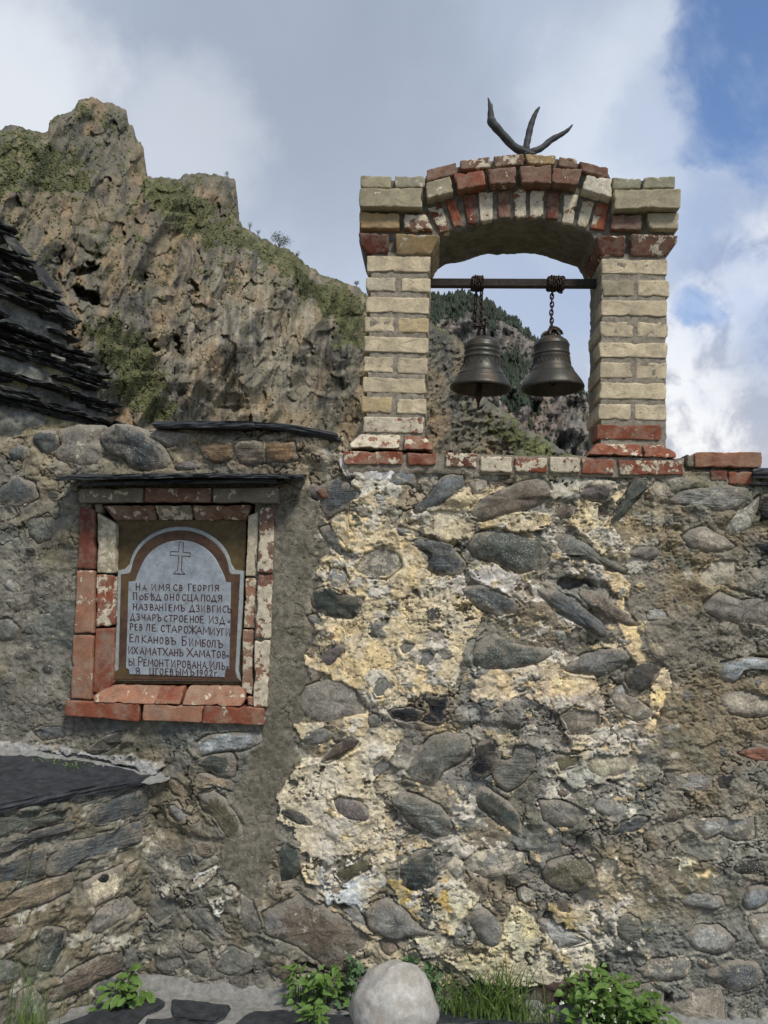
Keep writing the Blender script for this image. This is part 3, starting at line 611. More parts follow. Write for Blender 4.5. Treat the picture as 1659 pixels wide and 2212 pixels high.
def relief(name, frame, acols, ztop, nrows, zone, stones, patches, holes, mat, thick, zbot=-0.06, extra=None):
    """a weathered masonry face: a dense sheet in the frame's plane, closed over the top and down the back"""
    na = len(acols)
    t = np.linspace(0, 1, nrows)[:, None]
    zt = np.array(ztop)[None, :]
    Z = zbot + (zt - zbot) * t; A = np.repeat(np.array(acols)[None, :], nrows, 0)
    a = A.ravel(); z = Z.ravel()
    U, V = frame.proj(a, z)
    wx, wy = warp(a, z, 9.0)
    Uw, Vw = U + wx, V + wy
    rough, base, extra_h = zone(a, z, U, V, Uw, Vw)
    low = 0.016 * fbm(a * 3.2, z * 3.2, 3, 3)
    f1, f2, cid = worley(a * 7.5 + fbm(a * 6, z * 6, 3, 5) * 0.5, z * 10 + fbm(a * 6, z * 6 + 7, 3, 6) * 0.5, 11)
    dome = (1 - sstep(f1, 0.1, 0.62)) * (cid > 0.35)
    g1, g2, gid = worley(a * 24 + fbm(a * 15, z * 15, 3, 8) * 0.7, z * 30 + fbm(a * 15, z * 15 + 3, 3, 9) * 0.7, 19)
    h = low + rough * (0.018 * dome + 0.009 * fbm(a * 10, z * 12, 4, 12, 0.55) + 0.0045 * (0.5 - g1) * (gid > 0.6) + 0.0020 * fbm(a * 55, z * 55, 4, 14, 0.65)
                       + 0.0075 * ridged(a * 7 + 1.2 * z, z * 11, 4, 21, 0.5) - 0.004 * (1 - sstep(g2 - g1, 0.0, 0.10)) * (gid > 0.35))
    h += (1 - rough) * 0.0016 * fbm(a * 40, z * 40, 3, 15)
    # cracks and pits
    cw = worley(a * 5.5 + fbm(a * 11, z * 11, 4, 25) * 0.55, z * 5.5 + fbm(a * 11, z * 11 + 5, 4, 26) * 0.55, 44)
    crack = 1 - sstep(cw[1] - cw[0], 0.012, 0.040)
    cm = sstep(fbm(a * 2.6, z * 2.6, 2, 55), -0.05, 0.3)
    h -= crack * cm * 0.013 * (0.35 + 0.65 * rough)
    cv = worley(a * 16 + fbm(a * 20, z * 20, 4, 27) * 0.6, z * 16 + fbm(a * 20, z * 20 + 5, 4, 28) * 0.6, 46)
    crack2 = (1 - sstep(cv[1] - cv[0], 0.02, 0.085)) * sstep(fbm(a * 4.6, z * 4.6, 3, 56), -0.1, 0.35)
    h -= crack2 * 0.006 * rough + 0.006 * rough * np.clip(cv[2] - .5, 0, 1) * sstep(fbm(a * 4.6, z * 4.6, 3, 56), -0.1, 0.35)
    pit = sstep(ridged(a * 30, z * 34, 3, 71), 0.50, 0.72) * sstep(fbm(a * 4, z * 4, 2, 72), 0.0, 0.35) * rough
    h -= pit * 0.008
    h += extra_h
    # colour: what each place is made of
    C = base * (1 + 0.20 * fbm(a * 8, z * 8, 4, 61)[:, None] + 0.12 * fbm(a * 30, z * 30, 3, 62)[:, None])
    warm = sstep(fbm(a * 4.3, z * 4.3, 4, 63), 0.0, 0.6)[:, None]
    C = C * (1 + warm * (np.array([1.10, 1.0, 0.84]) - 1)); C = C * (1 - 0.35 * (crack * cm)[:, None]) * (1 - 0.3 * crack2[:, None])
    cool = sstep(fbm(a * 5.1, z * 5.1 + 9, 4, 64), 0.1, 0.6)[:, None]
    C = C * (1 + cool * (np.array([0.80, 0.88, 0.94]) - 1))
    pale = sstep(fbm(a * 17, z * 20, 5, 65, 0.62), 0.30, 0.40) * sstep(fbm(a * 3, z * 3, 2, 66), -0.1, 0.4) * rough
    C = C * (1 - pale[:, None]) + pale[:, None] * np.array([.36, .34, .28]) * (1 + 0.2 * fbm(a * 30, z * 30, 2, 67)[:, None])
    moss = sstep(fbm(a * 6, z * 6 + 20, 5, 68, 0.6), 0.35, 0.6)[:, None]
    C = C * (1 - 0.5 * moss) + 0.5 * moss * np.array([.085, .09, .055])
    # embedded pieces of every worley cell differ a little
    C = C * (1 + 0.22 * (cid - 0.5)[:, None] * (dome > 0.2)[:, None])
    holesn = np.maximum(sstep(fbm(a * 9, z * 10, 6, 75, 0.68), 0.40, 0.43), 0.45 * sstep(fbm(a * 40, z * 40, 4, 76, 0.6), 0.56, 0.64))
    for crop, pts, col_, kind in patches:
        P = cpl(crop, pts); I = bb(U, V, P, 22)
        if not len(I): continue
        sd = sdist(Uw[I], Vw[I], P)
        if kind == 'smooth':
            m = 1 - sstep(sd, -2, 4)
            h[I] = h[I] * (1 - m * 0.72) + m * 0.004
            C[I] = C[I] * (1 - m[:, None]) + m[:, None] * np.array(col_) * (1 + 0.22 * fbm(a[I] * 7, z[I] * 5, 4, 81)[:, None] + 0.08 * fbm(a[I] * 60, z[I] * 60, 2, 82)[:, None])
        else:
            m = (1 - sstep(sd, -1, 0.6)) * (1 - holesn[I])
            edge = np.exp(-((sd + 1.5) / 3.0) ** 2)
            h[I] = h[I] * (1 - 0.78 * m) + m * (0.012 + 0.006 * ridged(a[I] * 6 + z[I] * 4, z[I] * 9 - a[I] * 3, 3, 87) + 0.0022 * ridged(a[I] * 22, z[I] * 26, 3, 88))
            tint = fbm(a[I] * 10, z[I] * 10, 4, 83, 0.6)[:, None]; t2 = fbm(a[I] * 36, z[I] * 36, 3, 84)[:, None]
            cc = np.array(col_) * (1 + 0.16 * tint + 0.10 * t2) * (1 + sstep(tint, 0.1, 0.5) * (np.array([1.06, 0.98, 0.84]) - 1)) 
            cc = cc * np.array([1.22, 1.28, 1.46]); wht = sstep(fbm(a[I] * 9, z[I] * 9 + 4, 4, 85), 0.10, 0.5)[:, None]
            cc = cc * (1 - 0.55 * wht) + 0.55 * wht * np.array([.62, .57, .46])
            gr = sstep(fbm(a[I] * 13, z[I] * 13 + 14, 6, 86, 0.65), 0.26, 0.40)[:, None]
            cc = cc * (1 - 0.42 * gr) + 0.42 * gr * np.array([.32, .27, .19])
            ck = worley(a[I] * 9 + fbm(a[I] * 14, z[I] * 14, 4, 47) * .7, z[I] * 9 + fbm(a[I] * 14, z[I] * 14 + 5, 4, 48) * .7, 49); lk = (1 - sstep(ck[1] - ck[0], .012, .05)) * sstep(fbm(a[I] * 5, z[I] * 5, 3, 50), -.15, .2)
            cc = cc * (1 - .5 * lk[:, None]); h[I] -= m * lk * .005
            C[I] = C[I] * (1 - m[:, None]) + m[:, None] * cc
            C[I] = C[I] * (1 - (0.25 * edge * (1 - m))[:, None])
    if frame is WALL:
        zn = sstep(U, 650, 720) * (1 - sstep(U, 1380, 1440)) * sstep(V, 1030, 1060)
        for k_, (c_, th_, sc_) in enumerate((((.56, .47, .31), .40, 4.5), ((.54, .50, .42), .46, 9.0), ((.50, .40, .24), .56, 18.0))):
            fl = fbm(a * sc_ + 3 * k_, z * sc_ * 1.2 + k_ * 9, 6, 140 + k_, 0.66)
            m = sstep(fl, th_, th_ + 0.025) * zn * (1 - 0.6 * sstep(V, 1500, 1700) * (k_ < 1))
            C = C * (1 - m[:, None]) + m[:, None] * np.array(c_) * (1 + .16 * fbm(a * 25, z * 25, 3, 150)[:, None])
            h += m * 0.004
    C = C * (1 - 0.50 * (crack2 * sstep(fbm(a * 3, z * 3, 2, 57), -.2, .3))[:, None]) * (1 - 0.45 * (crack * cm)[:, None])
    Hb = h.reshape(nrows, na).copy()
    for _ in range(4):
        Hb[1:-1, 1:-1] = (Hb[:-2, 1:-1] + Hb[2:, 1:-1] + Hb[1:-1, :-2] + Hb[1:-1, 2:] + Hb[1:-1, 1:-1]) / 5
    ac = np.array(acols)
    def sample(aa, zz):
        ci = np.clip(np.round(np.interp(aa, ac, np.arange(na))).astype(int), 0, na - 1)
        tt = (zz - zbot) / (np.array(ztop)[ci] - zbot)
        ri = np.clip(np.round(tt * (nrows - 1)).astype(int), 0, nrows - 1)
        return Hb[ri, ci]
    for crop, pts, *_r in stones:
        P = cpl(crop, pts); I = bb(U, V, P, 16)
        if not len(I): continue
        sd = sdist(U[I] + 0.35 * wx[I], V[I] + 0.35 * wy[I], P)
        m = 1 - sstep(sd + 3.0 * fbm(a[I] * 22, z[I] * 22, 3, 90), -9, -2)
        h[I] = h[I] * (1 - m) + m * (Hb.ravel()[I] - 0.03)
        gap = np.exp(-((sd - 0.5) / 2.6) ** 2) * sstep(fbm(a[I] * 11, z[I] * 11, 3, 91), -0.1, 0.35)
        h[I] -= gap * 0.014
        h[I] += np.exp(-((sd - 4) / 7.0) ** 2) * 0.007 * np.clip(fbm(a[I] * 9 + 3, z[I] * 9, 3, 92) + 0.25, 0, 1)
    for crop, pts, dep in holes:
        P = cpl(crop, pts); I = bb(U, V, P, 16)
        if len(I):
            h[I] -= (1 - sstep(sdist(Uw[I], Vw[I], P), -8, 3)) * dep
    if extra is not None: h, C = extra(a, z, U, V, Uw, Vw, h, C)
    lip = sstep(t, 0.985, 1.0) * 0.02 * np.ones_like(A)
    P3 = frame.arr(a, z, h - lip.ravel())
    # over the top and down the back
    top_a = ac; top_h = (h.reshape(nrows, na)[-1] - 0.02)
    rows = [P3.reshape(nrows, na, 3)]
    cols = [np.clip(C, 0.01, 0.8).reshape(nrows, na, 3)]
    last = cols[0][-1:]
    zt1 = np.array(ztop)
    for k, (dh, dz) in enumerate([(0.03, 0.008), (0.10, 0.012), (0.25, 0.010), (thick * 0.8, 0.006), (thick, -0.03), (thick, -9)]):
        hh = top_h * (1 - k / 6) - dh; zz = zt1 + dz + (0.006 * fbm(ac * 20, ac * 0 + k * 3.3, 3, 95) if dz > 0 else 0)
        if dz < -1: zz = np.full_like(zt1, zbot)
        rows.append(frame.arr(ac, zz, hh)[None]); cols.append(last)
    VV = np.concatenate(rows, 0); CC = np.concatenate(cols, 0)
    nr = VV.shape[0]
    Fc = grid_faces(nr, na)
    o = new_obj(name, VV.reshape(-1, 3), Fc, mat, attr=CC.reshape(-1, 3).astype(np.float32))
    return o, sample

def catmull(P, n):
    P = np.asarray(P, float); m = len(P)
    seg = np.linalg.norm(np.roll(P, -1, 0) - P, axis=1); cum = np.concatenate([[0], np.cumsum(seg)]); L = cum[-1]
    out = []
    for s in np.linspace(0, L, n, endpoint=False):
        i = min(np.searchsorted(cum, s, 'right') - 1, m - 1); t = (s - cum[i]) / max(seg[i], 1e-9)
        p0, p1, p2, p3 = P[(i - 1) % m], P[i], P[(i + 1) % m], P[(i + 2) % m]
        out.append(0.5 * ((2 * p1) + (-p0 + p2) * t + (2 * p0 - 5 * p1 + 4 * p2 - p3) * t * t + (-p0 + 3 * p1 - 3 * p2 + p3) * t ** 3))
    return np.array(out)

def make_stone(frame, poly, prot, col, smear, kind, sample, parent, seed=0, name='stone'):
    """a stone bedded in mortar: outline in the wall's plane, rounded face standing proud of the bed"""
    size = max(np.ptp(np.array(poly)[:, 0]), np.ptp(np.array(poly)[:, 1]))
    n = int(np.clip(size * 220, 20, 60)); rings = 5 if size < 0.06 else 9
    P = catmull(poly, n)
    if kind == 'layer' or smear >= .3 or seed % 3 == 0:
        Q = np.asarray(poly, float); sg = np.linalg.norm(np.roll(Q, -1, 0) - Q, axis=1); cu = np.concatenate([[0], np.cumsum(sg)]); Q2 = np.vstack([Q, Q[:1]]); ss = np.linspace(0, cu[-1], n, endpoint=False)
        P = 0.75 * np.stack([np.interp(ss, cu, Q2[:, 0]), np.interp(ss, cu, Q2[:, 1])], -1) + 0.25 * P
    c = P.mean(0); dd = P - c; dd /= np.linalg.norm(dd, axis=1, keepdims=True) + 1e-9
    out = P + dd * (fbm(P[:, 0] * 16 + seed, P[:, 1] * 16, 4, seed, 0.6) * min(0.0055, size * 0.05) + 0.001)[:, None]
    prot = prot * (0.45 if kind == 'layer' else 0.62) * (0.75 if smear >= .3 else 1.0)
    V = []; hc = sample(P[:, 0], P[:, 1]); hm = float(np.mean(hc)); hc = hc * 0.5 + hm * 0.5
    q = 6.0 if kind == 'layer' else 2.3 + (seed % 5) * 0.5
    tl = (seed * 2.399) % 6.283; tl = np.array([math.cos(tl), math.sin(tl)]) * (0.10 if smear < 0.15 else 0.22) * prot / max(size, .03) * 2; RAD = [np.ones(n)]
    V.append(frame.arr(out[:, 0] , out[:, 1], hc - 0.045))
    for k in range(rings):
        r = 1 - (k / rings) ** 1.5 if k else 1.0
        p = c + (out - c) * r
        dome = prot * (1 - r ** q) ** (1 / 1.9)
        nz = 0.18 * prot * fbm(p[:, 0] * 22 + seed, p[:, 1] * 22, 3, seed + 3) + 0.0016 * fbm(p[:, 0] * 90, p[:, 1] * 90, 3, seed + 5)
        if kind == 'layer': nz += 0.004 * np.round(3 * vnoise(p[:, 0] * 6 + seed, p[:, 1] * 40 + p[:, 0] * 15, seed)) / 1.5 * min(1, k) * (1 - r * 0.4)
        nz = nz - ((p - c) @ tl); RAD.append(np.full(n, r))
        if kind != 'layer': nz = nz - 0.22 * prot * np.abs(fbm(p[:, 0] * 7 + seed * .3, p[:, 1] * 7, 2, seed + 9))
        V.append(frame.arr(p[:, 0], p[:, 1], hc * r + hm * (1 - r) - 0.008 + dome + nz * (0.3 + 0.7 * min(1, k))))
    V = np.concatenate(V); V = np.vstack([V, V[-n:].mean(0)])
    F = [tuple(f) for f in grid_faces(rings + 1, n, wrap=True)]
    o0 = rings * n; last = len(V) - 1
    F += [(o0 + i, o0 + (i + 1) % n, last) for i in range(n)]
    rv = random.uniform(0.85, 1.2)
    g_ = sum(col) / 3; col = [0.72 * x + 0.28 * g_ for x in col]
    RA = np.concatenate(RAD + [np.zeros(1)])[:, None] * np.ones((1, 3))
    return new_obj(name, V, F, M_STONE[kind], parent, (*[min(0.8, x * rv) for x in col], smear), attr=RA.astype(np.float32))

AC = np.concatenate([np.arange(-3.2, -1.72, 0.02), np.arange(-1.72, 1.80, 0.0036), np.arange(1.80, 3.3, 0.02)])
TOP = [(-900, 960), (-40, 952), (0, 945), (30, 940), (63, 938), (93, 926), (169, 918), (228, 922), (300, 925), (325, 930), (335, 926), (740, 934), (752, 960), (760, 1000), (1478, 1005), (1500, 1008), (1640, 1014), (1760, 1016), (2600, 1030)]
tp = [WALL.aw(u, v) for u, v in TOP]
ZT = np.interp(AC, [p[0] for p in tp], [p[1] for p in tp]) + 0.006 * fbm(AC * 14, AC * 0, 3, 2)
RIGHT_EDGE = [(1360, 1010), (1310, 1060), (1320, 1200), (1345, 1300), (1400, 1400), (1455, 1470), (1400, 1640), (1300, 1720), (1290, 1900), (1280, 2060), (1290, 2212), (2400, 2212), (2400, 900), (1400, 900)]
def zone_main(a, z, U, V, Uw, Vw):
    rough = np.full(a.shape, 1.0)
    base = np.tile(np.array([.245, .222, .185]), (len(a), 1))
    left = 1 - sstep(Uw, 560, 640)
    base = base * (1 - left[:, None]) + left[:, None] * np.array([.185, .174, .145])
    I = bb(U, V, RIGHT_EDGE, 30)
    m = np.zeros(len(a)); m[I] = 1 - sstep(sdist(Uw[I], Vw[I], RIGHT_EDGE), -6, 6)
    base = base * (1 - m[:, None]) + m[:, None] * np.array([.225, .203, .160])
    low = sstep(V, 1880, 2020)[:, None] * m[:, None]
    base = base * (1 - 0.75 * low) + 0.75 * low * np.array([.15, .158, .145])
    purple = np.exp(-(((U - 1120) / 210) ** 2 + ((V - 1700) / 150) ** 2))[:, None]
    base = base * (1 - 0.6 * purple) + 0.6 * purple * np.array([.25, .235, .225])
    lo2 = sstep(V, 1560, 1800)[:, None] * (1 - m[:, None]) * .6; base = base * (1 - lo2) + lo2 * np.array([.185, .178, .155])
    damp = sstep(V, 1980, 2150)[:, None] * (1 - m[:, None]) * sstep(fbm(a * 5, z * 5, 3, 99), -0.3, 0.3)[:, None]
    base = base * (1 - 0.4 * damp)
    rough = rough * (0.9 + 0.1 * m) 
    grain = m * (0.0022 * fbm(a * 150, z * 150, 2, 98))
    sm = left * sstep(V, 1040, 1100) * (1 - sstep(V, 1540, 1620)); rough = rough * (1 - .38 * sm); rough = rough * (1 - .2 * m)
    return rough, base, m * 0.012 + grain
NP = WALL.poly(*NICHE)
def extra_main(a, z, U, V, Uw, Vw, h, C):
    sd = sdist(a, z, NP)
    m = sd < 0
    h = np.where(m, -0.13, h); 
    rim = np.exp(-((sd - 0.02) / 0.03) ** 2) * (~m)
    h = h * (1 - rim * 0.8) - rim * 0.003
    C[m] = [.10, .09, .07]
    # under the brick course the core is dark and set back
    return h, C
wall, wsample = relief('stone_wall', WALL, AC, ZT, 640, zone_main, STONES, PATCH, HOLES, M_WALL, 0.55, extra=extra_main)
tag(wall, 'old rubble wall of river stones, grey mortar and flaking yellow plaster', 'wall')
for i, (crop, pts, ck, prot, smear, kind) in enumerate(STONES):
    make_stone(WALL, WALL.poly(crop, pts), prot, CK[ck], smear, kind, wsample, wall, 200 + i * 7)
# small stones and chips pressed into the joints
ALLP = [np.array(cpl(s[0], s[1])) for s in STONES]
PLP = [cpl(p[0], p[1]) for p in PATCH if p[3] == 'plaster']
STR = cpl(*PATCH[0][:2])
made = 0
rr = random.Random(21)
while made < 96:
    u = rr.uniform(-20, 1680); v = rr.uniform(1040, 2150)
    if u < 610 and 1040 < v < 1590 and u > 120: continue
    if u < 360 and v > 1560: continue
    pu = np.array([u]); pv = np.array([v])
    if sdist(pu, pv, STR)[0] < 12: continue
    if min(sdist(pu, pv, p)[0] for p in ALLP) < 9: continue
    if min(sdist(pu, pv, p)[0] for p in PLP) < 0 and rr.random() < 0.8: continue
    s = rr.choice([5, 7, 9, 12, 15, 19, 24]); ang = rr.uniform(-1.2, 0.3); el = rr.uniform(0.45, 0.9); k = rr.randint(5, 8)
    if min(sdist(pu, pv, p)[0] for p in ALLP) < s * 0.8: s = 6
    pts = []
    for j in range(k):
        t = j / k * 2 * math.pi; r = s * rr.uniform(0.75, 1.2)
        x, y = r * math.cos(t), r * el * math.sin(t)
        pts.append((u + x * math.cos(ang) - y * math.sin(ang), v - (x * math.sin(ang) + y * math.cos(ang))))
    ck = rr.choice(['grey', 'greyg', 'beige', 'pale', 'mortar', 'mortar', 'dark', 'slate', 'light', 'tan', 'brown', 'blue'])
    make_stone(WALL, [WALL.aw(*p) for p in pts], 0.006 + s * 0.0011, CK[ck], rr.uniform(0.1, 0.6), rr.choice(['plain', 'plain', 'speck', 'layer']), wsample, wall, 3000 + made * 5)
    ALLP.append(np.array(pts)); made += 1

# ================================================================== stone ledge at the left
_lu = math.radians(41)
CORNER = WALL.aw(317, 1678, 0.0)
CW = WALL.pt(CORNER[0], 0, 0.0)
LEDGE = Frame((CW.x, CW.y, 0), (math.sin(_lu), math.cos(_lu), 0), (math.cos(_lu), -math.sin(_lu), 0))
LSTONES = [
 ('E', [(440,640),(560,590),(700,530),(800,498),(740,570),(620,610),(500,655)], 'greyg', .030, .3, 'layer'),
 ('E', [(560,640),(740,570),(860,510),(905,600),(880,680),(760,715),(600,760),(470,730)], 'slate', .024, .1, 'layer'),
 ('E', [(-100,900),(-60,870),(180,800),(430,730),(460,770),(200,850),(-80,960)], 'slate', .030, .1, 'layer'),
 ('E', [(-100,700),(150,670),(420,640),(430,700),(200,780),(-100,840)], 'green', .018, .3, 'layer'),
 ('E', [(-100,1000),(60,960),(240,900),(280,950),(270,1050),(100,1080),(-100,1120)], 'slate', .026, .1, 'layer'),
 ('E', [(290,910),(500,830),(700,770),(860,730),(860,850),(660,920),(440,990),(370,1060),(285,1060)], 'blue', .024, .2, 'layer'),
 ('E', [(-100,1215),(120,1140),(300,1080),(437,1040),(443,1150),(250,1235),(-100,1350)], 'tan', .030, .15, 'layer'),
 ('E', [(508,1105),(620,1040),(745,985),(752,1110),(700,1180),(530,1262)], 'cream', .028, .5, 'plain'),
 ('E', [(760,1000),(838,960),(830,1010),(800,1060),(760,1060)], 'tan', .022, .4, 'plain'),
 ('E', [(580,1080),(620,1042),(650,1050),(640,1090),(600,1105)], 'black', .036, .0, 'plain'),
 ('E', [(210,1400),(290,1360),(400,1378),(412,1480),(360,1560),(300,1660),(215,1640),(240,1500)], 'dgreen', .032, .35, 'vein'),
 ('E', [(-80,1400),(60,1370),(150,1350),(165,1400),(60,1450),(-80,1480)], 'brown', .024, .1, 'layer'),
 ('E', [(380,1640),(560,1560),(735,1488),(742,1620),(600,1690),(440,1770),(300,1820),(330,1700)], 'brown', .036, .1, 'layer'),
 ('E', [(740,1480),(800,1450),(850,1560),(830,1640),(750,1620)], 'greyg', .022, .3, 'plain'),
 ('E', [(545,1740),(640,1680),(740,1640),(750,1700),(640,1780),(560,1800)], 'blue', .026, .5, 'plain'),
 ('E', [(520,1300),(640,1230),(760,1180),(830,1250),(740,1330),(600,1400),(520,1400)], 'mortar', .020, .3, 'plain'),
 ('E', [(-60,1560),(60,1540),(160,1600),(120,1700),(-60,1720)], 'greyg', .026, .3, 'plain'),
 ('E', [(110,1760),(200,1720),(260,1800),(220,1900),(100,1940)], 'light', .022, .4, 'plain'),
 ('E', [(880,760),(935,740),(955,840),(905,885),(880,860)], 'tan', .018, .4, 'plain'),
]
def zone_ledge(a, z, U, V, Uw, Vw):
    base = np.tile(np.array([.165, .155, .125]), (len(a), 1))
    st = fbm(a * 3 , z * 26 + a * 2, 4, 131)
    base = base * (1 + 0.25 * st[:, None])
    return np.full(a.shape, 1.0), base, 0.006 * ridged(a * 3, z * 24 + a * 2, 3, 133)
def ledge_extra(a, z, U, V, Uw, Vw, h, C):
    return h, C
LZ = CORNER[1]
LA = np.arange(-1.9, 0.06, 0.0045)
ledge, lsample = relief('stone_ledge', LEDGE, LA, np.full(len(LA), LZ - 0.012), 190, zone_ledge, LSTONES, [], [], M_WALL, 0.30)
tag(ledge, 'low masonry ledge of layered stones under a black slate top', 'ledge')
class _LF: pass
for i, (crop, pts, ck, prot, smear, kind) in enumerate(LSTONES):
    make_stone(LEDGE, LEDGE.poly(crop, pts), prot, CK[ck], smear, kind, lsample, ledge, 5000 + i * 7)

def slab(name, outline, thick, mat, parent, seed=0, jag=0.006, dens=0.03, rough=0.002):
    """a split slate: outline = 3-D points of its top edge in order; ragged layered rim"""
    P = np.array([tuple(p) for p in outline], float); n = len(P); pts = []
    for i in range(n):
        q = P[(i + 1) % n]; L = np.linalg.norm(q - P[i]); k = max(1, int(L / dens))
        for j in range(k): pts.append(P[i] + (q - P[i]) * j / k)
    P = np.array(pts); n = len(P); c = P.mean(0)
    s = np.arange(n)
    up = np.cross(P[n // 3] - P[0], P[2 * n // 3] - P[0]); up /= np.linalg.norm(up)
    if up[2] < 0: up = -up
    V = []
    lay = 5
    for k in range(lay):
        j = jag * fbm(s * 0.55 + k * 0.9, s * 0 + k * 2.1 + seed, 3, seed)
        d = P - c; ln = np.linalg.norm(d, axis=1, keepdims=True)
        q = P + d / ln * (j - jag * 0.5 * (k % 2) - (jag * 0.6 if k in (0, lay - 1) else 0))[:, None] - up * thick * k / (lay - 1) + up * (rough * fbm(P[:, 0] * 12, P[:, 1] * 12, 2, seed))[:, None]
        V.append(q)
    V = np.concatenate(V)
    F = [tuple(f[::-1]) for f in grid_faces(lay, n, wrap=True)]
    # inner rings on the top so that the face is not dead flat
    base = len(V); V2 = []
    for r in (0.8, 0.5, 0.2):
        q = c + (V[:n] - c) * r; V2.append(q + up * (rough * 1.4 * fbm(q[:, 0] * 9, q[:, 1] * 9, 3, seed + 4))[:, None])
    V = np.concatenate([V] + V2); 
    F += [(i, (i + 1) % n, base + (i + 1) % n, base + i) for i in range(n)]
    F += [tuple(f) for f in grid_faces(3, n, base, wrap=True)]
    F.append(tuple(base + 2 * n + i for i in range(n)))
    F.append(tuple((lay - 1) * n + i for i in range(n))[::-1])
    return new_obj(name, V, F, mat, parent, smooth=False)

zt = LZ + 0.012
def lp(a, h, z=zt): return LEDGE.pt(a, z, h)
# slate top of the ledge: front edge overhangs, back runs to the wall
wb = WALL.pt(-3.0, zt, 0.02)
corner_w = WALL.pt(CORNER[0] + 0.005, zt, 0.012)
slab('slate_slab', [lp(-1.05, 0.035), lp(-0.45, 0.035), lp(0.0, 0.03), corner_w, WALL.pt(CORNER[0] - 0.12, zt + .030, -0.02), WALL.pt(CORNER[0] - 0.42, zt + .06, -0.02), WALL.pt(CORNER[0] - 0.80, zt + .075, 0.0), lp(-1.06, -0.50)], 0.030, M_SLATE, ledge, 5)
slab('slate_slab', [lp(-1.9, 0.03), lp(-1.07, 0.03), lp(-1.08, -0.48), WALL.pt(CORNER[0] - 0.83, zt + .07, 0.0), WALL.pt(CORNER[0] - 1.6, zt, 0.05), WALL.pt(CORNER[0] - 2.0, zt, 0.05)], 0.030, M_SLATE, ledge, 8)
# lime mortar fillet between slab and wall
fa = np.linspace(CORNER[0] - 1.2, CORNER[0] + 0.10, 90); rows = []
for k, (hh, dz) in enumerate([(-0.01, 0.035), (0.01, 0.026), (0.03, 0.016), (0.05, 0.008), (0.065, -0.012)]):
    lift = np.interp(fa, [CORNER[0] - 1.2, CORNER[0] - 0.8, CORNER[0] - 0.42, CORNER[0] - 0.2, CORNER[0]], [.075, .075, .06, .035, 0])
    w = np.interp(fa, [CORNER[0] - 1.2, CORNER[0] - 0.5, CORNER[0] - 0.12, CORNER[0] + 0.04, CORNER[0] + 0.10], [1.3, 0.9, 0.55, 0.75, 0.25])
    rows.append(WALL.arr(fa, LZ + lift + dz * w + 0.006 * fbm(fa * 30, fa * 0 + k, 3, 7), (hh + 0.012 * fbm(fa * 18, fa * 0 + 3 * k, 3, 9)) * w))
new_obj('mortar_fillet', np.concatenate(rows), grid_faces(5, len(fa)), M_PATHM, ledge)

# ================================================================== slate path
class GFrame:
    @staticmethod
    def pt(crop, x, y, z=0.0):
        d = ray(*cp(crop, x, y)); t = (z - CAM.z) / d.z; return CAM + d * t
pv = []
PATHZ = 0.006
path_in = WALL.pt(-3.2, PATHZ, -0.02), WALL.pt(3.2, PATHZ, -0.02)
gx = np.linspace(-3.2, 3.2, 320); gy = np.linspace(-0.02, 1.6, 90)
GA, GH = np.meshgrid(gx, gy)
PZ = PATHZ + 0.006 * fbm(GA.ravel() * 18, GH.ravel() * 18, 4, 77) + 0.03 * (1 - sstep(GH.ravel(), 0.0, 0.07))
PVs = WALL.arr(GA.ravel(), PZ, GH.ravel())
path = new_obj('path', PVs, grid_faces(90, 320)[:, ::-1], M_PATHM); tag(path, kind='structure')
SL = [[(1040,1800),(1395,1838),(1355,1900),(1290,1942),(1040,1905)], [(870,1975),(890,1922),(1040,1912),(1240,1955),(1230,2080),(860,2060)],
      [(1400,1960),(1500,1882),(1700,1870),(1900,1890),(1880,1990),(1500,2080)], [(320,1970),(500,1905),(650,1850),(950,1798),(1000,1822),(900,1880),(800,1960),(560,2060),(330,2060)]]
for i, p in enumerate(SL):
    slab('slate_slab', [GFrame.pt('E', x, y, 0.022) for x, y in p][::-1], 0.02, M_SLATE, path, 20 + i, jag=0.008)
SL2 = [('K', [(10,905),(345,898),(380,990),(300,1120),(0,1100)]), ('K', [(440,925),(700,915),(980,930),(1000,1060),(460,1080)]), ('K', [(1210,905),(1659,905),(1690,975),(1240,985)]),
       ('L', [(80,830),(560,830),(560,960),(60,960)]), ('L', [(600,850),(1100,840),(1150,960),(600,960)])]
for i, (c, p) in enumerate(SL2):
    slab('slate_slab', [GFrame.pt(c, x, y, 0.022) for x, y in p][::-1], 0.02, M_SLATE, path, 40 + i, jag=0.008)
# more paving towards the camera, out of the frame
rr = random.Random(5)
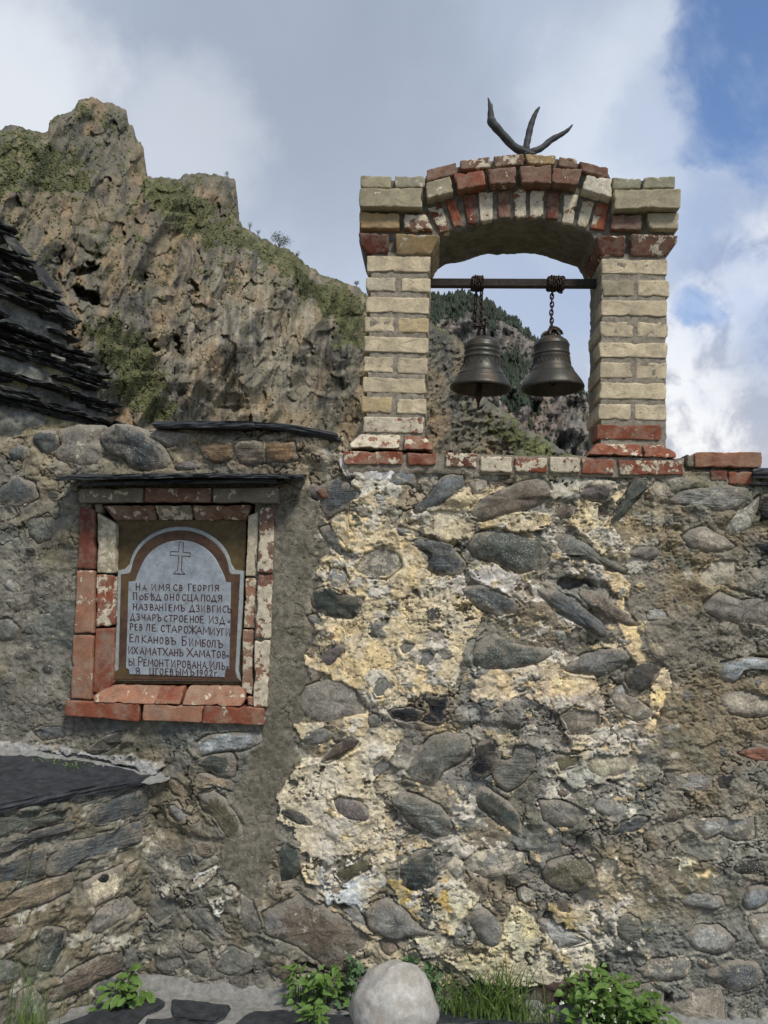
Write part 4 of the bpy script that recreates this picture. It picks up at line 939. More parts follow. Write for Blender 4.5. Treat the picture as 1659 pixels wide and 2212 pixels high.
# ================================================================== bricks
BCOL = dict(cream=(.55, .465, .32), creamd=(.46, .41, .30), creamg=(.33, .295, .20), yellow=(.48, .375, .21), red=(.215, .066, .036), redd=(.14, .045, .030), pinkr=(.27, .13, .08),
            greyb=(.17, .15, .115), dark=(.10, .07, .05), white=(.58, .54, .45), brownr=(.165, .085, .06), ochreb=(.34, .235, .115), grn=(.27, .26, .19))
def brick(frame, crop, quad, col, wash, parent, h=0.0, depth=0.12, hb=None, seed=None, name='brick', rnd=0.006, conv=None):
    """a brick: its face outlined in the wall's plane at offset h (hb = offset of the lower edge when the face slopes)"""
    brick.k += 1; seed = brick.k * 13 if seed is None else seed
    P = np.array([frame.aw(*cp(crop, x, y), h) for x, y in quad])
    c = P.mean(0); n = len(P)
    per = sum(np.linalg.norm(P[(i + 1) % n] - P[i]) for i in range(n)); st = per / 44
    out = []
    for i in range(n):
        p0, p1, p2 = P[i - 1], P[i], P[(i + 1) % n]
        d0 = (p0 - p1) / np.linalg.norm(p0 - p1); d1 = (p2 - p1) / np.linalg.norm(p2 - p1)
        r = rnd * random.uniform(0.5, 1.7)
        for t in (0, 0.33, 0.67, 1): out.append(p1 + d0 * r * (1 - t) ** 2 + d1 * r * t ** 2)
        nx0 = P[(i + 1) % n]; L = np.linalg.norm(nx0 - p1) - 2 * r
        k = max(1, int(L / st))
        for j in range(1, k): out.append(p1 + d1 * (r + L * j / k))
    out = np.array(out); m = len(out)
    dirv = (out - c); ln = np.linalg.norm(dirv, axis=1, keepdims=True); dirv /= ln
    chip = -0.0055 * np.clip(fbm(out[:, 0] * 38 + seed, out[:, 1] * 38, 4, seed, .6) - .08, 0, 1) * 1.8 + 0.0009 * fbm(out[:, 0] * 200, out[:, 1] * 200, 2, seed + 1)
    out = out + dirv * chip[:, None]
    ztop_, zbot_ = P[:, 1].max(), P[:, 1].min()
    hb = h if hb is None else hb
    jit = random.uniform(-0.0015, 0.0015)
    def hz(z): return hb + (h - hb) * np.clip((z - zbot_) / (ztop_ - zbot_ + 1e-9), 0, 1) + jit
    V = []
    V.append(frame.arr(out[:, 0], out[:, 1], h - depth + 0 * out[:, 0]))
    V.append(frame.arr(out[:, 0], out[:, 1], hz(out[:, 1]) - 0.004))
    for inset, dh in ((0.0012, -0.0014), (0.004, 0.0), (0.012, 0.0)):
        q = out - dirv * np.minimum(inset, ln[:, 0] * 0.5)[:, None]
        V.append(frame.arr(q[:, 0], q[:, 1], hz(q[:, 1]) + dh + 0.0011 * fbm(q[:, 0] * 70, q[:, 1] * 70, 3, seed + 2)))
    q = c + (out - c) * 0.4
    V.append(frame.arr(q[:, 0], q[:, 1], hz(q[:, 1]) + 0.0012 * fbm(q[:, 0] * 50, q[:, 1] * 50, 3, seed + 2)))
    V = np.concatenate(V + [frame.arr(c[None, 0], c[None, 1], hz(c[None, 1]))])
    F = [tuple(f) for f in grid_faces(6, m, wrap=True)]
    F += [(5 * m + i, 5 * m + (i + 1) % m, len(V) - 1) for i in range(m)]
    F.append(tuple(range(m))[::-1])
    rv = random.uniform(0.9, 1.1); col = BCOL[col]
    return new_obj(name, V, F, M_BRICK, parent, (*[x * rv for x in col], wash))
brick.k = 0
def R4(x0, y0, x1, y1, tilt=0.0):
    d = tilt * (x1 - x0); return [(x0, y0), (x1, y0 + d), (x1, y1 + d), (x0, y1)]

arch_root = WALL.pt(0.5, WALL.aw(1100, 1000)[1], -0.15)
arch = empty('bell_arch', arch_root, 'small brick bell arch of cream and red bricks standing on the wall', 'arch')
def B(crop, quad, col, wash=0.0, h=0.0, depth=0.12, hb=None, name='brick', root=None):
    o = brick(WALL, crop, quad, col, wash, None, h, depth, hb, name=name); adopt(o, root or arch); return o
PD = 0.25
# pillars: stretcher and header courses in turn
LP = [('G', [(177,710),(445,714),(443,779),(177,776)], 'cream', 0), ('G', [(173,800),(298,803),(297,862),(172,860)], 'creamd', 0), ('G', [(323,803),(446,806),(444,864),(322,862)], 'cream', 0),
      ('G', [(173,883),(441,888),(440,956),(172,948)], 'cream', 0), ('G', [(167,967),(293,970),(292,1033),(166,1030)], 'cream', 0), ('G', [(308,971),(438,974),(436,1036),(307,1033)], 'yellow', 0),
      ('H', [(165,258),(437,266),(435,331),(163,322)], 'cream', 0), ('H', [(163,343),(288,346),(286,412),(162,408)], 'cream', 0), ('H', [(303,347),(434,350),(432,420),(302,415)], 'cream', 0),
      ('H', [(160,429),(428,438),(426,502),(159,494)], 'cream', 0), ('H', [(154,511),(282,516),(280,583),(153,580)], 'yellow', 0.05), ('H', [(304,519),(427,523),(426,589),(303,584)], 'cream', 0),
      ('H', [(162,598),(419,601),(418,669),(161,662)], 'red', 0.95)]
RP = [('G', [(1168,722),(1447,727),(1446,790),(1168,784)], 'cream', 0), ('G', [(1168,812),(1303,814),(1303,880),(1167,878)], 'creamg', 0), ('G', [(1320,812),(1455,814),(1455,882),(1319,880)], 'cream', 0),
      ('G', [(1165,898),(1445,900),(1445,968),(1164,962)], 'cream', 0), ('G', [(1163,987),(1302,989),(1301,1055),(1161,1051)], 'cream', 0), ('G', [(1317,989),(1450,991),(1449,1056),(1316,1054)], 'cream', 0),
      ('H', [(1156,284),(1447,288),(1446,351),(1155,346)], 'cream', 0), ('H', [(1161,367),(1297,370),(1296,436),(1159,433)], 'cream', 0), ('H', [(1313,369),(1445,371),(1443,440),(1312,438)], 'cream', 0),
      ('H', [(1158,452),(1441,457),(1440,527),(1156,521)], 'cream', 0), ('H', [(1154,543),(1293,546),(1291,613),(1153,608)], 'cream', 0), ('H', [(1308,545),(1443,547),(1441,615),(1307,613)], 'cream', 0),
      ('H', [(1149,631),(1425,634),(1423,698),(1148,692)], 'red', 0.12)]
for c, q, col_, w in LP + RP:
    wide = q[1][0] - q[0][0] > 200
    if wide:
        B(c, q, col_, w, 0, 0.12)
        B(c, q, col_, w, -0.13, 0.12)
    else:
        B(c, q, col_, w, 0, 0.25)
def box_rough(name, a0, a1, z0, z1, h0, h1, mat, parent, amp=0.003, res=0.02, seed=0):
    """a block between h0 (front) and h1 (back) with uneven faces"""
    V = []; F = []
    def face(f, n1, n2):
        s = len(V)
        for i in range(n1 + 1):
            for j in range(n2 + 1): V.append(f(i / n1, j / n2))
        for i in range(n1):
            for j in range(n2):
                a = s + i * (n2 + 1) + j; F.append((a, a + 1, a + n2 + 2, a + n2 + 1))
    na = max(1, int((a1 - a0) / res)); nz = max(1, int((z1 - z0) / res)); nh = max(1, int((h0 - h1) / res))
    L = lambda t, x, y: x + (y - x) * t
    face(lambda s, t: (L(s, a0, a1), L(t, z0, z1), h0), na, nz); face(lambda s, t: (L(s, a0, a1), L(t, z0, z1), h1), na, nz)
    face(lambda s, t: (a0, L(s, z0, z1), L(t, h1, h0)), nz, nh); face(lambda s, t: (a1, L(s, z0, z1), L(t, h1, h0)), nz, nh)
    face(lambda s, t: (L(s, a0, a1), z0, L(t, h1, h0)), na, nh); face(lambda s, t: (L(s, a0, a1), z1, L(t, h1, h0)), na, nh)
    V = np.array(V)
    d = np.stack([fbm(V[:, 1] * 45 + V[:, 2] * 31, V[:, 2] * 45 + seed, 3, seed + k) + 0 * V[:, 0] + fbm(V[:, 0] * 45, V[:, 1] * 45 + V[:, 2] * 45, 3, seed + k + 3) for k in range(3)], -1) * amp
    V = V + d
    return new_obj(name, WALL.arr(V[:, 0], V[:, 1], V[:, 2]), F, mat, parent)
def aw(c, x, y, h=0.0): return WALL.aw(*cp(c, x, y), h)
for (c0, x0, y0, c1, x1, y1, sd) in (('H', 172, 735, 'G', 436, 690, 3), ('H', 1166, 770, 'G', 1440, 700, 5)):
    a0, z0 = aw(c0, x0, y0); a1, z1 = aw(c1, x1, y1)
    adopt(box_rough('mortar_core', a0, a1, z0, z1, -0.0035, -PD + 0.004, M_MORTAR, None, 0.0026, 0.012, sd), arch)
# sloping base bricks, then the red course on top of the wall
for q, col_, w in (([(150,672),(318,676),(316,738),(106,735),(108,716)], 'red', .95), ([(334,678),(420,680),(456,722),(454,744),(332,740)], 'red', .6)):
    B('H', q, col_, w, 0.0, 0.20, 0.035)
for q, col_, w in (([(1148,710),(1332,716),(1332,770),(1108,762),(1112,752)], 'red', .5), ([(1338,716),(1432,716),(1476,755),(1474,776),(1338,772)], 'red', .45)):
    B('H', q, col_, w, 0.0, 0.20, 0.035)
for q in ([(150,672),(420,680),(456,744),(106,735)], [(1148,710),(1432,716),(1474,776),(1108,762)]):
    B('H', q, 'red', .4, -0.20, 0.12)
COURSE = [([(75,742),(328,746),(326,800),(78,800)], 'red', .55), ([(346,750),(470,756),(468,804),(350,803)], 'red', .15), ([(508,748),(642,754),(640,815),(510,808)], 'redd', .75),
          ([(654,763),(790,768),(789,834),(655,828)], 'redd', 1.0), ([(801,768),(938,772),(936,834),(802,832)], 'red', .6), ([(948,768),(1078,771),(1076,836),(950,832)], 'redd', .95),
          ([(1084,771),(1222,776),(1220,842),(1085,838)], 'red', .5), ([(1237,780),(1516,784),(1514,842),(1240,844)], 'red', .55)]
for q, col_, w in COURSE:
    B('H', q, col_, w, 0.030, 0.12, root=arch); B('H', q, col_, w, -0.10, 0.24, root=arch)
a0, z0 = aw('H', 80, 850); a1, z1 = aw('H', 1510, 745)
adopt(box_rough('mortar_core', a0, a1, z0 + 0.016, z1 - 0.032, 0.018, -0.36, M_MORTAR, None, 0.004, 0.014, 9), arch)
# bricks lying on the wall at the far right belong to the wall
for q, col_, w, hh in (([(1172,12),(1625,12),(1622,116),(1178,112)], 'pinkr', .12, .02), ([(1122,28),(1168,26),(1168,112),(1124,108)], 'greyb', .2, .01), ([(1280,134),(1390,138),(1388,208),(1282,202)], 'redd', .1, .02),
                       ([(1396,140),(1560,145),(1562,238),(1400,228)], 'red', .08, .02)):
    brick(WALL, 'B', q, col_, w, wall, hh, 0.22)
slab('slate_slab', [WALL.pt(*aw('B', 1560, 128, .05), .05), WALL.pt(*aw('B', 1900, 128, .05), .05), WALL.pt(*aw('B', 1900, 118, -.3), -.3), WALL.pt(*aw('B', 1620, 118, -.3), -.3)], 0.035, M_SLATE, wall, 61)
for q in ([(1600,300),(1800,290),(1800,460),(1600,470)], [(1570,620),(1800,600),(1800,700),(1640,700)], [(1500,232),(1560,215),(1760,215),(1760,250),(1560,246)]):
    make_stone(WALL, WALL.poly('B', q), .05, CK['black'], .05, 'layer', wsample, wall, 811)

# corbel course, frieze, projecting cap bricks
for q, col_, w in (([(140,612),(268,616),(268,692),(176,690),(150,660)], 'redd', .25), ([(298,616),(486,622),(480,655),(450,694),(300,694)], 'ochreb', .45)):
    B('G', q, col_, w, 0.03, 0.30, 0.004)
for q, col_, w in (([(1140,624),(1276,622),(1272,702),(1172,702)], 'redd', .4), ([(1293,618),(1498,624),(1490,650),(1442,704),(1296,702)], 'brownr', .6)):
    B('G', q, col_, w, 0.03, 0.30, 0.004)
for q, col_, w in (([(145,525),(315,532),(313,595),(146,594)], 'ochreb', .35), ([(332,532),(424,530),(456,598),(332,598)], 'redd', .75), ([(1212,537),(1340,536),(1336,600),(1208,598)], 'brownr', .4), ([(1362,530),(1496,528),(1492,598),(1364,597)], 'creamg', .1)):
    B('G', q, col_, w, 0.022, 0.28)
for q, col_, w in (([(143,424),(411,424),(409,506),(144,502)], 'creamg', .35), ([(1221,429),(1504,426),(1502,508),(1223,512)], 'creamg', .15)):
    B('G', q, col_, w, 0.055, 0.34)
for q, col_, w in (([(149,370),(279,374),(276,422),(150,421)], 'creamg', .3), ([(296,373),(424,372),(422,421),(296,420)], 'grn', .35), ([(1212,380),(1335,384),(1333,426),(1214,428)], 'grn', .1), ([(1345,376),(1480,374),(1478,423),(1344,424)], 'grn', .35)):
    B('G', q, col_, w, 0.02, 0.30)
VS = [([(430,510),(490,490),(527,605),(490,614)], 'redd', .75), ([(508,480),(550,470),(582,585),(546,594)], 'red', .1), ([(578,457),(634,447),(638,575),(606,582)], 'redd', .3), ([(648,440),(711,437),(707,557),(655,568)], 'red', .95),
      ([(730,437),(776,430),(784,548),(728,551)], 'brownr', .1), ([(794,428),(849,425),(849,548),(801,551)], 'red', .85), ([(865,433),(926,433),(921,546),(865,551)], 'red', .95), ([(936,435),(996,435),(986,556),(932,554)], 'redd', .12),
      ([(1011,452),(1072,452),(1046,578),(1000,571)], 'brownr', 1.0), ([(1088,475),(1139,480),(1106,592),(1062,588)], 'ochreb', .9), ([(1150,485),(1202,490),(1182,606),(1119,594)], 'red', .45)]
for q, col_, w in VS: B('G', q, col_, w, 0.0, 0.12, root=arch)
OU = [([(425,402),(528,375),(544,440),(430,470)], 'creamg', .5), ([(543,363),(671,348),(679,410),(560,432)], 'red', .2), ([(685,345),(806,332),(808,402),(698,411)], 'brownr', .35), ([(822,332),(956,325),(955,407),(830,402)], 'brownr', .1),
      ([(960,340),(1089,342),(1066,413),(957,402)], 'brownr', .35), ([(1098,368),(1211,386),(1211,464),(1087,430)], 'white', .6)]
for q, col_, w in OU: B('G', q, col_, w, 0.05, 0.33)
TH = [([(425,347),(553,317),(557,365),(428,396)], 'brownr', .15), ([(566,308),(697,290),(699,336),(572,346)], 'brownr', .65), ([(712,288),(841,278),(841,326),(715,331)], 'brownr', .6), ([(845,280),(976,287),(971,326),(850,323)], 'ochreb', .4),
      ([(988,288),(1066,300),(1063,341),(985,331)], 'brownr', .5), ([(1072,310),(1196,336),(1196,382),(1086,351)], 'brownr', .4)]
for q, col_, w in TH: B('G', q, col_, w, 0.025, 0.30)
# the mass of mortar behind them, with the plastered underside of the arch
def interp_px(xs, pts): return np.interp(xs, [p[0] for p in pts], [p[1] for p in pts])
topc = [(148,384),(420,384),(428,360),(556,326),(700,300),(840,288),(980,294),(1070,312),(1194,345),(1215,388),(1478,384)]
botf = [(148,640),(176,700),(440,700),(486,622),(520,602),(580,592),(640,572),(710,556),(850,550),(930,552),(990,566),(1060,588),(1130,612),(1170,704),(1440,704),(1478,650)]
xs = np.concatenate([np.linspace(152, 486, 46), np.linspace(487, 1140, 110), np.linspace(1141, 1476, 46)])
tA = np.array([aw('G', x, y) for x, y in zip(xs, interp_px(xs, topc))]); bA = np.array([aw('G', x, y) for x, y in zip(xs, interp_px(xs, botf))])
aa = tA[:, 0]; zt_, zb_ = tA[:, 1] - 0.006, bA[:, 1] + 0.002
rows = []
nF = 26
for k in range(nF): rows.append((aa, zt_ + (zb_ - zt_) * k / (nF - 1), -0.010 + 0.004 * fbm(aa * 50, (zt_ + (zb_ - zt_) * k / (nF - 1)) * 50, 3, 41)))
for k in range(1, 14):
    hh = -0.010 - k / 13 * 0.315
    rows.append((aa, zb_ - 0.009 * sstep(k, 0, 2) * (np.abs(aa - aa.mean()) < 0.32) + 0.003 * fbm(aa * 22, aa * 0 + k * 0.45, 4, 45) - (0.004 * sstep(k, 11, 13)), hh + 0.003 * fbm(aa * 40, aa * 0 + k, 2, 46)))
for k in range(1, 6): rows.append((aa, zb_ + (zt_ - zb_) * k / 5, np.full_like(aa, -0.325)))
for k in range(1, 5): rows.append((aa, zt_ + 0.004 * fbm(aa * 30, aa * 0 + k, 3, 48), -0.325 + k / 4 * 0.315))
Vc = np.concatenate([WALL.arr(*r) for r in rows]); nr = len(rows)
Fc = [tuple(f[::-1]) for f in grid_faces(nr, len(xs))]
m_ = len(xs)
Fc.append(tuple(r * m_ for r in range(nr - 1))); Fc.append(tuple(r * m_ + m_ - 1 for r in range(nr - 1))[::-1])
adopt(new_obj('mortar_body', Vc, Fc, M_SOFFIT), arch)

# ================================================================== bar, chains, bells, antler
def tube(path, radii, seg=8, caps=True):
    P = [Vector(p) for p in path]; V = []; F = []
    prev = None
    for i, p in enumerate(P):
        t = (P[min(i + 1, len(P) - 1)] - P[max(i - 1, 0)]).normalized()
        if prev is None: n = t.orthogonal().normalized()
        else:
            n = prev - t * prev.dot(t); n.normalize()
        prev = n; b = t.cross(n); r = radii[i] if hasattr(radii, '__len__') else radii
        for k in range(seg):
            an = 2 * math.pi * k / seg; V.append(p + n * math.cos(an) * r + b * math.sin(an) * r)
    for i in range(len(P) - 1):
        for k in range(seg): F.append((i * seg + k, i * seg + (k + 1) % seg, (i + 1) * seg + (k + 1) % seg, (i + 1) * seg + k))
    if caps: F.append(tuple(range(seg))[::-1]); F.append(tuple((len(P) - 1) * seg + k for k in range(seg)))
    return V, F
def join(parts):
    V = []; F = []
    for v, f in parts:
        o = len(V); V += list(v); F += [tuple(i + o for i in q) for q in f]
    return V, F
HD = -0.125
la, lz = WALL.aw(*cp('M', 0, 118), HD); ra, rz = WALL.aw(*cp('M', 1520, 124), HD)
bz = (lz + rz) / 2; bh = 0.0165
bar_v = []
for a in np.linspace(la - 0.03, ra + 0.03, 24):
    for dz, dh in ((bh, bh), (bh, -bh), (-bh, -bh), (-bh, bh)): bar_v.append(WALL.pt(a, bz + dz + (rz - lz) * (a - (la + ra) / 2) / (ra - la), HD + dh))
bf = [tuple(f) for f in grid_faces(24, 4, wrap=True)] + [(3, 2, 1, 0), (92, 93, 94, 95)]
bar = new_obj('iron_bar', bar_v, bf, M_IRON, smooth=False); tag(bar, 'square rusty iron bar spanning the arch between both pillars', 'bar')
bmod = bar.modifiers.new('edge', 'BEVEL'); bmod.width = 0.0025; bmod.segments = 2

# one chain link, shared by every link
LL, LW, LR = 0.0122, 0.0068, 0.0030
lk = []
for k in range(20):
    t = 2 * math.pi * k / 20; x = math.cos(t); y = math.sin(t)
    lk.append((LW * x, 0, LL * y * (1.0) + (LL - LW) * 0.25 * np.sign(y)))
def closed_tube(P, r, seg=7):
    V, F = [], []; n = len(P); P = [Vector(p) for p in P]
    nn = Vector((0, 1, 0))
    for i in range(n):
        t = (P[(i + 1) % n] - P[i - 1]).normalized(); b = t.cross(nn).normalized()
        for k in range(seg):
            an = 2 * math.pi * k / seg; V.append(P[i] + nn * math.cos(an) * r + b * math.sin(an) * r)
    for i in range(n):
        for k in range(seg): F.append((i * seg + k, ((i + 1) % n) * seg + k, ((i + 1) % n) * seg + (k + 1) % seg, i * seg + (k + 1) % seg))
    return V, F
_lv, _lf = closed_tube(lk, LR)
link0 = new_obj('link', _lv, _lf, M_CHAIN)
LINK_ME = link0.data; bpy.data.objects.remove(link0)
def add_link(p, axis, roll, parent):
    o = bpy.data.objects.new('link', LINK_ME); SC.collection.objects.link(o)
    z = Vector(axis).normalized(); x = z.orthogonal().normalized(); y = z.cross(x)
    Mr = Matrix((x, y, z)).transposed().to_4x4()
    M = Matrix.Translation(p) @ Mr @ Matrix.Rotation(roll, 4, 'Z')
    o.parent = parent; o.matrix_parent_inverse = Matrix.Translation(parent.location).inverted(); o.matrix_basis = M
    return o
def strand(p0, p1, parent, roll0=0.0):
    d = p1 - p0; n = max(2, int(d.length / 0.0165)); 
    for i in range(n + 1):
        p = p0 + d * i / n
        add_link(p + Vector((0.0012 * math.sin(i * 1.7), 0.001 * math.cos(i), 0)), d + Vector((random.uniform(-.002, .002), 0, 0)), roll0 + (math.pi / 2) * (i % 2) + math.pi / 4 + i * 0.06, parent)
def wrap(a, z, turns, parent, gap=0.0145, drop=0.0):
    """turns of chain round the square bar"""
    for t in range(turns):
        aa0 = a + (t - (turns - 1) / 2) * gap
        r = bh + 0.006; pts = []
        n = 11
        for k in range(n):
            an = 2 * math.pi * k / n + t * 0.3
            c, s = math.cos(an), math.sin(an); m = max(abs(c), abs(s)); 
            q = 0.75 + 0.25 * m
            pts.append(WALL.pt(aa0 + 0.002 * math.sin(3 * an), z + r * s / m * q, HD + r * c / m * q))
        for k in range(n):
            add_link(pts[k], pts[(k + 1) % n] - pts[k - 1], (math.pi / 2) * (k % 2) + 0.7, parent)
def Pm(x, y, h=HD): return WALL.pt(*WALL.aw(*cp('M', x, y), h), h)
chainL = empty('chain', Pm(470, 118), 'dark chain in two strands holding the left bell', 'chain', 'chains wound round the bar')
chainR = empty('chain', Pm(1140, 118), 'single strand dark chain holding the right bell', 'chain', 'chains wound round the bar')
wrap(WALL.aw(*cp('M', 465, 118), HD)[0], bz, 5, chainL, 0.0088)
wrap(WALL.aw(*cp('M', 1155, 118), HD)[0], bz, 7, chainR, 0.0088)
strand(Pm(452, 165), Pm(442, 500), chainL); strand(Pm(498, 165), Pm(500, 500), chainL, 0.8)
strand(Pm(452, 165, HD - 0.02), Pm(446, 480, HD - 0.012), chainL, 0.4)
strand(Pm(1125, 165), Pm(1118, 520), chainR)
strand(Pm(1140, 150), Pm(1190, 185), chainR, 0.5)
# tail of chain looped through the right bell's crown
for k in range(9):
    t = k / 8; p = Pm(1120 + 75 * t, 520 - 60 * t * (1 - t) + 30 * t, HD + 0.02)
    add_link(p, Vector((1, 0, 0.4 - t)), k * 1.57, chainR)
for k in range(7):
    t = k / 6; p = Pm(1120 - 35 * t, 520 + 45 * t, HD + 0.022); add_link(p, Vector((-0.5, 0, -1)), k * 1.57, chainR)
for k in range(6):
    t = k / 5; p = Pm(440 + 70 * t, 490 + 14 * math.sin(t * 3.1), HD + 0.022); add_link(p, Vector((1, 0, 0)), k * 1.57 + 0.5, chainL)

PXM = 0.2441 * (3.128 + 0.125 - 0.04) / FPX * 1.0
def bell(xc, prof, ylip, label, tilt, clapper, zz_y, zz_n, yaw=0.0):
    base = Pm(xc, ylip)
    e = empty('bell', base, label, 'bell', 'bells hanging in the arch')
    seg = 96; V = []
    pr = [(r * PXM, (ylip - y) * PXM * 1.03) for y, r in prof]
    inner = [(max(0.004, r - (0.010 if z < 0.05 else 0.007)), z - (0.0 if i else 0)) for i, (r, z) in enumerate(pr)][::-1]
    full = [(0.0005, pr[0][1])] + pr + [(pr[-1][0] - 0.004, pr[-1][1] - 0.003)] + [(r, max(z - 0.004, 0.0)) for r, z in inner[1:-1]] + [(0.0005, inner[-1][1] - 0.008)]
    for r, z in full:
        for k in range(seg):
            an = 2 * math.pi * k / seg; V.append((r * math.cos(an), r * math.sin(an), z))
    F = [tuple(f) for f in grid_faces(len(full), seg, wrap=True)]
    o = new_obj('bell_body', V, F, M_BRONZE)
    tl = Matrix.Translation(base) @ Matrix.Rotation(tilt, 4, WALL.n) @ Matrix.Rotation(yaw, 4, 'Z')
    def put(ob): ob.parent = e; ob.matrix_parent_inverse = Matrix.Translation(base).inverted(); ob.matrix_basis = tl; return ob
    put(o)
    # zigzag ornament standing proud of the waist
    zs = [p[1] for p in pr][::-1]; rs = [p[0] for p in pr][::-1]
    path = []
    for k in range(zz_n * 2 + 1):
        y = zz_y[0] if k % 2 else zz_y[1]; z = (ylip - y) * PXM * 1.03; r = float(np.interp(z, zs, rs)) + 0.0006
        an = math.pi * k / zz_n; path.append(Vector((r * math.cos(an), r * math.sin(an), z)))
    dense = []
    for i in range(len(path) - 1):
        for j in range(4):
            q = path[i].lerp(path[i + 1], j / 4); r = float(np.interp(q.z, zs, rs)) + 0.0006; m = math.hypot(q.x, q.y); dense.append(Vector((q.x / m * r, q.y / m * r, q.z)))
    v, f = tube(dense, 0.0011, 5); put(new_obj('zigzag_band', v, f, M_BRONZE))
    # beaded line above it
    bv, bf_ = [], []
    for k in range(60):
        an = 2 * math.pi * k / 60; z = (ylip - (zz_y[0] - 8)) * PXM * 1.03; r = float(np.interp(z, zs, rs)); c = Vector((r * math.cos(an), r * math.sin(an), z)); o_ = len(bv)
        for d in ((1, 0, 0), (-1, 0, 0), (0, 1, 0), (0, -1, 0), (0, 0, 1), (0, 0, -1)): bv.append(c + Vector(d) * 0.0017)
        for q in ((0, 2, 4), (2, 1, 4), (1, 3, 4), (3, 0, 4), (2, 0, 5), (1, 2, 5), (3, 1, 5), (0, 3, 5)): bf_.append(tuple(o_ + i for i in q))
    put(new_obj('bead_band', bv, bf_, M_BRONZE))
    return e, put, pr
profL = [(598, 2), (598, 60), (600, 96), (606, 104), (618, 118), (634, 140), (650, 155), (664, 160), (684, 161), (690, 166), (696, 161), (700, 164), (706, 159), (728, 159), (734, 165), (742, 163), (748, 159), (764, 160), (776, 164),
         (780, 168), (788, 166), (794, 162), (820, 165), (850, 171), (880, 181), (905, 193), (926, 207), (930, 214), (936, 213), (942, 217), (948, 216), (962, 228), (968, 236), (976, 237), (994, 250), (1012, 262), (1026, 271), (1036, 277), (1046, 280), (1054, 279)]
profR = [(596, 2), (596, 60), (598, 100), (604, 108), (616, 120), (632, 142), (650, 153), (664, 157), (672, 162), (678, 157), (686, 158), (694, 156), (730, 157), (742, 158), (748, 164), (756, 162), (762, 158), (776, 160), (784, 163), (792, 160),
         (820, 163), (850, 169), (875, 180), (886, 190), (894, 192), (902, 194), (910, 200), (918, 203), (926, 211), (945, 224), (965, 238), (985, 252), (1005, 264), (1022, 273), (1036, 279), (1046, 281), (1054, 279)]
eL, putL, prL = bell(493, profL, 1054, 'left bronze bell with zigzag band and pointed clapper showing below', math.radians(-1.5), True, (800, 862), 22)
eR, putR, prR = bell(1129, profR, 1058, 'right bronze bell with brownish waist, hanging on a single chain', math.radians(2.0), False, (790, 842), 30)
def loop(w, hgt, r, rot, seg=14):
    P = [(w * math.cos(math.pi * k / seg), 0, hgt * math.sin(math.pi * k / seg)) for k in range(seg + 1)]
    v, f = tube(P, r, 8); R = Matrix.Rotation(rot, 3, 'Z'); return [R @ Vector(p) for p in v], f
ztL = prL[0][1]; ztR = prR[0][1]
vL, fL = join([loop(0.024, 0.050, 0.0072, k * math.pi / 3) for k in range(3)] + [tube([(0, 0, 0), (0, 0, 0.046)], [0.014, 0.011], 10)])
oL = new_obj('crown', [Vector(p) + Vector((0, 0, ztL - 0.002)) for p in vL], fL, M_BRONZE); putL(oL)
vR, fR = join([loop(0.042, 0.030, 0.0055, k * math.pi / 3 + 0.2) for k in range(3)] + [loop(0.016, 0.040, 0.006, 0.3 + k * math.pi / 2) for k in range(2)])
oR = new_obj('crown', [Vector(p) + Vector((0, 0, ztR - 0.002)) for p in vR], fR, M_BRONZE); putR(oR)
cz = lambda y: (1054 - y) * PXM * 1.03
v, f = tube([(-0.006, 0, 0.16), (-0.006, 0, 0.02), (-0.007, 0, cz(1115)), (-0.007, 0, cz(1128)), (-0.007, 0, cz(1150)), (-0.007, 0, cz(1180)), (-0.007, 0, cz(1243))], [0.006, 0.010, 0.018, 0.017, 0.010, 0.0055, 0.0035], 12)
putL(new_obj('clapper', v, f, M_IRON))
v, f = join([tube([(0, 0, 0.16), (0, 0, 0.045)], 0.005, 8), closed_tube([(0.012 * math.cos(t * math.pi / 8), 0, 0.032 + 0.014 * math.sin(t * math.pi / 8)) for t in range(16)], 0.0045)])
putR(new_obj('clapper', v, f, M_IRON))

HA = -0.06
def Pg(x, y, h=HA): return WALL.pt(*WALL.aw(*cp('G', x, y), h), h)
def smooth_path(pts, n):
    P = np.array([[*p] for p in pts], float); out = []
    m = len(P)
    for s in np.linspace(0, m - 1.0001, n):
        i = int(s); t = s - i; p0, p1, p2, p3 = P[max(i - 1, 0)], P[i], P[min(i + 1, m - 1)], P[min(i + 2, m - 1)]
        out.append(0.5 * ((2 * p1) + (-p0 + p2) * t + (2 * p0 - 5 * p1 + 4 * p2 - p3) * t * t + (-p0 + 3 * p1 - 3 * p2 + p3) * t ** 3))
    return np.array(out)
K_ = 0.00094
def tine(pts, n=26):
    S = smooth_path([(x, y, h, r) for x, y, h, r in pts], n)
    P = [Pg(a, b, c) for a, b, c, r in S]; R = [max(0.0012, r * K_) * (1 + 0.06 * math.sin(i * 1.9)) for i, (a, b, c, r) in enumerate(S)]
    return tube(P, R, 10)
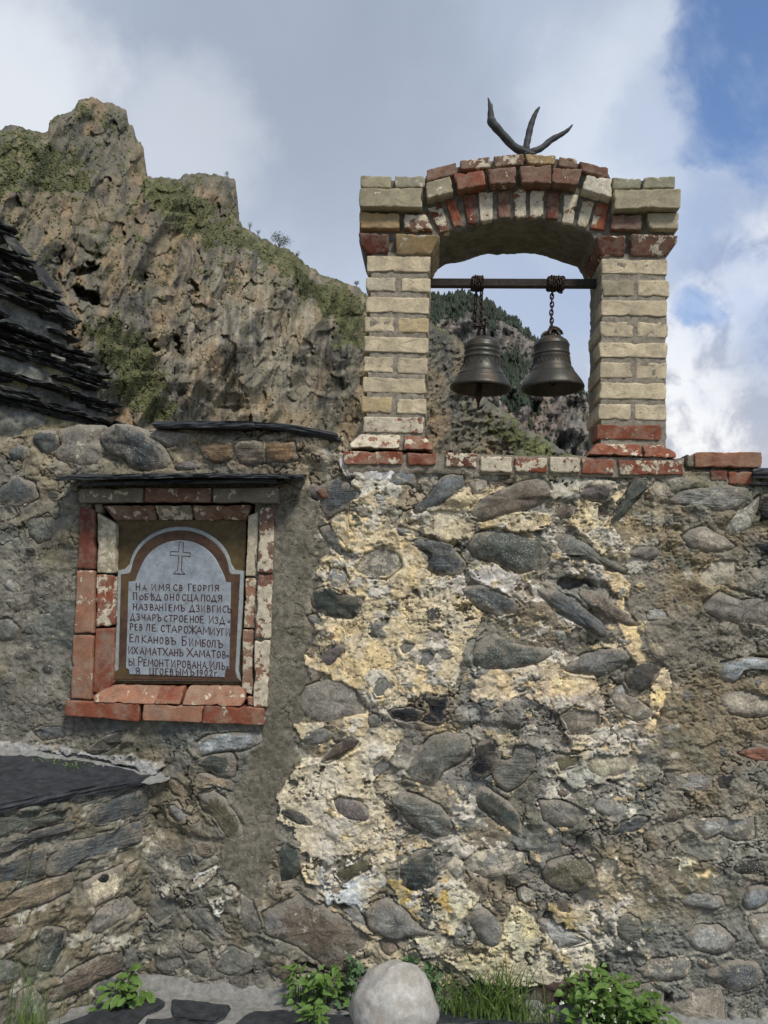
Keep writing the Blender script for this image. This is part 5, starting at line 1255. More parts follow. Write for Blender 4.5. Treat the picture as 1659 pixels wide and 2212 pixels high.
av, af = join([tine([(880, 292, HA, 20), (845, 274, HA, 19), (800, 252, HA + .01, 18), (755, 205, HA + .02, 18), (722, 168, HA + .03, 19), (704, 145, HA + .03, 20), (700, 118, HA + .03, 15), (698, 85, HA + .035, 11), (693, 60, HA + .035, 6), (688, 43, HA + .035, 2)]),
               tine([(700, 150, HA + .03, 12), (692, 145, HA + .03, 9), (689, 128, HA + .03, 3)], 8), tine([(700, 105, HA + .035, 8), (704, 85, HA + .035, 5), (706, 70, HA + .035, 2)], 8),
               tine([(860, 285, HA, 18), (850, 252, HA, 15), (857, 215, HA - .01, 15), (868, 165, HA - .015, 14), (882, 125, HA - .02, 11), (895, 98, HA - .02, 8), (906, 83, HA - .02, 4)]),
               tine([(840, 288, HA, 17), (880, 270, HA, 15), (915, 255, HA - .01, 14), (955, 222, HA - .02, 14), (995, 200, HA - .03, 11), (1025, 180, HA - .03, 8), (1045, 157, HA - .03, 3)])])
antler = new_obj('antler', av, af, M_ANTLER); tag(antler, 'weathered grey stag antler with three tines on top of the arch', 'antler')

# ================================================================== plaque niche
frame_root = WALL.pt(*aw('F', 880, 1560), 0)
nf = empty('niche_frame', frame_root, 'flaking brick surround under a black slate hood framing the plaque', 'brick surround')
def BF(q, col_, w, h=0.012, hb=None, depth=0.13): B('F', q, col_, w, h, depth, hb, root=nf)
for q, c, w, h in (([(400,452),(732,448),(730,520),(402,524)], 'greyb', .5, .05), ([(738,448),(1074,450),(1075,520),(736,520)], 'brownr', .45, .05), ([(1084,450),(1422,446),(1420,526),(1086,522)], 'greyb', .4, .05)):
    BF(q, c, w, h)
for q, c, w in (([(522,538),(782,537),(782,611),(566,612)], 'brownr', .5), ([(788,537),(972,537),(972,611),(790,611)], 'greyb', .65), ([(978,537),(1276,535),(1250,612),(980,611)], 'brownr', .55)):
    BF(q, c, w, .020, -.02)
for q, c, w in (([(408,548),(482,560),(478,866),(396,864)], 'redd', .15), ([(392,871),(478,870),(476,1192),(378,1190)], 'pinkr', .35), ([(370,1202),(472,1198),(466,1530),(360,1526)], 'pinkr', .25)):
    BF(q, c, w, .018)
for q, c, w in (([(498,575),(590,632),(590,885),(496,882)], 'creamg', .75), ([(492,890),(590,892),(588,1156),(488,1158)], 'red', .7), ([(488,1168),(582,1164),(578,1445),(540,1500),(472,1496)], 'red', .12)):
    BF(q, c, w, .004)
for q, c, w in (([(1268,590),(1318,570),(1310,902),(1254,900)], 'creamd', .6), ([(1254,908),(1308,906),(1300,1166),(1243,1164)], 'pinkr', .75), ([(1240,1172),(1295,1172),(1288,1512),(1234,1480)], 'pinkr', .7)):
    BF(q, c, w, .000)
for q, c, w in (([(1328,548),(1400,550),(1392,886),(1312,882)], 'brownr', .75), ([(1316,892),(1392,890),(1382,1218),(1302,1216)], 'redd', .85), ([(1300,1228),(1380,1226),(1364,1570),(1292,1568)], 'red', .85)):
    BF(q, c, w, .018)
for q, c, w in (([(498,1500),(570,1452),(828,1462),(808,1546),(500,1536)], 'pinkr', .3), ([(822,1462),(942,1460),(934,1548),(806,1546)], 'red', .15), ([(958,1458),(1232,1462),(1258,1500),(1252,1558),(948,1548)], 'pinkr', .35)):
    BF(q, c, w, .000, .045)
for q, c, w in (([(328,1536),(712,1552),(706,1642),(330,1612)], 'red', .12), ([(728,1554),(1042,1562),(1028,1648),(724,1636)], 'pinkr', .25), ([(1042,1560),(1344,1576),(1346,1662),(1028,1650)], 'red', .30)):
    BF(q, c, w, .040)
for q, c, w in (([(470,1498),(496,1498),(495,1532),(468,1530)], 'red', .3), ([(1260,1514),(1292,1516),(1292,1564),(1262,1560)], 'pinkr', .4), ([(476,528),(518,528),(518,578),(500,582),(480,560)], 'greyb', .3)):
    BF(q, c, w, .012)
a0, z0 = aw('F', 340, 1640); a1, z1 = aw('F', 1410, 455)
# hood: dark slate tilted outwards
HO = 0.15
def hp(x, y, h): return WALL.pt(*aw('F', x, y, h), h)
hzl = aw('F', 275, 394, HO)[1]; hzr = aw('F', 1545, 392, 0.10)[1]
al, ar = aw('F', 275, 394, HO)[0], aw('F', 1545, 392, 0.10)[0]
hood = slab('hood_slate', [WALL.pt(al, hzl, HO), WALL.pt(al + (ar - al) * .3, hzl * .72 + hzr * .28 + .008, HO + .01), WALL.pt(al + (ar - al) * .62, hzl * .4 + hzr * .6 + .010, HO), WALL.pt(ar - .04, hzr + .006, HO * .9), WALL.pt(ar, hzr, HO * .6),
                       WALL.pt(ar, hzr + .03, -0.03), WALL.pt(al + .06, hzl + .045, -0.03), WALL.pt(al + .0, hzl + .02, 0.06)], 0.016, M_SLATE, None, 71, jag=0.010, dens=0.018)
adopt(hood, nf)
h2 = slab('hood_slate', [WALL.pt(al + .10, hzl - .016, HO * .8), WALL.pt((al + ar) / 2, hzl * .5 + hzr * .5 - .012, HO * .85), WALL.pt(ar - .10, hzr - .014, HO * .75), WALL.pt(ar - .08, hzr + .0, -0.03), WALL.pt(al + .12, hzl + .005, -0.03)], 0.014, M_SLATE, None, 72, jag=0.012, dens=0.018)
adopt(h2, nf)
# cap slates on the wall, left part
def top_slab(x0, y0, x1, y1, ho, th, seed, crop='F', back=-0.45, mid=0.0):
    A0 = aw(crop, x0, y0, ho); A1 = aw(crop, x1, y1, ho)
    return slab('cap_slate', [WALL.pt(A0[0], A0[1], ho), WALL.pt((A0[0] + A1[0]) / 2, (A0[1] + A1[1]) / 2 + mid, ho + .01), WALL.pt(A1[0], A1[1], ho), WALL.pt(A1[0] + .02, A1[1] + .01, back), WALL.pt(A0[0], A0[1] + .01, back)], th, M_SLATE, wall, seed, jag=0.006)
top_slab(782, 106, 1300, 108, 0.05, 0.028, 81); top_slab(1290, 112, 1720, 168, 0.045, 0.020, 82, mid=0.012); top_slab(1450, 136, 1740, 192, 0.03, 0.018, 83)

# ================================================================== plaque
PH = -0.014
plaque_root = WALL.pt(*aw('F', 915, 1455, PH), PH)
pq = empty('memorial_plaque', plaque_root, 'arched blue-grey memorial plaque with a cross and nine lines of lettering', 'plaque')
def Ppt(x, y, h): return WALL.aw(*cp('P', x, y), h)
def plate(name, outline, h, th, mat, bev=0.0):
    P = np.array([Ppt(x, y, h) for x, y in outline]); c = P.mean(0); n = len(P)
    V = [WALL.arr(P[:, 0], P[:, 1], np.full(n, h - th))]
    V.append(WALL.arr(P[:, 0], P[:, 1], np.full(n, h - bev)))
    d = c - P; d /= np.linalg.norm(d, axis=1, keepdims=True)
    q = P + d * bev; V.append(WALL.arr(q[:, 0], q[:, 1], np.full(n, h)))
    F = [tuple(f) for f in grid_faces(3, n, wrap=True)] + [tuple(2 * n + i for i in range(n)), tuple(range(n))[::-1]]
    o = new_obj(name, np.concatenate(V), F, mat, smooth=False); adopt(o, pq); return o
def arc(cx, cy, rx, ry, a0, a1, n):
    return [(cx + rx * math.cos(math.radians(a0 + (a1 - a0) * i / n)), cy - ry * math.sin(math.radians(a0 + (a1 - a0) * i / n))) for i in range(n + 1)]
plate('background_panel', [(40,90),(1612,90),(1600,700),(1560,2080),(0,2060),(20,1500),(50,700)], PH - 0.012, 0.05, M_OCHRE)
rim_out = [(1590,705),(1560,1300),(1520,1920),(1555,2040),(10,2030),(12,1900),(20,1870),(45,1300),(60,700),(150,680),(185,640)] + arc(815, 700, 620, 530, 172, 8, 30)[0:] + [(1440,640),(1470,690)]
plate('rim', rim_out, PH, 0.02, M_RIM, 0.004)
band_out = [(1540,745),(1510,1300),(1480,1900),(1500,1990),(1540,2030),(12,2020),(20,1930),(70,1900),(85,1300),(100,745),(190,735),(215,715)] + arc(815, 715, 588, 500, 171, 9, 30) + [(1410,715),(1440,745)]
plate('border_band', band_out, PH + 0.0035, 0.02, M_MAROON, 0.003)
text_out = [(1428,845),(1420,1300),(1405,1890),(1362,1900),(1350,1990),(205,1955),(195,1900),(160,1880),(175,1400),(190,835),(270,825),(300,740)] + arc(815, 815, 505, 480, 158, 22, 26) + [(1345,760),(1368,838)]
plate('text_panel', text_out, PH + 0.0068, 0.02, M_PLAQUE, 0.002)
# sloping lower border
TH_ = PH + 0.0068 + 0.0010
def stroke_mesh(strokes, w, name, mat=None):
    V = []; F = []
    for st in strokes:
        P = [np.array(Ppt(x, y, TH_)) for x, y in st]
        if len(P) < 2: continue
        L = []; R = []
        for i, p in enumerate(P):
            d = (P[min(i + 1, len(P) - 1)] - P[max(i - 1, 0)]); ln = np.linalg.norm(d); d = d / (ln + 1e-9)
            e = 0 if 0 < i < len(P) - 1 else w * 0.4
            q = p + (d * e if i == len(P) - 1 else (-d * e if i == 0 else 0)); nn = np.array([-d[1], d[0]])
            k = 1.0
            if 0 < i < len(P) - 1:
                d1 = P[i] - P[i - 1]; d2 = P[i + 1] - P[i]; cs = np.dot(d1, d2) / (np.linalg.norm(d1) * np.linalg.norm(d2) + 1e-9); k = min(1.8, 1 / max(0.4, math.sqrt((1 + cs) / 2)))
            ww = w * random.uniform(0.85, 1.15); L.append(q + nn * ww / 2 * k); R.append(q - nn * ww / 2 * k)
        s = len(V); n = len(L)
        for Q, hh in ((L, 0), (R, 0), (L, -0.0016), (R, -0.0016)):
            V += [WALL.pt(q[0], q[1], TH_ + hh) for q in Q]
        for i in range(n - 1):
            F.append((s + i, s + n + i, s + n + i + 1, s + i + 1)); F.append((s + i, s + i + 1, s + 2 * n + i + 1, s + 2 * n + i)); F.append((s + n + i + 1, s + n + i, s + 3 * n + i, s + 3 * n + i + 1))
    o = new_obj(name, V, F, mat or M_INK, smooth=False); adopt(o, pq); return o
def ring(cx, cy, rx, ry, a0=0, a1=360, n=10):
    return [(cx + rx * math.cos(math.radians(a0 + (a1 - a0) * i / n)), cy + ry * math.sin(math.radians(a0 + (a1 - a0) * i / n))) for i in range(n + 1)]
# hand lettering: strokes in a 1 x 1 box, y up
bowl = lambda x0, yc, rx, ry: [(x0, yc + ry)] + ring(x0 + rx * 0.4, yc, rx * 0.6, ry, 90, -90, 6) + [(x0, yc - ry)]
GL = {
 'А': [[(0, 0), (.5, 1), (1, 0)], [(.2, .35), (.8, .35)]],
 'Б': [[(.9, 1), (.1, 1), (.1, 0)], bowl(.1, .28, .8, .28)],
 'В': [[(.1, 0), (.1, 1)], bowl(.1, .76, .65, .24), bowl(.1, .27, .8, .27)],
 'Г': [[(.1, 0), (.1, 1), (.85, 1)]],
 'Д': [[(0, -.18), (.02, 0), (1, 0), (1, -.18)], [(.12, 0), (.55, 1), (.85, 0)]],
 'Е': [[(.85, 1), (.1, 1), (.1, 0), (.9, 0)], [(.1, .52), (.75, .52)]],
 'Ж': [[(.5, 0), (.5, 1)], [(0, 1), (.5, .5), (0, 0)], [(1, 1), (.5, .5), (1, 0)]],
 'З': [[(.1, .85)] + ring(.42, .76, .36, .24, 130, -90, 7) + ring(.42, .27, .42, .27, 90, -140, 8)],
 'И': [[(.08, 1), (.08, 0), (.92, 1), (.92, 0)]],
 'І': [[(.5, 0), (.5, .95)], [(.42, 1.16), (.58, 1.16)]],
 'К': [[(.1, 0), (.1, 1)], [(.9, 1), (.1, .48), (.95, 0)]],
 'Л': [[(0, 0), (.15, .1), (.35, 1), (.9, 1), (.9, 0)]],
 'М': [[(0, 0), (.12, 1), (.5, .3), (.88, 1), (1, 0)]],
 'Н': [[(.08, 0), (.08, 1)], [(.92, 0), (.92, 1)], [(.08, .5), (.92, .5)]],
 'О': [ring(.5, .5, .45, .5, 0, 360, 14)],
 'П': [[(.08, 0), (.08, 1), (.9, 1), (.9, 0)]],
 'Р': [[(.1, 0), (.1, 1)], bowl(.1, .72, .85, .28)],
 'С': [ring(.55, .5, .48, .5, 45, 315, 12)],
 'Т': [[(0, 1), (1, 1)], [(.5, 1), (.5, 0)]],
 'У': [[(.05, 1), (.5, .42)], [(.95, 1), (.3, 0), (.1, .02)]],
 'Х': [[(0, 1), (1, 0)], [(1, 1), (0, 0)]],
 'Ц': [[(.08, 1), (.08, 0), (.85, 0), (.85, 1)], [(.85, 0), (1, 0), (1, -.2)]],
 'Ч': [[(.08, 1), (.1, .55), (.4, .42), (.9, .5)], [(.9, 1), (.9, 0)]],
 'Ы': [[(.08, 1), (.08, 0)], bowl(.08, .27, .6, .27), [(.95, 0), (.95, 1)]],
 'Ь': [[(.1, 1), (.1, 0)], bowl(.1, .27, .85, .27)],
 'Ъ': [[(0, 1), (.3, 1), (.3, 0)], bowl(.3, .27, .7, .27)],
 'Ѣ': [[(.3, 1.12), (.3, 0)], [(0, .82), (.8, .82)], bowl(.3, .27, .7, .27)],
 'Я': [[(.9, 0), (.9, 1)], [(.9, 1)] + ring(.5, .74, .42, .26, -90, -270, 6)[::1] + [(.9, .48)], [(.5, .48), (.05, 0)]],
 '.': [[(.1, .02), (.25, .02)]], '=': [[(.1, .3), (.9, .3)], [(.1, .6), (.9, .6)]],
 '1': [[(.2, .8), (.55, 1), (.55, 0)]], '9': [ring(.5, .7, .38, .3, 0, 360, 10), [(.88, .7), (.8, .3), (.3, 0)]],
 '0': [ring(.5, .5, .38, .5, 0, 360, 12)], '2': [[(.12, .75)] + ring(.5, .73, .36, .27, 180, -20, 7)[1:] + [(.1, 0), (.95, 0)]],
 'г': [[(.1, 0), (.1, .62), (.7, .62)]],
}
GL['Я'] = [[(.9, 0), (.9, 1), (.45, 1), (.15, .9), (.08, .74), (.18, .57), (.45, .48), (.9, .48)], [(.5, .48), (.05, 0)]]
# each line: the letters with the px (crop P) of every letter's left side, its width, cap height, and the base line at both ends
LINES = [
 ("НА ИМЯ СВ ГЕОРГІЯ", [(283,48,85),(365,42,58),(470,55,72),(560,60,72),(640,50,72),(735,50,72),(808,38,68),(915,50,82),(972,36,68),(1030,42,68),(1095,38,66),(1160,34,66),(1195,22,66),(1235,46,70)], 937, 948),
 ("ПОБѢДОНОСЦАПОДЯ", [(250,46,85),(325,48,52),(388,44,72),(455,52,75),(520,66,72),(628,40,72),(695,46,78),(768,38,74),(838,48,74),(905,58,74),(982,50,72),(1070,46,74),(1135,44,72),(1190,64,74),(1275,48,76)], 1050, 1074),
 ("НАЗВАНІЕМЪДЗИВГИСЪ", [(248,46,74),(315,54,72),(382,44,72),(452,44,72),(510,44,72),(565,44,74),(632,22,74),(680,40,74),(745,56,76),(818,52,76),(925,68,80),(1010,44,78),(1070,44,78),(1140,42,78),(1205,40,76),(1262,46,78),(1330,40,76),(1378,54,82)], 1172, 1208),
 ("ДЗЧАРЪСТРОЕНОЕИЗД=", [(212,58,80),(290,44,78),(352,44,72),(415,46,72),(480,42,74),(535,52,80),(625,38,66),(680,46,76),(740,46,78),(805,46,78),(868,44,78),(935,44,78),(995,46,76),(1055,46,80),(1165,56,84),(1235,44,78),(1290,66,84),(1392,24,60)], 1296, 1345),
 ("РЕВЛЕ.СТАРОЖАМИУГИ", [(212,38,76),(270,36,72),(325,36,72),(405,46,80),(475,44,78),(530,20,70),(585,48,78),(650,48,80),(715,60,80),(795,42,80),(862,50,84),(920,92,92),(1015,62,86),(1095,76,92),(1180,58,84),(1255,48,84),(1315,40,84),(1368,46,88)], 1414, 1490),
 ("ЕЛКАНОВЪБИМБОЛЪ", [(206,48,92),(270,46,74),(352,56,84),(425,56,78),(498,50,78),(570,42,76),(640,46,80),(700,62,84),(838,58,104),(925,50,84),(1000,66,80),(1082,42,82),(1140,42,82),(1195,48,84),(1268,62,90)], 1558, 1640),
 ("ИХАМАТХАНЪХАМАТОВ=", [(190,52,84),(255,48,84),(335,46,78),(400,60,82),(480,50,80),(545,48,82),(608,56,86),(680,52,80),(745,44,80),(800,52,84),(898,72,100),(980,52,78),(1050,62,84),(1128,50,80),(1195,48,84),(1262,42,80),(1325,42,82),(1378,26,60)], 1704, 1760),
 ("ЫРЕМОНТИРОВАНАИЛЬ=", [(195,66,80),(310,52,104),(375,40,78),(430,60,80),(505,46,80),(565,46,82),(632,52,84),(708,50,84),(782,42,82),(842,44,80),(905,42,80),(962,46,80),(1025,42,80),(1085,46,82),(1172,58,92),(1245,50,82),(1320,40,84),(1374,24,60)], 1842, 1898),
 ("ЯЦГОЕВЫМЪ1902г.", [(280,46,76),(448,52,78),(520,36,74),(570,42,72),(636,38,74),(695,38,72),(765,58,76),(845,60,74),(930,56,80),(1015,24,70),(1052,38,70),(1110,40,70),(1172,36,72),(1232,34,70),(1272,14,40)], 1948, 1976),
]
for text, boxes, y0, y1 in LINES:
    chars = [c for c in text if c != ' ']
    strokes = []
    for ch, (x, w, hgt) in zip(chars, boxes):
        yb = y0 + (y1 - y0) * (x - 200) / 1200
        sl = random.uniform(-0.03, 0.03)
        for st in GL[ch]:
            strokes.append([(x + (px + sl * py) * w, yb - py * hgt) for px, py in st])
    if text.startswith('ЫР'): strokes.append([(1142, 1882), (1152, 1882)])
    stroke_mesh(strokes, 0.0034, 'inscription_line')
cross = [(805,355),(856,357),(850,478),(942,488),(938,530),(840,524),(832,700),(878,745),(735,738),(785,695),(800,520),(698,515),(700,470),(798,474),(805,355)]
stroke_mesh([cross], 0.0022, 'cross')
# ================================================================== stepped slate roof behind the wall
def at(u, v, Y):
    d = ray(u, v); return CAM + d * (Y / d.y)
_ru = math.radians(26)
E1 = Vector((-math.sin(_ru), -math.cos(_ru), 0)); N1 = Vector((math.cos(_ru), -math.sin(_ru), 0)); DG = (E1 - N1).normalized()
T0 = at(*cp('N', 1262, 1962), 6.0)
TIPS = [(1262,1962),(1172,1775),(1078,1492),(910,1292),(785,962),(600,735),(356,402),(178,92)]
tips = []
pn = DG.cross(Vector((0, 0, 1))).normalized()
for x, y in TIPS:
    d = ray(*cp('N', x, y)); t = (T0 - CAM).dot(pn) / d.dot(pn); tips.append(CAM + d * t)
roof = empty('stepped_roof', Vector((T0.x, T0.y, T0.z)) + DG * 0.8, 'stepped slate roof of a stone building behind the left end of the wall', 'roof')
rr = random.Random(3)
for k, tp_ in enumerate(tips):
    pieces = [0.0, 0.42, 0.95, 1.35, 1.9, 2.6] if k % 2 else [0.0, 0.30, 0.72, 1.2, 1.65, 2.2, 2.7]
    th = 0.045 if k % 2 == 0 else 0.035
    for j in range(len(pieces) - 1):
        s0, s1 = pieces[j] + (0.004 if j else 0), pieces[j + 1]; o = rr.uniform(-0.03, 0.03) if j else 0
        dz = Vector((0, 0, rr.uniform(-0.012, 0.012) if j else 0))
        if j == 0:
            pts = [tp_, tp_ + E1 * s1 * .5 + N1 * 0.0, tp_ + E1 * s1, tp_ + E1 * s1 - N1 * 0.45, tp_ - N1 * 0.45, tp_ - N1 * 0.2 ]
        else:
            pts = [tp_ + E1 * s0 + N1 * o, tp_ + E1 * (s0 + s1) / 2 + N1 * (o + .012), tp_ + E1 * s1 + N1 * (o * .6), tp_ + E1 * s1 - N1 * 0.5, tp_ + E1 * s0 - N1 * 0.5]
        for lay in range(2 if j % 2 == 0 or k in (0, 2, 5) else 1):
            adopt(slab('roof_slate', [p + dz - Vector((0, 0, lay * (th * .9))) - N1 * (lay * .035) + E1 * (lay * .02 if j == 0 else 0) for p in pts], th * .8, M_SLATE_G, None, 300 + k * 11 + j + lay * 5, jag=0.022, dens=0.035, rough=0.006), roof)
    if k:
        for j, (s0, s1) in enumerate(((0.46, 1.1), (1.12, 2.2))):
            adopt(slab('roof_slate', [tp_ - N1 * s0, tp_ - N1 * s1, tp_ - N1 * s1 + E1 * .5, tp_ - N1 * s0 + E1 * .5], th, M_SLATE_G, None, 500 + k * 3 + j, jag=0.02, dens=0.06), roof)
for k in range(len(tips) - 1):      # thinner slates part of the way up each course
    for q in range(5):
        f = rr.choice([.3, .45, .6, .75]); p0 = tips[k].lerp(tips[k + 1], f); s0 = rr.uniform(0.0, 2.1); s1 = s0 + rr.uniform(.2, .55)
        if q == 0: s0, s1 = 0.0, .3
        o = rr.uniform(-.05, .0)
        adopt(slab('roof_slate', [p0 + E1 * s0 + N1 * o, p0 + E1 * (s0 + s1) / 2 + N1 * (o + .015), p0 + E1 * s1 + N1 * o, p0 + E1 * s1 - N1 * .3, p0 + E1 * s0 - N1 * .3], rr.uniform(.014, .03), M_SLATE_G, None, 900 + k * 7 + q, jag=0.022, dens=0.035, rough=0.004), roof)
# coursed rubble between the slates
for k in range(len(tips)):
    top = tips[k].z - 0.045; bot = tips[k - 1].z - 0.02 if k else tips[0].z - 1.9
    ins = 0.11
    c = tips[k] + DG * ins
    RFk = Frame((c.x, c.y, 0), E1, N1)
    sg = 1
    aL = np.arange(0, 2.7, 0.022); zl = np.arange(bot, top + 0.03, 0.022)
    if len(zl) < 3: zl = np.linspace(bot, top, 4)
    Ag, Zg = np.meshgrid(aL, zl); a_, z_ = Ag.ravel(), Zg.ravel()
    f1, f2, cid = worley(a_ * 4.5 + 0.3 * fbm(a_ * 4, z_ * 4, 2, 7) + k * 7.7, z_ * 9, 61 + k)
    hh = 0.022 * (1 - sstep(f1, 0.15, 0.7)) - 0.02 * (1 - sstep(f2 - f1, 0.02, 0.12)) + 0.010 * fbm(a_ * 16, z_ * 16, 3, 8)
    Cc = np.array([.15, .15, .13]) * (0.75 + 0.6 * cid[:, None]) * (1 + 0.25 * fbm(a_ * 9, z_ * 9, 4, 9)[:, None])
    tan_ = (cid > 0.78)[:, None]; Cc = np.where(tan_, Cc * np.array([1.25, 1.1, .75]), Cc)
    wt_ = sstep(fbm(a_ * 10, z_ * 10, 4, 12, .6), .25, .4)[:, None]; Cc = Cc * (1 - wt_ * .6) + wt_ * .6 * np.array([.26, .26, .235])
    P3 = RFk.arr(a_, z_, hh)
    adopt(new_obj('rubble_course', P3, grid_faces(len(zl), len(aL))[:, ::-1], M_WALL, attr=Cc.astype(np.float32)), roof)
    # the other side, away from the camera
    RF2 = Frame((c.x, c.y, 0), -N1, -E1)
    P4 = RF2.arr(a_, z_, hh)
    adopt(new_obj('rubble_course', P4, grid_faces(len(zl), len(aL)), M_WALL, attr=Cc.astype(np.float32)), roof)
for (x0, y0), (x1, y1), w, sd in (((112, 108), (300, 350), 0.09, 1), ((415, 450), (600, 700), 0.10, 2), ((610, 780), (770, 980), 0.09, 3)):
    d = ray(*cp('N', x0, y0)); A_ = CAM + d * ((T0 - CAM).dot(pn) / d.dot(pn)); d = ray(*cp('N', x1, y1)); B_ = CAM + d * ((T0 - CAM).dot(pn) / d.dot(pn))
    adopt(slab('hip_slate', [A_, B_, B_ + E1 * w * 1.2 + Vector((0, 0, -0.02)), A_ + E1 * w + Vector((0, 0, -0.03))], 0.03, M_SLATE_G, None, 700 + sd, jag=0.012, dens=0.05), roof)
for k in range(10):
    t = rr.uniform(0.1, 1.0); i = rr.randint(0, 5); p = tips[i] + E1 * t - N1 * rr.uniform(-0.0, 0.05) + Vector((0, 0, 0.01)); s = rr.uniform(0.02, 0.05)
    q = [p + E1 * s * math.cos(x) * 1.6 + N1 * s * math.sin(x) for x in (0, 1.1, 2.2, 3.3, 4.4, 5.4)]
    adopt(slab('loose_chip', q, 0.02, M_RUBBLE, None, 720 + k, jag=0.006, dens=0.03), roof)

# ================================================================== mountains
def sheet(name, sky_pts, vbot, u0, u1, du, nrows, R0, disp, colf, mat, jit, back, jscale=30):
    us = np.arange(u0, u1, du); nu = len(us)
    vt = np.interp(us + 5.0 * fbm(us / 9, us * 0, 3, 8), [p[0] for p in sky_pts], [p[1] for p in sky_pts]) - jit * fbm(us / jscale, us * 0, 4, 3, 0.65) - jit * 0.6 * fbm(us / (jscale * .2), us * 0 + 4, 4, 5, .7)
    vr = np.linspace(vt.min(), vbot, nrows)[:, None]
    U = np.repeat(us[None], nrows, 0); V = np.maximum(vr, vt[None]); sheet.valid = (vr >= vt[None])
    u, v = U.ravel(), V.ravel()
    R = R0(u, v, (np.repeat(vt[None], nrows, 0)).ravel()) + disp(u, v)
    top = np.exp(-((V - vt[None]) / 10.0) ** 1).ravel(); R = R + top * back * 0.12
    D = np.array(_f)[None] + np.outer((u - 829.5) / FPX, np.array(_r)) + np.outer((1106 - v) / FPX, np.array(_u))
    hn = np.hypot(D[:, 0], D[:, 1])[:, None]
    P = np.array(CAM) + D / hn * R[:, None]
    C = colf(u, v, vt[None].repeat(nrows, 0).ravel(), P)
    P = P.reshape(nrows, nu, 3); C = C.reshape(nrows, nu, 3)
    # the far side of the ridge
    rows = [P[::-1]]; cols = [C[::-1]]
    top_p = P[0]; dirh = D.reshape(nrows, nu, 3)[0].copy(); dirh[:, 2] = 0; dirh /= np.linalg.norm(dirh, axis=1, keepdims=True)
    for k in range(1, 9):
        q = top_p + dirh * back * (k / 8.0); q = q.copy(); q[:, 2] = top_p[:, 2] - (top_p[:, 2] + 5) * (k / 8.0) ** 1.6 + (back * .02 * fbm(us / 25, us * 0 + k, 3, 9))
        if k == 8: q[:, 2] = -3
        rows.append(q[None]); cols.append(C[:1])
    VV = np.concatenate(rows).reshape(-1, 3); CC = np.concatenate(cols).reshape(-1, 3)
    o = new_obj(name, VV, grid_faces(nrows + 8, nu), mat, smooth=False, attr=np.clip(CC, 0.01, 0.8).astype(np.float32))
    return tag(o, kind='structure'), (us, vt, P, C)

SKY1 = [(-500, 300), (-200, 285), (0, 279)] + [(x * .488, y * .488 + 162) for x, y in [(40,218),(90,228),(150,245),(212,250),(238,188),(300,165),(330,148),(350,112),(400,97),(428,112),(455,128),(480,122),(505,132),(530,140),(560,162),(566,195),(588,222),(600,255),
        (618,285),(630,320),(634,370),(638,420),(646,448),(690,455),(720,446),(760,460),(790,464),(820,440),(880,432),(970,436),(1022,452),(1036,470),(1044,520),(1050,580),(1056,640),(1070,670),(1100,690),(1150,715),(1210,745),(1270,770),(1310,800),(1360,840),(1400,880),(1460,900),(1530,920),(1590,940),(1620,970)]]
SKY1 += [(840, 665), (880, 690), (930, 703), (955, 712), (985, 727), (1003, 745), (1010, 775), (1030, 835), (1055, 862), (1100, 895), (1143, 930), (1180, 948), (1215, 972), (1240, 985), (1330, 1000), (1800, 1080)]
def cr(*pts): return [(x * .488, y * .488 + 162) for x, y in pts]
CAVES = [(cr((310,880),(360,850),(440,830),(430,870),(350,900)), 2.5), (cr((325,930),(400,960),(450,990),(420,1020),(350,1000)), 4.5), (cr((600,905),(640,880),(655,895),(620,950),(600,940)), 2.2), (cr((650,1170),(690,1180),(700,1230),(670,1220)), 2),
         (cr((770,1130),(800,1160),(805,1230),(780,1220)), 2), (cr((840,910),(880,930),(870,990),(850,960)), 2), (cr((1340,1180),(1390,1200),(1380,1250),(1345,1230)), 1.6)]
GREEN = [(cr((-900,200),(0,250),(180,260),(330,330),(430,480),(420,560),(200,520),(0,520),(-900,560)), .60), (cr((560,450),(800,455),(960,600),(1060,660),(1250,760),(1450,890),(1620,960),(1640,1240),(1480,1180),(1330,960),(1120,800),(900,760),(700,640)), .82),
         (cr((340,1100),(500,1060),(620,1180),(760,1400),(800,1540),(600,1540),(520,1380),(400,1200)), .78), (cr((800,430),(1040,440),(1030,470),(800,470)), .75), (cr((240,170),(360,110),(560,150),(560,230),(420,240),(300,220)), .35), (cr((1560,950),(1800,960),(1900,1400),(1640,1300)), .6),
         ([(1110,905),(1143,928),(1180,946),(1220,975),(1210,1010),(1120,985),(1090,950)], 1.0), ([(925,700),(1000,735),(985,745),(925,722)], .9), ([(1040,900),(1100,900),(1120,960),(1050,960)], .55)]
def R_cliff(u, v, vt):
    b = 92 + 0.085 * (u - 100) + 26 * np.clip((760 - v) / 500, 0, 1) ** 1.5
    for poly, w in GREEN[1:3]:
        b = b
    return b + 20 * sstep(u, 905, 1000)
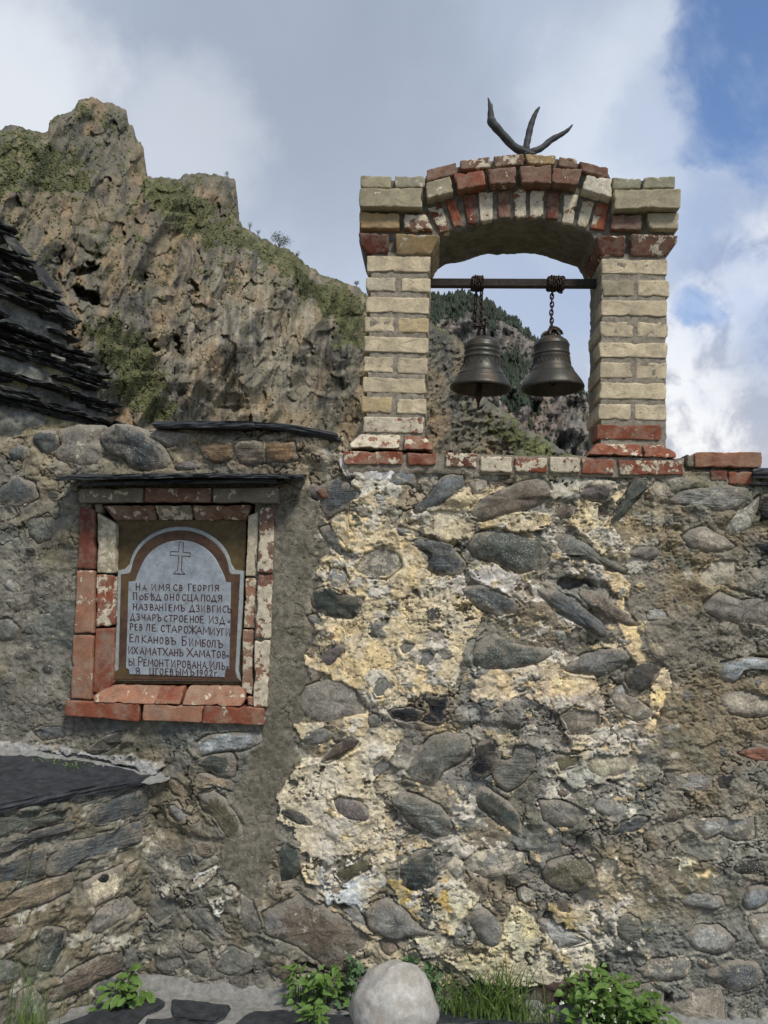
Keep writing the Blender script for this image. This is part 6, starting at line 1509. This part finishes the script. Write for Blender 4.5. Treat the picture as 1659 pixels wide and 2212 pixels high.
def disp_cliff(u, v):
    x, y = u / 100.0, v / 100.0
    d = 5.2 * ridged(x * 0.8 + 0.35 * y, y * 0.30, 3, 101) + 1.5 * fbm(x * 2.2 + .6 * y, y * 0.7, 3, 103) + 0.42 * ridged(x * 5.5 + y * 1.4, y * 1.1, 4, 105, .5) + 0.12 * ridged(x * 19, y * 6, 3, 107, .55)
    f1, f2, cid = worley(x * 3.6 + .9 * y + .5 * fbm(x * 3, y * 3, 3, 4), y * 1.5 + .5 * fbm(x * 3, y * 3 + 3, 2, 5), 109)
    d = -d - 1.3 * cid + 0.45 * (1 - sstep(f2 - f1, 0.0, .05))
    g1, g2, gid = worley(x * 15 + .5 * fbm(x * 9, y * 9, 2, 14), y * 7 + .2 * x, 119)
    d += -0.16 * gid + 0.10 * (1 - sstep(g2 - g1, 0.0, .10))
    nr_ = sstep(u, 880, 930); d += nr_ * (-1.6 * ridged(x * 7 + y * 3, y * 5, 4, 151, .6) - 1.2 * worley(x * 12 + y * 5, y * 9, 153)[2])
    # ledges stepping back as the face rises
    st = (y + .35 * fbm(x * .8, y * .8, 2, 111)) * 1.5; fr = st - np.floor(st); d += -1.3 * sstep(fr, 0.0, 0.35) + 1.3 * fr
    wu = u + 9 * fbm(x * 9, y * 9, 4, 121); wv = v + 7 * fbm(x * 9, y * 9 + 5, 4, 123)
    for poly, dep in CAVES:
        I = bb(u, v, poly, 20); sd = sdist(wu[I], wv[I], poly); d[I] += dep * (1 - sstep(sd, -4, 3))
    return d
def col_cliff(u, v, vt, P):
    x, y = u / 100.0, v / 100.0
    grey = np.array([.155, .143, .108]); tan = np.array([.255, .198, .122]); dark = np.array([.060, .060, .057])
    m = sstep(fbm(x * 1.1, y * 1.1, 4, 201, .6), -.25, .35)[:, None]
    C = grey * (1 - m) + tan * m
    C = C * .90
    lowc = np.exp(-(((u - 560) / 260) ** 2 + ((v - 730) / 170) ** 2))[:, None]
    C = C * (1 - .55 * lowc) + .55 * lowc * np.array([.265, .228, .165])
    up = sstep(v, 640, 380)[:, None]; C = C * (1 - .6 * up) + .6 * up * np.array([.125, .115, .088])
    big = (sstep(fbm(x * 1.6 + y * .8, y * 1.3, 5, 241, .6), .05, .45) * .55)[:, None]; C = C * (1 - big) + big * np.array([.085, .082, .070])
    org = (sstep(fbm(x * 2, y * 1.2, 4, 205, .6), .22, .6) * 0.50)[:, None]; C = C * (1 - org) + org * np.array([.28, .19, .105])
    streak = sstep(fbm(x * 7 + .6 * fbm(x * 2, y * 2, 2, 1), y * .8, 5, 207, .6), .05, .40) * sstep(fbm(x * 1.4, y * 1.4, 3, 209), -.25, .15)
    C = C * (1 - .72 * streak[:, None]) + .72 * streak[:, None] * dark
    wst = sstep(fbm(x * 12 + 3, y * 1.0, 3, 211), .2, .5)[:, None] * lowc; C = C * (1 - .35 * wst) + .35 * wst * np.array([.42, .38, .31])
    C = C * (1 + .16 * fbm(x * 14, y * 9, 3, 213)[:, None])
    g = np.zeros(len(u)); wu = u + 30 * fbm(x * 4, y * 4, 5, 221, .6); wv = v + 26 * fbm(x * 4, y * 4 + 5, 5, 223, .6)
    for poly, s in GREEN:
        I = bb(u, v, poly, 50); sd = sdist(wu[I], wv[I], poly); g[I] = np.maximum(g[I], s * (1 - sstep(sd, -24, 16)))
    thr = fbm(x * 7, y * 9, 5, 225, .65) * .5 + .5
    gm = sstep(g - thr * .80, -.10, .14); gm = np.maximum(gm, .7 * sstep(fbm(x * 5, y * 7, 5, 227, .65), .30, .55) * sstep(v, 900, 500))
    gm = np.maximum(gm, (1 - sstep(v - vt, 2, 9)) * sstep(fbm(x * 6, x * 0, 3, 229), -.3, .2) * sstep(u, 505, 530))
    gc = np.array([.095, .098, .045]) * (1 + .45 * fbm(x * 10, y * 10, 4, 231)[:, None]); dry = sstep(fbm(x * 6, y * 6, 3, 233), .05, .5)[:, None]
    gc = gc * (1 - .45 * dry) + .45 * dry * np.array([.11, .10, .045])
    mead = np.exp(-(((u - 1165) / 55) ** 2 + ((v - 968) / 28) ** 2))[:, None]; gc = gc * (1 - .7 * mead) + .7 * mead * np.array([.15, .17, .07])
    col_cliff.g = gm
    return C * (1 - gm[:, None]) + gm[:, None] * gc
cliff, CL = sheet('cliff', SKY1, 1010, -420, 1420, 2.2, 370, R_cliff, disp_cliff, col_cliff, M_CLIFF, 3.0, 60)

cliff_valid = sheet.valid
def scatter_tufts(name, P, idx, size, mat, seed, squash=0.8, sub=6):
    """many small rounded clumps as one mesh"""
    r = np.random.default_rng(seed); n = len(idx)
    phi = (1 + 5 ** .5) / 2
    ico = np.array([(-1, phi, 0), (1, phi, 0), (-1, -phi, 0), (1, -phi, 0), (0, -1, phi), (0, 1, phi), (0, -1, -phi), (0, 1, -phi), (phi, 0, -1), (phi, 0, 1), (-phi, 0, -1), (-phi, 0, 1)], float); ico /= np.linalg.norm(ico[0])
    fc = np.array([(0,11,5),(0,5,1),(0,1,7),(0,7,10),(0,10,11),(1,5,9),(5,11,4),(11,10,2),(10,7,6),(7,1,8),(3,9,4),(3,4,2),(3,2,6),(3,6,8),(3,8,9),(4,9,5),(2,4,11),(6,2,10),(8,6,7),(9,8,1)])
    s = size[0] + (size[1] - size[0]) * r.random(n) ** 2
    V = ico[None] * (s[:, None] * (1 + .45 * (r.random((n, 12)) - .5)))[:, :, None]
    V[:, :, 2] *= squash; V = V + P[idx][:, None]
    F = (fc[None] + (np.arange(n) * 12)[:, None, None]).reshape(-1, 3)
    return new_obj(name, V.reshape(-1, 3), F, mat, smooth=False)
us_, vt_, CP, CC_ = CL
gmask = col_cliff.g.reshape(370, -1) * cliff_valid
flatP = CP.reshape(-1, 3); cand = np.nonzero((gmask > .45).ravel())[0]
pick = RNG.choice(cand, min(12000, len(cand)), replace=False)
tag(scatter_tufts('cliff_undergrowth', flatP, pick, (.04, .22), M_SHRUB, 1), 'low green bushes and tufts clinging to the cliff ledges', 'undergrowth', kind='stuff')
allidx = np.nonzero(((gmask <= .45) & cliff_valid).ravel())[0]
pick2 = RNG.choice(allidx, 2600, replace=False)
tag(scatter_tufts('cliff_tufts', flatP, pick2, (.05, .20), M_SHRUB, 2), 'scattered small plants rooted in the bare rock face', 'undergrowth', kind='stuff')

def shrub(name, u, v, w_px, h_px, label, seed, bare=False, cat='shrub'):
    i = int(np.clip(round((u - us_[0]) / 2.2), 0, len(us_) - 1)); base = Vector(CP[0, i]); R = math.hypot(base.x, base.y); s = R / FPX
    r = random.Random(seed); w, hgt = w_px * s, h_px * s
    e = empty(name, base, label, cat, 'shrubs on the cliff skyline')
    parts = []; tips_ = []
    for k in range(5 if not bare else 4):
        an = r.uniform(0, 6.28); t = Vector((math.cos(an) * w * .35 * r.random(), math.sin(an) * w * .3, hgt * r.uniform(.55, .9)))
        parts.append(tube([(0, 0, -.3), tuple(t * .5 + Vector((0, 0, .05 * hgt))), tuple(t)], [.05 * hgt / 2, .03 * hgt / 2, .012 * hgt], 5)); tips_.append(t)
    v_, f_ = join(parts); o = new_obj('trunk', v_, f_, M_BARK); o.parent = e
    n = 900 if not bare else 160; LV = []; LF = []
    for k in range(n):
        if bare: c = tips_[k % len(tips_)] * r.uniform(.5, 1.1) + Vector((r.gauss(0, .08), r.gauss(0, .08), r.gauss(0, .08))) * hgt
        else:
            ph = r.choice(tips_); c = Vector((ph.x * r.uniform(.6, 1.6), ph.y * 1.3, ph.z * r.uniform(.35, 1.0))) + Vector((r.gauss(0, .13) * w, r.gauss(0, .13) * w, r.gauss(0, .09) * hgt))
        q = .035 * hgt * r.uniform(.6, 1.5); d1 = Vector((r.uniform(-1, 1), r.uniform(-1, 1), r.uniform(-1, 1))).normalized() * q; d2 = d1.orthogonal().normalized() * q * .6
        o_ = len(LV); LV += [c - d1, c + d2, c + d1, c - d2]; LF.append((o_, o_ + 1, o_ + 2, o_ + 3))
    o = new_obj('crown', LV, LF, M_SHRUB, smooth=False); o.parent = e
    return e
shrub('shrub', 602, 530, 44, 32, 'dense dark green bush standing alone on the cliff ridge', 1)
shrub('shrub', 540, 500, 10, 20, 'thin bare sapling, left one of two beside the crag', 2, True)
shrub('shrub', 556, 507, 14, 18, 'wispy leafy sapling, right one of two beside the crag', 3, True)
shrub('shrub', 640, 552, 16, 12, 'small round bush just below the big ridge bush', 4)
shrub('shrub', 770, 622, 12, 12, 'tiny bush on the ridge close to the left pillar', 5)
shrub('shrub', 490, 380, 14, 9, 'low bush on top of the smaller crag', 6)

# far peak behind the arch
def hh_(*pts): return [((1300 + x * .9476) * .54, (1100 + y * .9476) * .54) for x, y in pts]
SKY2 = [(300, 900), (560, 800), (700, 700), (860, 655)] + hh_((440,96),(500,84),(560,72),(610,84),(660,100),(700,116),(750,160),(800,192),(850,232),(900,275),(960,335),(1010,398),(1060,462),(1110,508),(1140,560)) + [(1300, 985), (1420, 1010), (1600, 1012), (1900, 1015)]
def R_peak(u, v, vt): return 900 + 260 * np.clip((1000 - v) / 350, 0, 1.3) + 0.25 * (u - 900)
def disp_peak(u, v):
    x, y = u / 100.0, v / 100.0
    d = 40 * ridged(x * 1.6 + .6 * y, y * .8, 3, 301) + 22 * fbm(x * 4 + y, y * 2.6, 3, 303) + 6 * ridged(x * 11, y * 7, 4, 305, .6)
    f1, f2, cid = worley(x * 14, y * 10, 309)
    return -d - 4 * cid + 3 * (1 - sstep(f2 - f1, 0, .1))
def forest_mask(u, v, vt):
    x, y = u / 100.0, v / 100.0; n = fbm(x * 4.5, y * 4.5, 5, 321, .6)
    topd = sstep(v - vt, 80, 30) * sstep(u, 1120, 960) + .55 * sstep(v - vt, 26, 10)
    mid = np.exp(-(((u - 1095) / 50) ** 2 + ((v - 800) / 45) ** 2)) * 1.0 + np.exp(-(((u - 1130) / 60) ** 2 + ((v - 870) / 30) ** 2)) * .5
    return sstep(topd + mid + .35 * n, .35, .6)
def col_peak(u, v, vt, P):
    x, y = u / 100.0, v / 100.0
    m = sstep(fbm(x * 3, y * 3, 4, 331, .6), -.2, .35)[:, None]
    C = np.array([.135, .128, .115]) * (1 - m) + np.array([.195, .168, .142]) * m
    st = sstep(fbm(x * 16, y * 4, 3, 333), .1, .5)[:, None]; C = C * (1 - .5 * st)
    C = C * (1 + .25 * fbm(x * 25, y * 25, 3, 335)[:, None])
    pk = np.exp(-(((u - 1160) / 50) ** 2 + ((v - 920) / 40) ** 2))[:, None]; C = C * (1 - .4 * pk) + .4 * pk * np.array([.30, .21, .17])
    f = forest_mask(u, v, vt)[:, None]; gr = (sstep(fbm(x * 9, y * 9, 5, 337, .6), .25, .5) * .6)[:, None]
    C = C * (1 - gr) + gr * np.array([.06, .062, .036]); col_peak.f = forest_mask(u, v, vt)
    return C * (1 - .85 * f) + .85 * f * np.array([.040, .050, .030])
peak, PK = sheet('mountain', SKY2, 1020, 600, 1560, 2.4, 190, R_peak, disp_peak, col_peak, M_PEAK, 2.5, 500)
fm = col_peak.f.reshape(190, -1) * sheet.valid; PP = PK[2].reshape(-1, 3)
w_ = (fm.ravel() * .98 + .035) * sheet.valid.ravel(); w_ = w_ / w_.sum(); tid = RNG.choice(len(w_), 4200, p=w_)
topi = RNG.choice(PK[2].shape[1], 260); topi = topi[(PK[0][topi] > 850) & (PK[0][topi] < 1500)]
tid = np.concatenate([tid, topi])
TV = []; TF = []; seg = 5; off = 0
for n_, i in enumerate(tid):
    p = PP[i]; hgt = RNG.uniform(3.0, 10.5) * 1.0; r = hgt * RNG.uniform(.22, .42); rot = RNG.random() * 6
    ring_ = []
    for lev, (zz, rr_) in enumerate(((.0, .75), (.30, 1.0), (.60, .62), (.85, .3))):
        for k in range(seg):
            an = rot + 2 * math.pi * k / seg + lev * .6; q = r * rr_ * RNG.uniform(.6, 1.25); TV.append((p[0] + q * math.cos(an), p[1] + q * math.sin(an), p[2] - .8 + hgt * (zz + RNG.uniform(-.06, .06))))
    TV.append((p[0], p[1], p[2] - .8 + hgt))
    for lev in range(3):
        for k in range(seg):
            a = off + lev * seg + k; b = off + lev * seg + (k + 1) % seg; TF.append((a, b, b + seg)); TF.append((a, b + seg, a + seg))
    for k in range(seg): TF.append((off + 3 * seg + k, off + 3 * seg + (k + 1) % seg, off + 4 * seg))
    off += 4 * seg + 1
tag(new_obj('mountain_forest', TV, np.array(TF), M_CONIFER, smooth=False), 'dark conifer forest on the far mountain behind the bells', 'forest', kind='stuff')

# ================================================================== boulder and plants
def wall_ground(u, v, z=0.01):
    d = ray(u, v); t = (z - CAM.z) / d.z; return CAM + d * t
bc = CAM + ray(851, 2178) * (2.62 / ray(851, 2178).y); BR = 86 / FPX * 2.62
bv_ = []; nb, ns = 40, 64
for i in range(nb + 1):
    th = math.pi * i / nb
    for j in range(ns):
        ph = 2 * math.pi * j / ns; bv_.append((math.sin(th) * math.cos(ph), math.sin(th) * math.sin(ph), math.cos(th)))
bv_ = np.array(bv_)
rad = BR * (1 + .06 * fbm(bv_[:, 0] * 1.6 + 3, bv_[:, 2] * 2 + bv_[:, 1] * 2, 3, 5) + .02 * fbm(bv_[:, 0] * 4 - bv_[:, 1] * 3, bv_[:, 2] * 5, 3, 7) + .006 * fbm(bv_[:, 0] * 14 + bv_[:, 1] * 9, bv_[:, 2] * 15, 3, 8))
bw = bv_ * rad[:, None] * np.array([1.02, 1.0, .985]); bw[:, 0] *= np.where(bv_[:, 2] > 0, 1 - .05 * bv_[:, 2], 1.0)
bz_ = max(bc.z, BR * .80); bcl = Vector((bc.x, bc.y, bc.z))
boulder = new_obj('boulder', bw + np.array(bcl), grid_faces(nb + 1, ns, wrap=True), M_BOULDER); tag(boulder, 'round pale grey boulder standing on the path before the wall', 'boulder')
print('boulder bottom z', (bw + np.array(bcl))[:, 2].min(), 'centre', tuple(bcl), BR)

def leaf_mesh(name, outline, fold, curl, mat):
    """outline: half-profile (t along, width); folded along the midrib"""
    V = []; F = []; n = len(outline)
    for i, (t, w) in enumerate(outline):
        z = -curl * t * t
        V += [(0, t, z), (w, t, z + fold * w), (-w, t, z + fold * w)]
    for i in range(n - 1):
        a = i * 3; F += [(a, a + 1, a + 4, a + 3), (a, a + 3, a + 5, a + 2)]
    o = new_obj(name, V, F, mat); me = o.data; bpy.data.objects.remove(o); return me
NETTLE = [leaf_mesh('leaf', [(0, .01), (.06, .18), (.16, .34), (.22, .30), (.34, .40), (.40, .34), (.52, .36), (.58, .28), (.72, .22), (.78, .15), (1, .0)], .35, c, M_LEAF) for c in (.15, .45)]
BROAD = [leaf_mesh('leaf', [(0, .03), (.15, .07), (.3, .16), (.5, .24), (.58, .22), (.75, .26), (.85, .22), (1, .02)], .3, c, M_LEAF) for c in (.2, .5)]
def lobed(mat):
    V = [(0, 0, 0)]; F = []
    for k in range(3):
        a0 = math.radians(90 + (k - 1) * 62); pts = []
        for j, (da, r) in enumerate(((-28, .55), (-20, .92), (-8, .98), (0, .84), (8, .98), (20, .92), (28, .55))):
            pts.append((r * math.cos(a0 + math.radians(da)), r * math.sin(a0 + math.radians(da)), .06 * math.sin(j * 1.7)))
        s = len(V); V += pts
        for j in range(6): F.append((0, s + j, s + j + 1))
    o = new_obj('leaf', V, F, mat); me = o.data; bpy.data.objects.remove(o); return me
LOBED = [lobed(M_LEAFB)]
PALM = [leaf_mesh('leaf', [(0, .01), (.2, .10), (.45, .15), (.7, .11), (1, 0)], .3, .3, M_LEAF)]
def place_leaf(me, p, direction, up, s, parent):
    o = bpy.data.objects.new('leaf', me); SC.collection.objects.link(o)
    y = Vector(direction).normalized(); z = Vector(up); z = (z - y * z.dot(y)).normalized(); x = y.cross(z)
    M = Matrix((x, y, z)).transposed().to_4x4(); M.translation = Vector(p); M = M @ Matrix.Scale(s, 4)
    o.parent = parent; o.matrix_parent_inverse = Matrix.Translation(parent.location).inverted(); o.matrix_basis = M
    return o
OUTW = WALL.n.copy()
def bush(name, u, v, w, hgt, dep, n, meshes, size, label, seed, cat='plant', group=None, flowers=0, off=0.05, zb=0.0, upright=.5):
    """leafy plant growing at the foot of the wall; u, v = its foot"""
    r = random.Random(seed); a, z = WALL.aw(u, v, off); base = WALL.pt(a, max(0.0, z if zb is None else zb), off)
    e = empty(name, base, label, cat, group); stems = []
    for k in range(n):
        ax = r.gauss(0, .38); 
        tt = r.random() ** .6
        c = base + WALL.ex * (ax * w * .5) + OUTW * (r.uniform(-.2, 1) * dep) + Vector((0, 0, hgt * tt * max(.15, 1 - .8 * ax * ax)))
        dr = (WALL.ex * (ax * .9 + r.gauss(0, .5)) + OUTW * r.uniform(.1, 1.0) + Vector((0, 0, r.uniform(-.35, .55) + (tt - .5) * upright)))
        place_leaf(r.choice(meshes), c, dr, Vector((r.gauss(0, .3), -.55, 1)), r.uniform(*size), e)
        if k % 3 == 0: stems.append(tube([base + WALL.ex * (ax * w * .25), base.lerp(c, .6) + Vector((0, 0, .01)), c], [.0018, .0014, .0008], 4))
    v_, f_ = join(stems); o = new_obj('stem', v_, f_, M_GRASS); adopt(o, e)
    if flowers:
        fv = []; ff = []
        for k in range(flowers):
            c = base + WALL.ex * r.gauss(0, .3) * w * .5 + OUTW * dep * r.uniform(.5, 1.1) + Vector((0, 0, hgt * r.uniform(.3, 1.02)))
            for q in range(5):
                d = Vector((r.gauss(0, 1), r.gauss(0, 1), r.gauss(0, 1))).normalized() * .005; d2 = d.orthogonal() * .7; o_ = len(fv); cc = c + d; fv += [cc - d, cc + d2, cc + d, cc - d2]; ff.append((o_, o_ + 1, o_ + 2, o_ + 3))
        adopt(new_obj('flower_cluster', fv, ff, M_FLOWER, smooth=False), e)
    return e
def grass(name, u, v, w, hgt, n, label, seed, group='grass tufts along the foot of the wall', off=.05, spread=1.0, width=.0035, zb=0.0):
    r = random.Random(seed); a, z = WALL.aw(u, v, off); base = WALL.pt(a, zb, off); V = []; F = []
    for k in range(n):
        p = base + WALL.ex * r.gauss(0, .3) * w + OUTW * r.uniform(-.02, .07); L = hgt * r.uniform(.45, 1.1); bend = (WALL.ex * r.gauss(0, .55) + OUTW * r.uniform(-.05, .75)) * spread
        o_ = len(V); ww = width * r.uniform(.6, 1.3); sd = Vector((math.cos(r.uniform(-.8, .8)), r.uniform(-.5, .5), 0)).normalized(); m = 6
        for j in range(m):
            t = j / (m - 1); c = p + Vector((0, 0, L * t * (1 - .35 * t * bend.length))) + bend * L * t * t * .8; wj = ww * (1 - t ** 1.5) * (1 if j else .6)
            V += [c - sd * wj / 2, c + sd * wj / 2]
        for j in range(m - 1): F.append((o_ + 2 * j, o_ + 2 * j + 1, o_ + 2 * j + 3, o_ + 2 * j + 2))
    o = new_obj(name, [q - base for q in V], F, M_GRASS); o.location = base
    return tag(o, label, 'grass', group)
bush('leafy_plant', 1300, 2180, .40, .20, .16, 300, NETTLE, (.020, .040), 'bushy green nettle-leaved plant with small white flowers, right of the grass', 11, flowers=12)
bush('leafy_plant', 1385, 2185, .24, .12, .12, 100, NETTLE, (.024, .042), 'lower green plant at the right edge of the nettle-leaved bush', 12)
bush('leafy_plant', 700, 2180, .24, .15, .12, 95, PALM + NETTLE, (.026, .045), 'dark green leafy weed crowding the left side of the boulder', 13)
bush('leafy_plant', 642, 2165, .11, .16, .06, 34, PALM, (.035, .060), 'bright green weed with pointed leaves, leftmost beside the boulder', 14)
bush('leafy_plant', 685, 2205, .09, .13, .10, 26, PALM, (.040, .065), 'yellow-green star-leaved weed in front of the dark one', 15, off=.22)
bush('leafy_plant', 765, 2130, .10, .20, .05, 34, LOBED, (.018, .028), 'bluish round-lobed plant climbing the wall left of the boulder', 16)
bush('leafy_plant', 880, 2120, .13, .21, .05, 30, LOBED, (.018, .026), 'small lobed plant peeping over the top of the boulder', 17)
bush('leafy_plant', 932, 2140, .11, .19, .06, 42, LOBED, (.018, .028), 'bluish lobed plant right of the boulder', 18)
grass('grass_tuft', 1010, 2160, .18, .22, 90, 'thick green grass tuft just right of the boulder', 21, width=.0075)
grass('grass_tuft', 1080, 2160, .18, .27, 110, 'tall green grass tuft midway between boulder and leafy bush', 22, width=.0080)
grass('grass_tuft', 1150, 2150, .16, .14, 80, 'sparse dry grass tuft next to the leafy bush', 23, width=.0040)
grass('grass_tuft', 1080, 2150, .05, .36, 9, 'few long single blades rising from the tall tuft', 24, spread=.8, width=.003)
def ledge_pt(x, y, h): a, z = LEDGE.aw(*cp('E', x, y), h); return LEDGE.pt(a, z, h)
bush('leafy_plant', 283, 2150, .17, .12, .09, 46, BROAD, (.034, .062), 'broad-leaved green weed in the corner of ledge and wall', 31, off=.12, zb=0.0)
grass('grass_tuft', 275, 2140, .16, .16, 26, 'thin grass round the broad-leaved corner weed', 32, off=.12, width=.0035)
def free_grass(p, w, hgt, n, label, seed, spread=.6, width=.003):
    r = random.Random(seed); V = []; F = []
    for k in range(n):
        b = Vector((r.gauss(0, .4) * w, r.gauss(0, .3) * w, 0)); L = hgt * r.uniform(.4, 1.1); bend = Vector((r.gauss(0, .5), r.gauss(0, .4), 0)) * spread; o_ = len(V); sd = Vector((1, r.uniform(-.5, .5), 0)).normalized(); ww = width * r.uniform(.6, 1.3)
        for j in range(7):
            t = j / 6; c = b + Vector((0, 0, L * t * (1 - .25 * t))) + bend * L * t * t * .7; wj = ww * (1 - t ** 1.6); V += [c - sd * wj / 2, c + sd * wj / 2]
        for j in range(6): F.append((o_ + 2 * j, o_ + 2 * j + 1, o_ + 2 * j + 3, o_ + 2 * j + 2))
    o = new_obj('grass_tuft', V, F, M_GRASS); o.location = p; return tag(o, label, 'grass', 'grass in front of the ledge')
g1 = wall_ground(48, 2260, 0.0); g1 = LEDGE.pt((g1 - LEDGE.O).dot(LEDGE.ex), 0, .06)
free_grass(g1, .12, .42, 26, 'tall thin grass at the bottom left corner before the ledge', 41)
g2 = LEDGE.pt(LEDGE.aw(*cp('E', 190, 1900), .06)[0], 0, .06)
free_grass(g2, .10, .26, 34, 'short pale grass clump before the ledge, nearer the corner', 42, .9)
def seedhead(p, L, label, seed):
    r = random.Random(seed); top = p + Vector((.03, 0, L)); v1, f1 = tube([p, p.lerp(top, .5) + Vector((-.01, 0, 0)), top], [.0013, .0011, .0008], 4)
    d = Vector((.25, 0, 1)).normalized(); v2, f2 = tube([top, top + d * .02, top + d * .045, top + d * .06], [.001, .0045, .004, .0005], 6)
    o = new_obj('stem', [q - p for q in v1], f1, M_GRASS); e = empty('grass_stalk', p, label, 'grass', 'grass in front of the ledge'); o.parent = e
    o2 = new_obj('seed_head', [q - p for q in v2], f2, M_TWIG); o2.parent = e
seedhead(LEDGE.pt(LEDGE.aw(*cp('E', 60, 1900), .05)[0], 0, .05), .60, 'single tall grass stalk with a seed head before the ledge', 1)
def moss(u, v, w, n, label, seed):
    r = random.Random(seed); a, z = WALL.aw(u, v, .06); p = WALL.pt(a, LZ + .03, .06); V = []; F = []
    for k in range(n):
        c = WALL.ex * r.gauss(0, .4) * w + OUTW * r.uniform(-.02, .04) + Vector((0, 0, abs(r.gauss(0, .018)))); o_ = len(V)
        d1 = Vector((r.gauss(0, 1), r.gauss(0, 1), r.gauss(0, 1))).normalized() * .006; d2 = d1.orthogonal().normalized() * .002; V += [c - d1, c + d2, c + d1, c - d2]; F.append((o_, o_ + 1, o_ + 2, o_ + 3))
    o = new_obj('moss_plant', V, F, M_GRASS, smooth=False); o.location = p; tag(o, label, 'plant', 'tiny plants on the ledge')
moss(112, 1612, .09, 160, 'tiny feathery plant at the back of the slate ledge, left one', 1)
moss(168, 1618, .06, 90, 'tiny sparse plant at the back of the slate ledge, right one', 2)
